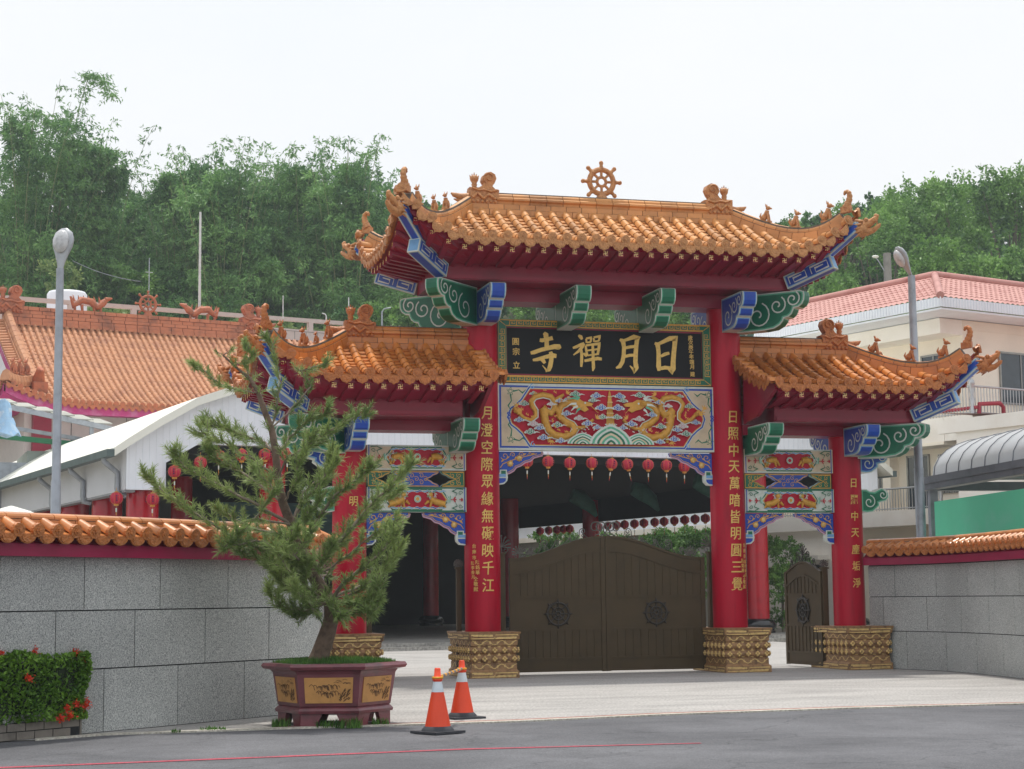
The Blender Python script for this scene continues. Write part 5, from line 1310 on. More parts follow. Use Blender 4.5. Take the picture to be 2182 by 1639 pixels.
for i in range(26): x = g.uniform(-2.6, .6); mb.tube([(x, -.1, .25), (x+g.uniform(-.1, .1), -.12, .6)], .012, core, 5)
mb.build('stems_and_shade_core', hedge)
fl = []
for (x, y, z) in [(.6, -.33, .35), (.46, -.33, .38), (.68, -.24, .4), (.36, -.33, .24), (.3, -.34, .33), (.72, -.08, .42), (.71, -.15, .33), (.2, -.33, .22), (.73, -.15, .62), (-.3, -.34, .72), (-.1, -.2, 1.02), (-.6, -.2, 1.02), (.5, -.25, 1.0), (-.95, -.33, .9), (-1.0, -.33, .3), (.62, -.25, .9)]:
    n = 70; p = g.normal(0, .024, (n, 3))+np.array([x, y, z]); leafmesh('flower_head', quads(p, .018, g), flow, hedge)
# ================================================================== covered forecourt hall behind the gate
white = mat('white_sheet_metal', S(232, 236, 243), .5, var=.06, vscale=.6, spec=.3); whiteS = mat('white_side_cladding', S(222, 224, 228), .55, var=.06, vscale=.5)
rooft = mat('dusty_white_roof', S(236, 236, 226), .7, var=.08, vscale=.4, dirt=S(206, 206, 194)); gutter = mat('grey_green_gutter', S(92, 108, 108), .5); galv = mat('galvanised_steel', S(160, 166, 174), .45, metal=.35, var=.2, vscale=4)
darkin = mat('dark_ceiling', S(36, 36, 38), .8, var=.1); soffit = mat('grey_soffit', S(150, 152, 156), .7); blackst = mat('polished_black_stone', S(22, 22, 26), .12, coat=.5)  # ceiling colour darkened to hold the shade inside the hall
floorm = groundmat('hall_floor', S(150, 148, 144), S(170, 168, 162), .45, .8, 5, .1, None, 12)
hallc = cw(-11.8, 54.5); HRZ = R(27)-YAW
hall = thing('covered_hall', 'large white sheet-metal hall with an arched roof behind the gate', 'hall', hallc, HRZ)
HW, HD = 28.7, 34
def arch(x):
    x = min(x, HW-x); return interp([-.5, 0, 1, 2.15, 3.53, 6, 9, 14.35], [6.1, 6.45, 7.1, 7.77, 8.26, 8.75, 9.1, 9.3], x)
xs = [-.45, 0, .5, 1, 1.6, 2.15, 2.8, 3.53, 4.7, 6, 7.5, 9, 11.5, 14.35]; xs = xs+[HW-x for x in xs[-2::-1]]
mb = MB(rooft); R1 = []
for y in [-.35]+[HD*i/12 for i in range(13)]:
    R1.append([Vector((x, y, arch(x)+.12)) for x in xs]+[Vector((x, y, arch(x)-.14)) for x in xs[::-1]])
mb.rings(R1, rooft, False); hroof = mb.build('roof', hall)
for xa in (-.68, HW+.42): mb = MB(gutter); mb.box(xa, xa+.26, -.3, HD, 5.98, 6.2, gutter); mb.build('gutter', hroof)
mb = MB(white); fb = [(0, 5.05), (1.23, 5.05), (1.23, 5.9), (2.25, 6.5), (HW-2.25, 6.5), (HW-1.23, 5.9), (HW-1.23, 5.05), (HW, 5.05)]
def fbot(x):
    q = min(x, HW-x); return 5.05 if q < 1.23 else interp([1.23, 2.25], [5.9, 6.5], q)
up = [(x, arch(x)-.1) for x in xs if 0 <= x <= HW]
fh = F((0, 0, 0), X3, Z3)
mb.prism(fb+up[::-1], fh, -.1, 0, white); i = 0
while .1+i*.21 < HW:
    x = .1+i*.21; i += 1; mb.box(x-.018, x+.018, -.014, 0, fbot(x)+.02, arch(x)-.12, white)
mb.prism([(a, b) for a, b in fb]+[(a, b-.05 if abs(b-5.05) > 0 else b-.05) for a, b in fb[::-1]], fh, -.12, .03, white)
mb.build('gable_wall', hall)
mb = MB(whiteS)
for x in (0, HW-.1):
    mb = MB(whiteS); zb_ = 5.0 if x == 0 else 5.2; mb.box(x, x+.1, .02, HD, zb_, 6.3, whiteS)
    for k in range(int(HD/.13)): y = .1+k*.13; mb.box(x-.022, x, y-.02, y+.02, 5.02, 6.28, whiteS) if x == 0 else None
    mb.build('side_wall', hall)
mb = MB(soffit)
mb.box(0, .3, .1, HD, 4.93, 4.998, soffit); mb.build('sill_beam', hall)
mb = MB(soffit); mb.box(.1, HW-.1, .02, .55, 6.46, 6.495, soffit); mb.build('soffit', hall)
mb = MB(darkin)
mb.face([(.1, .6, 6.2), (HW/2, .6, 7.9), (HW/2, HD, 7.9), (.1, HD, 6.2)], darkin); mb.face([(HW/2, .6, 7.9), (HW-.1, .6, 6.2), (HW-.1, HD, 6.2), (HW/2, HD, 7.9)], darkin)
mb.box(HW-.35, HW-.11, .3, HD, 5.18, 6.3, darkin); mb.box(.11, .35, .3, HD, 4.95, 6.3, darkin); mb.face([(.1, .58, 6.2), (HW-.1, .58, 6.2), (HW/2, .58, 7.9)], darkin)  # dark linings carry the shade on the inner faces of the walls
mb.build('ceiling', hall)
blackw = mat('dark_back_wall', S(24, 26, 28), .8)  # near-black colour stands in for the shade deep in the hall
mb = MB(blackw); mb.box(-.5, HW+.2, HD-.2, HD, 0, 8, blackw); mb.box(3.5, 3.7, 12, HD-.2, 0, 6.2, blackw); mb.build('back_wall', hall)  # includes an inner partition added to keep the view into the hall dark
mb = MB(floorm); mb.box(-1.5, HW+1.5, -2.6, HD+.3, -.02, .11, floorm); mb.box(-1.2, HW+1.2, -2.2, HD+.2, .11, .22, floorm); mb.build('platform', hall)
redin = mat('hall_red_lacquer', S(176, 0, 30), .25, coat=.4, spec=.4)
for (x, y, r_) in [(.72, .75, .5), (.72, 5.1, .5), (.72, 9.6, .5), (.72, 14, .5), (5.0, .9, .42), (23.75, .9, .4), (28.0, .9, .42), (23.75, 21, .42), (28.1, 21, .4), (28.1, 30, .4), (23.75, 30, .4), (5, 11, .4)]:
    mb = MB(redin); mb.lathe([(r_, .7), (r_, 6.2)], (x, y, 0), redin, 28); c = mb.build('column', hall)
    mb = MB(blackst); mb.lathe([(r_*1.5, .22), (r_*1.52, .3), (r_*1.4, .36), (r_*1.58, .44), (r_*1.6, .54), (r_*1.45, .66), (r_*1.05, .74), (r_*.9, .75)], (x, y, 0), blackst, 28); mb.build('stone_base', c)
def downpipe(y):
    mb = MB(galv); mb.tube([(-.55, y, 6.0), (-.55, y, 5.9), (-.12, y, 5.55), (-.12, y, 5.05), (-.1, y, 4.9), (.15, y, 4.85)], .09, galv, 8); mb.build('downpipe', hall)
downpipe(.6); downpipe(5.0); downpipe(9.6)
fish = mat('green_carved_bracket', S(70, 120, 104), .6, var=.3, vscale=3)
for y in (8, 13, 18.5):
    mb = MB(fish); mb.tube([(HW-3.0, y, 6.3), (HW-2.5, y, 6.1), (HW-2.0, y, 5.75), (HW-1.7, y, 5.3)], [.34, .4, .3, .08], fish, 8, flat=.4); mb.build('carved_bracket', hall)
teal = mat('teal_panel', S(72, 110, 112), .6); mb = MB(teal, white)
mb.box(7, 13.6, 13.0, 13.1, 4.2, 5.4, teal); mb.build('banner_board', hall)
stat = mat('pale_stone', S(170, 168, 160), .7, var=.2)
def L2(p): return hall.matrix_basis @ Vector(p)
bpy.context.view_layer.update()
HM = Matrix.Translation(hallc) @ Matrix.Rotation(HRZ, 4, 'Z')
for i, (x, y) in enumerate(((10.4, 17), (12.6, 18.5))):
    mb = MB(stat); mb.box(-.5, .5, -.4, .4, 0, .9, stat); mb.box(-.6, .6, -.5, .5, .9, 1.0, stat); mb.lathe([(.4, 1), (.42, 1.3), (.3, 1.7), (.14, 2.0), (.2, 2.15), (.2, 2.3), (.08, 2.45)], (0, 0, 0), stat, 12)
    o = mb.build('stone_statue'); o.location = HM @ Vector((x, y, .22)); o.rotation_euler = (0, 0, HRZ); setp(o, ['pale stone figure on a plinth, left one in the dark hall', 'pale stone figure on a plinth, right one in the dark hall'][i], 'statue')
# ================================================================== paper lanterns
lan = mat('lantern_red', S(186, 16, 58), .55, var=.08, vscale=4); lanG = mat('lantern_gold', S(206, 140, 50), .5); lanI = mat('lantern_mark', S(90, 20, 60), .6); tass = mat('tassel_white', S(220, 222, 214), .6)
def make_lantern(label, group, loc, rz):
    t = thing('paper_lantern', label, 'lantern', loc, rz, group)
    mb = MB(lan, lanG, lanI)
    prof = [(.06, -.175), (.12, -.16), (.17, -.11), (.195, -.04), (.2, .02), (.185, .09), (.14, .15), (.07, .18)]
    mb.lathe(prof, (0, 0, 0), lan, 20)
    for k in range(8):
        a = 2*PI*k/8+.2; mb.tube([Vector((math.cos(a)*(r_+.003), math.sin(a)*(r_+.003), z)) for r_, z in prof], .004, lanG, 4, caps=False)
    for k in (1, 3, 5, 7):
        a = 2*PI*k/8+.2+PI/8
        for z in (.07, 0, -.07): mb.ball((math.cos(a)*.19, math.sin(a)*.19, z), (.03, .03, .03), lanI, 6, 4)
    mb.build('shade', t)
    mb = MB(lanG); mb.lathe([(.075, -.23), (.08, -.17)], (0, 0, 0), lanG, 12); mb.build('ring', t); mb = MB(lanG); mb.lathe([(.06, .17), (.06, .21), (.006, .212), (.006, .32)], (0, 0, 0), lanG, 12); mb.build('cap', t)
    mb = MB(tass, lanG, red); mb.tube([(0, 0, -.23), (0, 0, -.3)], .006, lanG, 5); mb.tube([(0, 0, -.3), (0, 0, -.42)], .022, tass, 6); mb.tube([(0, 0, -.42), (0, 0, -.52)], .012, lanG, 5); mb.tube([(0, 0, -.52), (0, 0, -.6)], [.016, .006], red, 5); mb.build('tassel', t)
    return t
ORD = ['first', 'second', 'third', 'fourth', 'fifth', 'sixth', 'seventh', 'eighth', 'ninth', 'tenth', 'eleventh', 'twelfth', 'thirteenth', 'fourteenth', 'fifteenth', 'sixteenth', 'seventeenth']
def hall_hit(u, v, axis, val):
    """where the sight line through a measured point meets a plane of the hall"""
    inv = HM.inverted(); o = inv @ CAM; d = inv.to_3x3() @ ray(u, v); t = (val-o[axis])/d[axis]; return o+d*t
lproto = None
front = [(1123, 984), (1168, 984), (1214, 987), (1261, 987), (1303, 989), (1337, 990), (1381, 991), (1420, 992), (1458, 995)]
for i, (u, v) in enumerate(front):
    p = hall_hit(u, v, 1, -.25); lb = '%s red lantern from the left in the row hanging above the main gate' % ORD[i]
    w_ = HM @ p
    if lproto is None: lproto = make_lantern(lb, 'lanterns along the front of the hall', w_, .4); lo_ = lproto
    else: lo_ = dup(lproto, w_, .4+i*.7, lb)
    if i in (4, 5): lo_.rotation_euler = (0, R(12 if i == 4 else -16), .4)
for i, (u, v, lb) in enumerate([(372, 1005, 'red lantern at the far left corner of the hall opening'), (427, 986, 'red lantern just right of the corner one, half behind a pine twig'), (466, 972, 'third red lantern from the left edge of the hall opening, behind the pine'), (515, 970, 'fourth red lantern from the left edge of the hall opening, behind the pine'), (565, 969, 'red lantern left of the pine top stem, fifth from the corner'), (612, 967, 'sixth red lantern from the hall corner, beside the blue cloud wing')]):
    dup(lproto, HM @ hall_hit(u, v, 1, -.25), .3*i, lb)
dup(lproto, HM @ hall_hit(325, 1064, 1, -.15), .2, 'red lantern hanging in front of the thick corner column of the hall'); dup(lproto, HM @ hall_hit(248, 1062, 0, -.25), .2, 'red lantern between the two thick columns at the left of the hall')
side = [1151, 1169, 1187, 1201, 1214, 1275, 1295, 1314, 1331, 1352, 1372, 1395, 1415, 1437, 1459, 1481, 1503]
for i, u in enumerate(side):
    v = 1104.8+(1503-u)*.0765; p = hall_hit(u, v, 0, HW-.1)
    dup(lproto, HM @ p, i*.9, '%s dark lantern from the far end of the side eave row' % ORD[i], 'lanterns along the side eave of the hall')
# ================================================================== long pale building beyond the hall, seen under its side eave
crm = mat('cream_render', S(247, 238, 222), .8, var=.08, vscale=.5); crm2 = mat('cream_render_light', S(250, 245, 236), .8, var=.07, vscale=.4, dirt=S(232, 222, 208)); greyw = mat('grey_render', S(132, 130, 126), .85)
an = thing('service_building', 'long low pale building with a grey wall beyond the hall side eave', 'building', hallc, HRZ)
mb = MB(crm2); mb.box(37, 37.3, -2, 75, 5.25, 9.5, white); mb.build('upper_wall', an)
mb = MB(crm2); mb.box(36.7, 37, -2, 75, 4.95, 5.24, crm2); mb.build('beam', an)
mb = MB(greyw); mb.box(37, 37.3, -2, 75, 0, 4.94, greyw); mb.build('lower_wall', an)
for y in (12, 26, 40): mb = MB(crm2); mb.box(36.6, 36.99, y, y+.5, 0, 4.94, crm2); mb.build('pillar', an)
# ================================================================== temple with the big tiled roof, far left
tileT = mat('weathered_roof_tile', S(192, 136, 98), .68, var=.2, vscale=1.2, dirt=S(160, 104, 78)); ornT = mat('weathered_ornament', S(176, 100, 66), .6, var=.35, vscale=3, bump=.5, bscale=12, dirt=S(120, 84, 66)); pinkb = mat('pink_eave_board', S(178, 52, 116), .6, var=.3, vscale=1.2, dirt=S(190, 130, 160))
to = cw(-24.1, 83.9); TRZ = R(31)-YAW
temple = thing('temple_hall', 'temple hall with a huge sweeping weathered orange tile roof, left background', 'temple', to, TRZ)
TW, TR, TZ0, TZ1 = 19.4, 7.5, 11.15, 16.15; XL = 2.0
def TH(x, y):
    q = y/TR; z = TZ0+(TZ1-TZ0)*max(0, q)**1.35+(min(0, q)*1.5)
    for e in (x, TW-x):
        if e < 4.5: z += 1.0*((4.5-e)/4.5)**2.2*max(0, 1-q)**2.5
    return z
mb = MB(tileT, ornT)
us = [.2+.335*i for i in range(58)]
def ST(u, t): y = TR*(1-t); return Vector((u, y, TH(u, y)))
tile_field(mb, ST, us, lambda u: max(0, 1-u/TR) if u < XL else .01, .118, tileT, ornT, tl=.42, pan=.3, dh=.26, half=5, t1=1.0)
def SE(u, t): x = XL*(1-t); return Vector((x, u, TH(u, x)*0+TZ0+(TH(5, x)-TZ0)+1.0*max(0, (4.5-u)/4.5 if u < 4.5 else 0)**2.2*t**2))
tile_field(mb, SE, [.4+.34*i for i in range(34)], lambda u: max(0, 1-u/XL) if u < XL else 0, .1, tileT, ornT, tl=.45, pan=.35, dh=.26, half=5)
for t_ in range(22):   # short tiles along the gable verge
    t = .03+t_*.026; y = TR*(1-t); p = ST(XL, t)
    mb.tube([p+Vector((.1, 0, .12)), p+Vector((-.6, 0, .05))], .1, tileT, 7)
mb.add([(x, TR*2-y, TH(x, y)) for x in (XL+.1, TW) for y in (0, 3.5, TR)], [(0, 1, 4, 3), (1, 2, 5, 4)], tileT)
troof = mb.build('roof', temple)
tileT2 = mat('dark_ridge_tile', S(188, 116, 82), .6, var=.3, vscale=1.0, dirt=S(120, 78, 62))
mb = MB(tileT2, mortar); Pr = lambda t: Vector((lerp(XL, 16.1, t), TR, TZ1-.25))
sweep(mb, Pr, .002, .998, 2, rect(.5, 0, .9), mortar)
for z0, z1, w_, k in ((0, .2, .8, 22), (.215, .4, .66, 22), (.415, .58, .7, 20), (.595, .78, .62, 22), (.795, .98, .72, 24)): brick_course(mb, Pr, 0, 1, k, rect(w_, z0, z1), tileT2, gap=.03)
mb.build('ridge', troof)
mb = MB(tileT, mortar); Pd = lambda t: ST(XL+.15, lerp(.0, .78, t))
brick_course(mb, Pd, 0, 1, 18, rect(.5, -.1, .3), tileT, gap=.03); brick_course(mb, Pd, 0, 1, 16, dome(.4, .32, .62, 4), tileT, gap=.03); mb.build('descending_ridge', troof)
mb = MB(ornT); p = Pd(1.0); mb.tube([p+Vector((0, .1, 0)), p+Vector((0, -.2, .5)), p+Vector((0, -.5, .9)), p+Vector((0, -.8, .8))], [.34, .3, .2, .06], ornT, 7); mb.box(p.x-.35, p.x+.35, p.y-.6, p.y+.1, p.z-.3, p.z+.3, ornT); mb.build('ridge_end', troof)
mb = MB(tileT); 
def Ph(t): x = XL*(1-t)+.0; return Vector((x, x, TH(x, x)+.15))
brick_course(mb, Ph, 0, .93, 9, dome(.5, -.1, .5, 4), tileT, gap=.03); mb.build('hip_ridge', troof)
for i in range(3):
    mb = MB(ornT); beast(mb, Ph(.2+.22*i)+Z3*.5, (-1, -1, 0), .7, ornT); mb.build('guardian_beast', troof)
for x, sg in ((XL, -1), (16.1, 1)):
    mb = MB(ornT); acroterion(mb, x-sg*.3, TR, TZ1+.35, sg, ornT, 2.1); mb.build('ridge_dragon', troof)
for x, sg in ((6.4, 1), (12.9, -1)):      # dragons running towards the wheel
    mb = MB(ornT); z = TZ1+.75
    mb.tube([(x-sg*.9, TR, z+.75), (x-sg*.75, TR, z+.25), (x-sg*.3, TR, z+.6), (x+sg*.2, TR, z+.55), (x+sg*.55, TR, z+.25), (x+sg*.85, TR, z+.5), (x+sg*1.1, TR, z+.75)], [.06, .16, .2, .2, .18, .2, .1], ornT, 7)
    for dx in (-.7, -.3, .35, .7): mb.tube([(x+sg*dx, TR, z+.35), (x+sg*(dx+.05), TR, z-.05)], [.1, .07], ornT, 5)
    for k in range(6): mb.tube([(x-sg*(.7-.28*k), TR, z+.5), (x-sg*(.78-.28*k), TR, z+.85)], [.09, .01], ornT, 4)
    mb.tube([(x+sg*1.0, TR, z+.7), (x+sg*1.35, TR, z+.8)], [.16, .05], ornT, 6); mb.build('roof_dragon', troof)
mb = MB(ornT); o = Vector((9.75, TR, TZ1+1.4))
c_ = lambda r_, n=20: [o+Vector((math.cos(2*PI*i/n)*r_, 0, math.sin(2*PI*i/n)*r_)) for i in range(n+1)]
mb.tube(c_(.44), .08, ornT, 6, caps=False); mb.tube(c_(.16), .06, ornT, 6, caps=False)
for k in range(8): a = PI/4*k; d = Vector((math.cos(a), 0, math.sin(a))); mb.tube([o+d*.12, o+d*.66], .045, ornT, 5); mb.ball(o+d*.68, .075, ornT, 6, 4)
mb.lathe([(.3, -.75), (.22, -.55), (.16, -.42)], o, ornT, 10); mb.build('dharma_wheel', troof)
mb = MB(galv); mb.tube([(9.9, TR+.3, TZ1+.8), (9.9, TR+.3, TZ1+4.0)], .03, galv, 5); mb.tube([(9.7, TR+.3, TZ1+3.2), (10.1, TR+.3, TZ1+3.2)], .02, galv, 4); mb.build('lightning_rod', troof)
mb = MB(pinkb)
g1 = [Vector((x, .12, TH(x, 0)-.12)) for x in us]; mb.rings([g1, [p-Z3*.42 for p in g1], [p-Z3*.42+Vector((0, 1.6, .1)) for p in g1]], pinkb, False, False, False)
g1 = [Vector((.12, y, SE(y, 1).z-.12)) for y in (0.1, 1, 2, 3, 4.5, 8, 12)]; mb.rings([g1, [p-Z3*.42 for p in g1], [p-Z3*.42+Vector((1.6, 0, .1)) for p in g1]], pinkb, False, False, False)
for t0_ in range(14): t = .02+t0_*.042; p = ST(XL, t); q = ST(XL, t+.044); mb.face([p+Vector((-.6, 0, -.05)), q+Vector((-.6, 0, -.05)), q+Vector((-.6, 0, -.5)), p+Vector((-.6, 0, -.5))], pinkb)
mb.build('eave_board', troof)
tw_ = mat('pale_wall_panels', S(198, 192, 186), .7, var=.06); grn = mat('green_tile', S(30, 110, 100), .4); 
mb = MB(tw_); mb.box(1.6, TW-1.6, 1.8, 13, 0, 10.9, tw_); mb.face([(XL-.3, TR*.45, TZ0+1.6), (XL-.3, TR*1.55, TZ0+1.6), (XL-.3, TR, TZ1-.2)], white)
for x in (3.9, 6.7, 9.4): mb.box(x, x+.02, 1.78, 1.8, 7, 10.9, joint)
tw = mb.build('wall', temple)
for x in (2.4, 8.2, 13.6): mb = MB(maroon); mb.box(x-.45, x+.45, 1.5, 1.8, 0, 10.9, maroon); mb.build('pilaster', temple)
mb = MB(fish); mb.tube([(8.3, 1.5, 10.6), (8.4, .9, 10.4), (8.3, .7, 9.7), (8.2, 1.3, 9.3)], [.2, .4, .3, .15], grn, 7); mb.build('carved_bracket', temple)
mb = MB(grn, joint)
for k in range(7): x = 3.9+k*.56; mb.box(x, x+.48, 1.74, 1.8, 9.15, 9.5, grn); mb.beam((x+.04, 1.735, 9.2), (x+.44, 1.735, 9.46), .02, .06, joint); mb.beam((x+.04, 1.733, 9.46), (x+.44, 1.733, 9.2), .02, .06, joint)
mb.build('vent_blocks', tw)
# pale tiled block behind it, with a railing on its roof
ptile = mat('pale_pink_wall_tile', S(206, 190, 184), .6, var=.06); bo = cw(-33, 101)
blk = thing('tiled_building', 'pale pink tiled building with a flat railed roof behind the temple roof', 'building', bo, TRZ)
ZT = 18.6
mb = MB(ptile, joint); mb.box(0, 36, 0, 14, 0, ZT, ptile)
for i in range(45): mb.box(i*.8, i*.8+.03, -.012, 0, ZT-3, ZT, greyw)
for i in range(5): mb.box(0, 36, -.014, -.001, ZT-.7*i-.03, ZT-.7*i, greyw)
b_ = mb.build('wall', blk)
mb = MB(ptile); mb.box(0, 36, 0, .3, ZT+.62, ZT+.86, ptile); mb.box(0, 36, .05, .25, ZT, ZT+.12, ptile)
for i in range(10): mb.box(i*3.9, i*3.9+.3, -.02, .32, ZT, ZT+.62, ptile)
mb.build('railing', blk)
mb = MB(crm2, galv); mb.box(21.5, 29, -.7, 0, ZT-3.1, ZT-2.6, crm2); mb.build('canopy_slab', blk)
def WP(u, v, d): return AD(u, v, d)
p = WP(143, 632, 108); mb = MB(white); mb.lathe([(1.15, -.6), (1.2, 0), (1.2, 1.1), (1.1, 1.25), (.1, 1.4)], (0, 0, 0), white, 20); o = mb.build('water_tank', loc=p); o.location.z = ZT+.6; setp(o, 'white round water tank on the pale building behind the temple', 'water tank')
def pole(u, v0, v1, d, r_, label, m=galv, cat='pole', bend=None):
    a = AD(u, v0, d); b = AD(u, v1, d); h = b.z-a.z; mb = MB(m); pts = [(0, 0, 0), (0, 0, h)]
    if bend: pts = [(0, 0, 0), (0, 0, h*.75), (bend*.15, 0, h*.92), (bend*.6, 0, h)]
    mb.tube(pts, [r_, r_*.8]+[r_*.7]*(len(pts)-2), m, 6); o = mb.build('mast', loc=a); setp(o, label, cat); return o
wpole = mat('white_pole', S(214, 216, 216), .5)
pole(425, 660, 452, 104, .09, 'tall slim white antenna mast rising behind the temple ridge', wpole, 'mast')
pole(603, 680, 630, 104, .035, 'thin white pole on the railed roof, nearest the temple ridge end', wpole); pole(743, 690, 634, 104, .04, 'thin white pole just left of the scroll on the left gate roof', wpole)
pole(814, 694, 655, 106, .06, 'small grey lamp pole bent to the right behind the left gate roof', galv, 'lamp pole', .9); pole(695, 690, 668, 104, .05, 'short white bent pole on the railed roof', wpole, 'pole', -.4)
# sheds and tarpaulin between the hall and the temple
so_ = cw(-19.6, 72); shed = thing('metal_shed', 'grey metal shed with a green roof edge and a sheet awning, far left', 'shed', so_, R(20)-YAW)
shw = mat('grey_green_sheet', S(158, 166, 158), .6, var=.15, vscale=.8); grned = mat('green_edge', S(40, 120, 80), .5); acr = mat('awning_sheet', S(170, 172, 164), .6, var=.2, vscale=1)
mb = MB(shw, galv); mb.box(0, 6, 0, 5, 0, 7.7, shw); mb.box(-1.5, 1.3, -.3, 0, 0, 7.2, galv); mb.build('wall', shed)
mb = MB(grned); mb.beam((-2, -.4, 8.3), (6.2, -.4, 7.6), .25, .2, grned); mb.build('roof_edge', shed)
mb = MB(acr, galv); 
for i in range(8): mb.beam((-2.4+i*.75, -1.2, 9.8-i*.15), (-2.4+i*.75, 3, 10.4-i*.15), .74, .05, acr)
mb.beam((-2.8, -1.2, 9.72), (3.4, -1.2, 8.5), .15, .2, galv); mb.beam((-2.8, -.4, 8.9), (2.6, -.4, 8.1), .15, .15, galv)
for x in (-2.2, 2.4): mb.beam((x, -1.1, 6.5), (x, -1.1, 9.7-(x+2.2)*.19), .16, .16, galv, up=(0, 1, 0))
mb.build('awning', shed)
tarp = mat('blue_striped_tarpaulin', S(150, 186, 218), .7, var=.3, vscale=3.5, dirt=S(214, 222, 230))
mb = MB(tarp); rr = []
for i in range(9):
    t = i/8; rr.append([Vector((math.cos(2*PI*j/14)*(.1+.5*t+.08*math.sin(j*3+i)), math.sin(2*PI*j/14)*(.1+.4*t)-.6, 1.35*(1-t)**1.2+.09*math.sin(j*2.2+i*1.3))) for j in range(14)])
mb.rings(rr, tarp, True); o = mb.build('tarpaulin', loc=AD(8, 930, 70)); setp(o, 'crumpled blue and white tarpaulin on the shed roof at the left edge', 'tarpaulin')
par = mat('parasol_canvas', S(224, 224, 218), .8)
p = AD(24, 1078, 48); mb = MB(par); mb.lathe([(1.7, -.72), (1.1, -.42), (.5, -.14), (.03, 0)], (0, 0, 0), par, 8, smooth=False); t_ = thing('parasol', 'white parasol top showing over the granite wall at the far left', 'parasol', (p.x, p.y, 0)); mb.build('canopy', t_, loc=(0, 0, p.z)); mb = MB(galv); mb.tube([(0, 0, 0), (0, 0, p.z-.05)], .04, galv, 6); mb.build('pole', t_)
# ================================================================== cream building on the right
eo = cw(13.48*1.25, 55.66*1.25, -.4); BRZ = R(33)-YAW
bld = thing('cream_building', 'two-storey cream building with red tiled roof and balconies, right background', 'building', eo, BRZ)
rtile = mat('salmon_roof_tile', S(186, 132, 123), .55, var=.14, vscale=1.5, dirt=S(160, 90, 82)); glass = mat('dark_window_glass', S(60, 70, 78), .12, spec=.6); alu = mat('aluminium_frame', S(150, 150, 146), .4, metal=.4); steel = mat('stainless_rail', S(186, 188, 190), .3, metal=.6); rpipe = mat('red_pipe', S(166, 44, 62), .5)
bld.scale = (1.25, 1.25, 1.25); LX, LY = 12, 10.2
mb = MB(crm)
mb.box(1.0, LX, 0, LY, 0, 10.2, crm)                       # recessed block
mb.box(0, 1.0, 0, LY, 9.72, 10.2, crm2); mb.box(1.0, LX, -.02, 0, 9.9, 10.2, crm)
mb.box(0, 1.0, -.0, LY, 6.2, 7.05, crm2)                  # second-floor parapet and slab
mb.box(0, 1.0, 0, LY, 3.75, 4.25, crm2)
mb.box(.25, 1.0, 5.4, LY, 0, 3.75, crm2); mb.box(.72, 1.02, 5.0, 5.4, 7.05, 9.72, crm); mb.box(.6, 1.02, 3.0, 3.35, 4.25, 6.2, crm); mb.box(0, 1, 9.0, 9.4, 0, 9.72, crm)
mb.box(-.04, 0, 0, LY, 6.2, 6.3, crm)
wallm = mb.build('wall', bld)
mb = MB(crm2); mb.box(0, LX, -1.2, -.02, 6.3, 7.05, crm2); mb.build('balcony', bld)
mb = MB(crm2, rtile); mb.box(-1.5, 9, -6, -1.9, 0, 6.5, crm2); mb.face([(-1.55, -6.1, 6.52), (9, -6.1, 6.52), (9, -1.2, 7.0), (-1.55, -1.2, 7.0)], rtile); mb.box(-1.6, -1.45, -6.1, -1.25, 6.35, 6.75, crm2); mb.build('extension', bld)
# tiled hip roof
mb = MB(rtile); ez, rz_ = 10.62, 12.15; ov, rn = 1.2, 2.6
def slope(P0, ex, n, L, inner):
    ex = Vector(ex); iv = Vector(inner); k = int(L/.115); rows = 9; g = []
    for j in range(rows+1):
        for s2 in ((0, .0), (1, .03)) if 0 < j < rows else ((0, 0),):
            row = []
            for i in range(k+1):
                x = L*i/k; t = j/rows
                q = P0+ex*max(x, t*(rn+ov))+iv*(t*(rn+ov))+Z3*((rz_-ez)*t+.022*math.cos(PI*i)+ (s2[1]))
                row.append(q)
            g.append(row)
    mb.rings(g, rtile, False, False, False)
slope(Vector((-ov, -ov, ez)), (1, 0, 0), 1, LX+1, (0, 1, 0)); slope(Vector((-ov, -ov, ez)), (0, 1, 0), 1, LY+1, (1, 0, 0))
roofb = mb.build('roof', bld)
mb = MB(rtile); mb.tube([(-ov, -ov, ez+.03), (-ov+rn+ov, -ov+rn+ov, rz_+.06)], .12, rtile, 8); mb.tube([(rn-.0, rn, rz_+.05), (LX+1, rn, rz_+.05)], .15, rtile, 8); mb.tube([(rn, rn, rz_+.05), (rn, LY+1, rz_+.05)], .15, rtile, 8); mb.build('hip_cap', roofb)
mb = MB(white, soffit); mb.box(-ov, LX+1, -ov, -ov+.04, ez-.32, ez-.02, white); mb.box(-ov, -ov+.04, -ov+.041, LY+1, ez-.32, ez-.02, white)
for i in range(110): mb.box(-ov+.06+i*.125, -ov+.09+i*.125, -ov-.02, -ov, ez-.31, ez-.03, white); mb.box(-ov-.02, -ov, -ov+.06+i*.125, -ov+.09+i*.125, ez-.31, ez-.03, white)
mb.box(-ov+.05, LX+1, -ov+.05, 1.0, ez-.4, ez-.34, white); mb.box(-ov+.05, 1.0, 1.01, LY+1, ez-.4, ez-.34, white); mb.build('fascia', roofb)
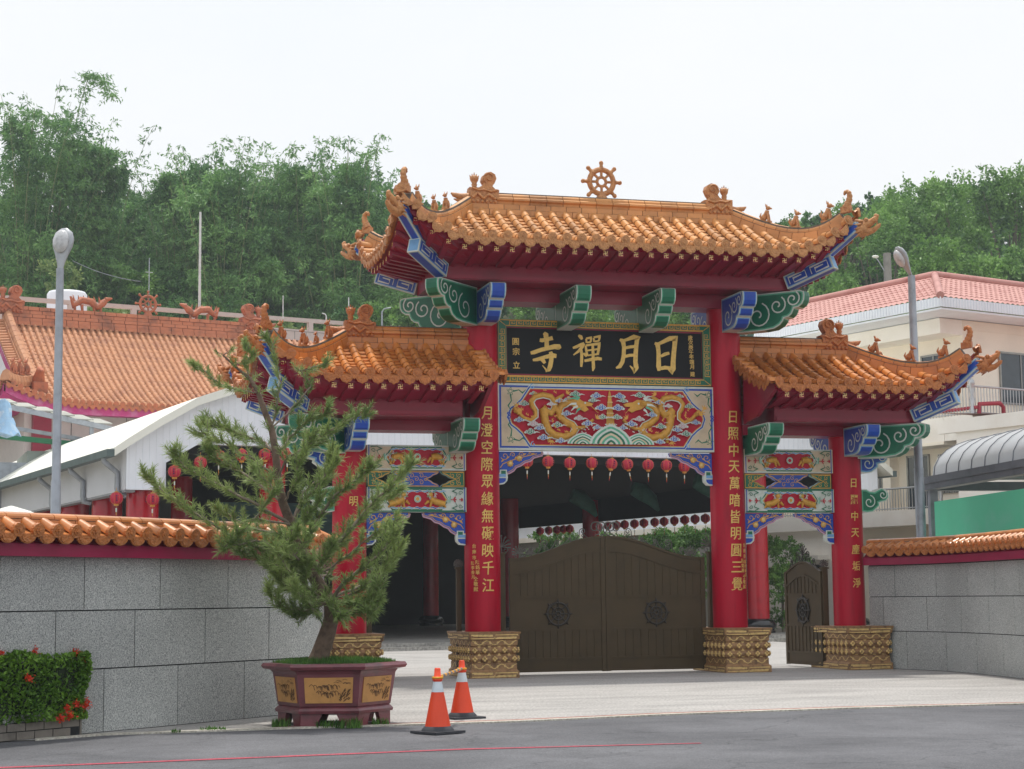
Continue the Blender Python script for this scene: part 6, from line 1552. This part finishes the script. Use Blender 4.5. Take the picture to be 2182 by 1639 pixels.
def window(face, a, b, z0, z1, bars=0, mull=1):
    """face 'l' on the recessed left wall (x = 1), 'r' on the right-hand wall (y = 0)"""
    f = F((1.0, 0, 0), (0, -1, 0), Z3) if face == 'l' else F((0, 0, 0), X3, Z3)
    if face == 'l': a, b = -b, -a
    q = lambda x, y, z: f(x, z, -y)
    mb = MB(alu); w_ = .06
    for A in ((a, b, z0, z0+w_), (a, b, z1-w_, z1), (a, a+w_, z0, z1), (b-w_, b, z0, z1)): mb.box(A[0], A[1], -.06, .02, A[2], A[3], alu, fr=q)
    for k in range(mull): x = lerp(a, b, (k+1)/(mull+1)); mb.box(x-.025, x+.025, -.055, .02, z0+w_, z1-w_, alu, fr=q)
    for k in range(bars): x = lerp(a, b, (k+1)/(bars+1)); mb.box(x-.012, x+.012, -.11, -.08, z0, z1, steel, fr=q)
    if bars:
        for z in (lerp(z0, z1, .06), lerp(z0, z1, .5), lerp(z0, z1, .94)): mb.box(a, b, -.1, -.085, z-.012, z+.012, steel, fr=q)
    o = mb.build('window', wallm); 
    mb = MB(glass); mb.box(a+w_*.5, b-w_*.5, -.03, -.005, z0+w_*.5, z1-w_*.5, glass, fr=q); g_ = mb.build('pane', bld); g_.parent = wallm
    o.parent = bld; g_.parent = o
window('l', .7, 1.8, 8.0, 9.25, 0, 1); window('l', 2.5, 3.5, 8.0, 9.1, 0, 1)
window('l', -.0+.15, 1.2, 4.75, 6.0, 9, 1); window('l', 1.6, 2.6, 4.25, 6.05, 0, 1); window('l', 3.7, 4.7, 4.9, 6.05, 6, 0)
window('r', 2.6, 4.6, 7.6, 9.3, 0, 1); window('l', 6.0, 7.0, .3, 2.6, 0, 1)
def railing(p0, p1, z0, z1, n, post=True):
    p0, p1 = Vector(p0), Vector(p1); mb = MB(steel); L_ = (p1-p0).length; t = (p1-p0)/L_
    mb.tube([p0+Z3*z1, p1+Z3*z1], .035, steel, 6); mb.tube([p0+Z3*(z0+.06), p1+Z3*(z0+.06)], .02, steel, 5)
    for i in range(n+1): q = lerp(p0, p1, i/n); mb.tube([q+Z3*z0, q+Z3*z1], .014, steel, 5, caps=False)
    if post: mb.lathe([(.07, z0), (.075, z0+.2), (.05, z0+.25), (.08, z0+.45), (.05, z0+.6), (.08, z0+.75), (.06, z1), (.1, z1+.06), (.09, z1+.16), (.03, z1+.24)], p0, steel, 10)
    mb.build('railing', bld)
railing((.06, -1.15, 0), (.06, LY, 0), 7.05, 7.92, 90); railing((.06, -1.15, 0), (LX, -1.15, 0), 7.05, 7.92, 90, False); railing((.06, .3, 0), (.06, 8.9, 0), 4.25, 4.95, 70)
mb = MB(rpipe); mb.tube([(.1, 6, 7.25), (.1, -.9, 7.25), (.1, -1.3, 7.25)], .06, rpipe, 7); mb.tube([(.2, -1.28, 7.0), (.2, -1.3, 7.35), (1.1, -1.32, 7.42), (1.25, -1.32, 7.3), (1.25, -1.32, 6.4)], .07, rpipe, 7); mb.build('pipe', bld)
mb = MB(white); mb.box(.1, .4, 2.4, 3.6, 6.1, 6.19, white); mb.build('veranda_lamp', bld)
mb = MB(crm2, darkin); mb.box(-.3, .25, 5.6, 7.4, 2.75, 2.9, crm2); mb.box(.2, .245, 5.9, 7.1, .2, 2.6, darkin); mb.build('porch', bld)
# ================================================================== barrel-vaulted canopy with a green screen, right edge
gs = mat('green_screen_panel', S(104, 226, 182), .5, var=.1, vscale=.7, dirt=S(136, 224, 196)); poly = mat('grey_polycarbonate', S(176, 180, 184), .35, var=.08, vscale=.5, spec=.5); dgut = mat('dark_grey_gutter', S(110, 116, 124), .45)
e0 = cw(9.75, 42.2); e1 = cw(11.6, 29); dv = Vector((e1.x-e0.x, e1.y-e0.y, 0)); an_ = math.atan2(dv.y, dv.x); Lc = dv.length
can = thing('vaulted_canopy', 'grey barrel-vaulted canopy over a bright green screen, right of the gate', 'canopy', e0, an_)
mb = MB(poly); rr = []
for i in range(25):
    x = Lc*i/24; rr.append([Vector((x, 1.75-1.6*math.cos(PI*j/14), 4.25+1.0*math.sin(PI*j/14)**.8)) for j in range(15)])
mb.rings(rr, poly, True, False, False)
for i in range(18): x = .1+i*.75; mb.tube([Vector((x, 1.75-1.61*math.cos(PI*j/14), 4.255+1.01*math.sin(PI*j/14)**.8)) for j in range(15)], .009, dgut, 5, caps=False)
mb.face(rr[0], poly); mb.build('vault', can)
mb = MB(dgut); mb.box(-.25, Lc, -.12, .16, 4.0, 4.28, dgut); mb.box(-.22, Lc, -.16, -.12, 4.14, 4.3, dgut); mb.box(-.25, .05, .16, 3.4, 4.0, 4.2, dgut); mb.build('gutter', can)
mb = MB(gs); mb.box(.3, Lc, .06, .1, 1.2, 3.72, gs); mb.build('green_screen', can)
for x in (.14, Lc*.5): mb = MB(galv); mb.box(x-.09, x+.09, .0, .18, 0, 4.0, galv); mb.build('post', can)
# ================================================================== street lamps, utility pole and wires
lampg = mat('lamp_housing', S(170, 174, 178), .4, metal=.3); lens = mat('lamp_lens', S(196, 198, 200), .15, spec=.6, var=.25, vscale=9)
def street_lamp(p, h, r_, yaw, label, tilt):
    t = thing('street_lamp', label, 'street lamp', (p.x, p.y, 0), yaw, 'grey galvanised street lamps')
    mb = MB(galv); mb.tube([(0, 0, 0), (0, 0, h*.5), (0, 0, h*.502), (0, 0, h)], [r_, r_*.94, r_*.84, r_*.72], galv, 14); mb.build('pole', t)
    mb = MB(lampg); M = Matrix.Rotation(tilt, 3, 'Y')
    pr = [(.05, 0), (.07, .12), (.13, .3), (.185, .44), (.2, .56), (.16, .68), (.06, .76)]
    rr = [[Vector((0, 0, h-.03))+M @ Vector((math.sin(2*PI*j/14)*a*.55*(1 if math.sin(2*PI*j/14) > 0 else .75), math.cos(2*PI*j/14)*a, z)) for j in range(14)] for a, z in pr]
    mb.rings(rr, lampg, True); hd = mb.build('lamp_head', t)
    mb = MB(lens); mb.ball(Vector((0, 0, h-.03))+M @ Vector((-.075, 0, .5)), (.09, .145, .21), lens, 14, 8, M); mb.build('lens', hd)
    return t
p = AD(118, 1100, 30); street_lamp(p, 7.25, .088, -.2617+1.35, 'grey street lamp behind the left granite wall, lens facing the road', R(10))
p = AD(1963, 1140, 40); street_lamp(p, 8.75, .115, -.2617+.35, 'grey street lamp right of the gate, its head leaning left', R(-28))
p = AD(1893, 625, 90); utp = thing('utility_pole', 'concrete utility pole among the trees on the right', 'pole', (p.x, p.y, 0)); mb = MB(greyw); mb.tube([(0, 0, 0), (0, 0, AD(1885, 540, 90).z)], [.26, .2], greyw, 10); mb.build('pole', utp); zt = AD(1885, 540, 90).z
mb = MB(galv); mb.tube([(0, 0, zt-1.2), (-.5, 0, zt-.4), (-.62, 0, zt-.25)], .03, galv, 5); mb.ball((-.65, 0, zt-.2), (.2, .12, .08), tass, 8, 5); mb.build('lamp_arm', utp)
def wire(a, b, sag, label):
    mb = MB(dgut); mb.tube([lerp(a, b, i/12)-Z3*sag*4*(i/12)*(1-i/12) for i in range(13)], .02, dgut, 4, caps=False); setp(mb.build('wire'), label, 'cable')
wire(AD(1500, 640, 88), AD(2300, 585, 84), .5, 'thin overhead cable crossing the trees above the red tiled roof')
wire(AD(155, 556, 110), AD(300, 600, 104), .2, 'thin cable slanting down to the lightning rod on the temple')
# ================================================================== wooded hillside
def hz(u): return 1273.6-.011*(u-1091)
def terr(X, Y):
    t = max(0, min(1, (Y-112)/28)); z = 19*t*t*(3-2*t)+max(0, min(Y, 166)-136)*.5
    return z+1.5*math.sin(X*.07+1)*t+1.0*math.sin(Y*.09+X*.03)*t
hillm = groundmat('forest_floor', S(58, 66, 42), S(84, 88, 58), .95, .15, 6, .4, None, 3)
mb = MB(hillm); gx = [-190+12*i for i in range(34)]; gy = [108+6*i for i in range(32)]
mb.rings([[cw(x, y, terr(x, y)-.1 if y > 108 else -.2) for x in gx] for y in gy], hillm, True, False, False)
setp(mb.build('hillside'), kind='structure')
g = np.random.default_rng(21)
lfA = leafmat('broadleaf_foliage', S(58, 102, 46), S(146, 188, 98), .35, .5, .3)
lfB = leafmat('bamboo_foliage', S(50, 102, 58), S(146, 190, 112), .3, .5, .3)
lfC = leafmat('pale_shrub_foliage', S(84, 116, 66), S(158, 180, 112), .5, .5, .3)
lfD = leafmat('dark_forest_foliage', S(44, 86, 50), S(112, 156, 88), .25, .5, .25)
barkm = mat('tree_bark', S(120, 112, 98), .9, var=.3, vscale=2)
culm = mat('bamboo_culm', S(132, 140, 96), .6, var=.3, vscale=1)
def lq(p, d, L_, W_, g):
    """pointed leaf quads from points p along directions d"""
    n = len(p); e = g.normal(0, 1, (n, 3)); a = np.cross(d, e); a /= (np.linalg.norm(a, axis=1)[:, None]+1e-9)
    l = (L_*g.uniform(.6, 1.3, n))[:, None]; w_ = (W_*g.uniform(.7, 1.2, n))[:, None]
    return np.stack([p, p+d*l*.45+a*w_, p+d*l, p+d*l*.45-a*w_], 1)
def unit(v): return v/(np.linalg.norm(v, axis=1)[:, None]+1e-9)
def broad_cloud(H, Rc, nb, nl, g, leafL=.32, low=.35):
    """crown of leaf clumps: many small clusters spread over uneven lobes"""
    out = []; lobes = []
    for i in range(nb):
        t = g.uniform(0, 1)**.8; a = g.uniform(0, 2*np.pi); rr = Rc*np.sqrt(g.uniform(.05, 1))*(1.05-.55*abs(t-.35)/.65)
        lobes.append((np.array([math.cos(a)*rr, math.sin(a)*rr, H*(low+(.95-low)*t)]), Rc*g.uniform(.22, .42)))
    for c, r_ in lobes:
        k = int(nl/nb); sub = max(6, k//26)
        sd = unit(g.normal(0, 1, (sub, 3))+np.array([0, 0, .35])); sp = c+sd*(r_*g.uniform(.55, 1.15, sub))[:, None]*np.array([1, 1, .75])
        for q in range(sub):
            m = k//sub; d = unit(g.normal(0, 1, (m, 3))*.8+sd[q]*.7+np.array([0, 0, -.15])); out.append(lq(sp[q]+g.normal(0, r_*.12, (m, 3)), d, leafL, leafL*.3, g))
    return np.concatenate(out), lobes
def tree(name, kind, label, u, ytop, d, Rr, lf, nb=22, nl=12000, airy=False, low=.35, group=None, dz=0):
    base = AD(u, 900, d); X = (u-1091)/FPX*d; zb = terr(X, d)+dz; H = 1.6+(hz(u)-ytop)*d/FPX-zb
    t = thing(name, label, kind, (base.x, base.y, zb), g.uniform(0, 6), group)
    Q, lobes = broad_cloud(H, Rr, nb, int(nl*1.5), g, .28 if not airy else .25, low)
    mb = MB(barkm); top = Vector((g.normal(0, .3), g.normal(0, .3), H*.8))
    mb.tube([(0, 0, -.3), (top.x*.3, top.y*.3, H*.3), (top.x*.7, top.y*.7, H*.6), top], [.06*Rr+.06, .05*Rr+.04, .03*Rr+.03, .03], barkm, 7)
    for c, r_ in lobes[:14]: z0 = max(H*.2, c[2]*.6); mb.tube([(top.x*z0/H, top.y*z0/H, z0), (c[0]*.6, c[1]*.6, lerp(z0, c[2], .6)), tuple(c)], [.03*Rr, .02*Rr, .012], barkm, 5)
    mb.build('trunk', t); leafmesh('crown', Q, lf, t)
    return t
def culm_leaves(P, g, out, per=9, L_=.3, spread=.55, start=.3, m=11):
    """feathery leaf sprays drooping along an arching culm"""
    k = len(P)
    for i in range(int(k*start), k):
        for s_ in range(per):
            a = g.uniform(0, 2*np.pi); sd = Vector((math.cos(a), math.sin(a), g.uniform(-.1, .6))).normalized(); ln = spread*g.uniform(.35, 1.4)*(1.1-.45*i/k)
            q0 = np.array(lerp(P[i], P[i-1], g.uniform(0, 1)))
            tt = g.uniform(.1, 1, m)[:, None]; p = q0+np.array(sd)*ln*tt*1.6+np.array([0, 0, -.45])*ln*tt**2+g.normal(0, .06, (m, 3))
            d = unit(np.array(sd)*.5+g.normal(0, .5, (m, 3))+np.array([0, 0, -.6])); out.append(lq(p, d, L_, L_*.14, g))
def bamboo(label, u, ytop, d, Rr, n, lean=(0, 0), lf=None, arch=None):
    X = (u-1091)/FPX*d; base = AD(u, 900, d); zb = terr(X, d); H = 1.6+(hz(u)-ytop)*d/FPX-zb
    Rr *= 1.2; t = thing('bamboo_clump', label, 'bamboo', (base.x, base.y, zb), 0)
    mb = MB(culm); out = []
    rtv = Vector((math.cos(-YAW), math.sin(-YAW), 0)); bkv = Vector((math.sin(YAW), math.cos(YAW), 0))
    for i in range(n):
        a = g.uniform(0, 2*np.pi); r0 = Rr*.3*g.uniform(0, 1); h = H*g.uniform(.6, 1.0); o = rtv*math.cos(a)*r0+bkv*math.sin(a)*r0
        da = a+g.normal(0, .4); dv_ = rtv*(math.cos(da)+lean[0])+bkv*(math.sin(da)*.8+lean[1]); reach = Rr*g.uniform(.3, 1.0)
        P = []
        for j in range(15):
            q = j/14; P.append(o+dv_*reach*q**2.2+Z3*h*1.19*(q-.16*q**4))
        mb.tube(P, [lerp(.05, .012, j/14) for j in range(15)], culm, 5)
        culm_leaves(P, g, out, 5, .34, .8, .5)
    lob = []
    for i in range(64):
        q = g.uniform(0, 1)**.55; a = g.uniform(0, 2*np.pi); rr_ = Rr*(.35+.75*math.sin(PI*min(1, q*.85+.12)))*g.uniform(.25, 1)
        c = rtv*(math.cos(a)*rr_+lean[0]*Rr*q**2)+bkv*math.sin(a)*rr_*.8+Z3*H*(.1+.84*q*(1-.12*rr_/Rr)); r_ = float(Rr*g.uniform(.18, .36))
        m_ = 26; sd = unit(g.normal(0, 1, (m_, 3))+np.array([0, 0, .5])); sp_ = np.array(c)+sd*r_*g.uniform(.5, 1.1, m_)[:, None]*np.array([1, 1, .7])
        for k_ in range(m_):
            m2 = 26; dl = unit(g.normal(0, .55, (m2, 3))+sd[k_]*.5+np.array([0, 0, -.55])); out.append(lq(sp_[k_]+g.normal(0, r_*.11, (m2, 3)), dl, .34, .05, g))
    if arch:   # one long plume above the rest
        for (dx, top_, rch) in arch:
            h = 1.6+(hz(u)-top_)*d/FPX-zb; P = []
            for j in range(22): q = j/21; P.append(rtv*(dx*q**1.7)+bkv*q+Z3*h*(1.12*q-.12*q**5))
            P += [P[-1]+rtv*rch*.12*k+Z3*(-.05*k*k) for k in range(1, 7)]
            mb.tube(P, [lerp(.07, .01, j/27) for j in range(28)], culm, 5); culm_leaves(P, g, out, 13, .32, .8, .4, 9)
    mb.build('culms', t); leafmesh('foliage', np.concatenate(out), lf or lfB, t)
bamboo('tallest bamboo clump at the far left, one long plume arching high against the sky', 55, 130, 119, 4.2, 48, (.1, 0), arch=[(3.6, 128, 2.4)])
bamboo('leafy bamboo clump leaning right beside the tallest one', 168, 205, 122, 3.4, 38, (.15, 0))
bamboo('bamboo clump forming the left shoulder of the big middle grove', 395, 282, 124, 2.9, 34, (-.05, 0))
bamboo('bamboo clump at the top centre-left of the middle grove', 480, 292, 121, 3.8, 36)
bamboo('dark bamboo clump with the tallest top of the middle grove', 620, 274, 124, 4.0, 40)
bamboo('bamboo clump at the right end of the middle grove, bending right', 735, 284, 121, 3.6, 38, (.2, 0))
bamboo('small bamboo between the far-left clump and the middle grove', 270, 385, 128, 2.0, 20)
bamboo('thin bamboo drooping at the right edge of the middle grove', 795, 372, 125, 2.4, 18, (.2, 0))
tree('hillside_tree', 'tree', 'rounded green tree behind the left corner of the main gate roof', 858, 405, 128, 3.4, lfA, 20, 9000)
tree('hillside_tree', 'tree', 'thin tree peeping over the main gate roof left of the ridge dragon', 945, 402, 135, 3.0, lfA, 16, 7000)
for i, (u, y, d, r_, lb, ar) in enumerate([(1660, 462, 130, 3.4, 'thin-leaved tree just right of the main roof tail, first of the right-hand trees', True), (1735, 445, 124, 3.6, 'loose grey-green tree above the right gate roof dragon', True), (1815, 425, 134, 3.8, 'pale thin tree behind the right street lamp head', True), (1890, 405, 122, 4.2, 'tall airy tree right of the utility pole', True), (1970, 392, 130, 4.6, 'rounded tree above the ridge of the cream building', False), (2060, 372, 120, 5.0, 'full-crowned tree near the right edge above the red roof', False), (2165, 345, 126, 5.2, 'tallest tree at the right edge of the picture', False), (1790, 520, 116, 4.0, 'lower leafy tree under the loose grey-green one', False), (2000, 480, 114, 4.6, 'broad light-green tree right behind the red tiled roof', False), (2120, 500, 114, 4.4, 'leafy tree behind the right end of the red tiled roof', False), (1680, 560, 114, 3.6, 'low tree behind the left end of the red tiled roof', False)]):
    tree('hillside_tree', 'tree', lb, u, y, d, r_, lfA, 20 if ar else 26, 7000 if ar else 13000, ar, .3)
for u, y, r_, lb in ((575, 628, 2.4, 'pale green shrub tree behind the temple ridge end'), (640, 632, 2.6, 'pale green shrub tree above the railing left of the white pole'), (700, 645, 2.2, 'pale shrub behind the small white poles'), (500, 650, 2.2, 'pale shrub behind the running roof dragon'), (905, 640, 3.0, 'green shrub tree under the left cloud brackets'), (845, 600, 3.0, 'dull green tree left of the main gate bracket'), (170, 520, 3.2, 'dry yellowish tree behind the left street lamp'), (20, 560, 3.0, 'greyish tree behind the temple ridge at the left edge'), (300, 560, 3.4, 'dark green tree behind the wheel on the temple'), (1150, 610, 3.2, 'tree seen above the left half of the name board'), (1290, 615, 3.2, 'tree seen above the middle of the name board'), (1440, 612, 3.2, 'tree seen above the right half of the name board')):
    tree('hillside_tree', 'tree', lb, u, y, 117+g.uniform(-2, 2) if u > 160 and u != 300 else 121, r_, lfC if 'pale' in lb or 'dry' in lb else lfA, 16, 7000, False, .15)
# the rest of the wood reads as one mass
sky_u = [-400, 0, 150, 225, 262, 320, 360, 600, 770, 805, 860, 960, 1050, 1300, 1550, 1650, 1750, 1850, 1950, 2050, 2182, 2600]
sky_y = [200, 215, 258, 360, 415, 405, 300, 292, 335, 415, 420, 415, 480, 520, 520, 470, 452, 428, 402, 388, 352, 300]
out = []; 
for i in range(300):
    d = 114+50*g.uniform(0, 1)**.8; u = g.uniform(-260, 2420); X = (u-1091)/FPX*d; zb = terr(X, d)
    H = g.uniform(6.5, 11.5); zmax = 1.6+(hz(u)-interp(sky_u, sky_y, u)-12)*d/FPX
    H = min(H, zmax-zb)
    if H < 2.5: continue
    Q, _ = broad_cloud(H, min(3.6, .2+H*.38), 15, 2600, g, .42, .08); b = cw(X, d, zb); out.append(Q+np.array(b))
wood = leafmesh('woodland', np.concatenate(out), lfD); setp(wood, kind='stuff')
# clipped shrubs along the far side of the hall and by the right side bay
for i, (u, v, d, r_, H_, lb) in enumerate([(1370, 1140, 88, 1.0, 3.6, 'round green shrub above the right gate leaf, left one'), (1430, 1128, 87, 1.5, 4.2, 'big round green shrub above the right gate leaf'), (1492, 1120, 84.5, 1.4, 4.4, 'green shrub beside the right tall column behind the gate'), (1160, 1128, 98, 1.5, 4.4, 'dark shrub behind the left gate leaf, left one'), (1205, 1125, 96, 1.5, 4.5, 'dark shrub behind the left gate leaf, right one'), (1300, 1135, 92, 1.4, 4.2, 'shrub behind the middle scrollwork of the gate')]):
    p = AD(u, v, d); zt = p.z; t = thing('garden_shrub', lb, 'shrub', (p.x, p.y, 0), i)
    Q, lo = broad_cloud(zt, r_, 26, 9000, g, .13, .2); mb = MB(barkm); mb.tube([(0, 0, 0), (0, 0, zt*.6)], [.09, .04], barkm, 6); mb.build('trunk', t); leafmesh('crown', Q, lfA, t)
p = AD(1664, 1150, 67.2); t = thing('garden_shrub', 'leafy shrub seen through the right side bay beside the red column', 'shrub', (p.x, p.y, 0), 1)
Q, lo = broad_cloud(p.z, 1.1, 30, 12000, g, .1, .12); mb = MB(barkm); mb.tube([(0, 0, 0), (0, 0, p.z*.6)], [.07, .03], barkm, 6); mb.build('trunk', t); leafmesh('crown', Q, lfA, t)
# ================================================================== the air between
hb = MB(); 
hm = bpy.data.materials.new('haze_air'); hm.use_nodes = True; n = hm.node_tree; n.nodes.clear(); ho = n.nodes.new('ShaderNodeOutputMaterial'); pv = n.nodes.new('ShaderNodeVolumePrincipled')
pv.inputs['Color'].default_value = (.80, .88, .95, 1); pv.inputs['Density'].default_value = .00058; pv.inputs['Anisotropy'].default_value = .25
n.links.new(pv.outputs[0], ho.inputs['Volume'])
hb.mats = [hm]; hb.box(-260, 300, -80, 330, -3, 75, 0); hzb = hb.build('haze'); setp(hzb, kind='stuff')
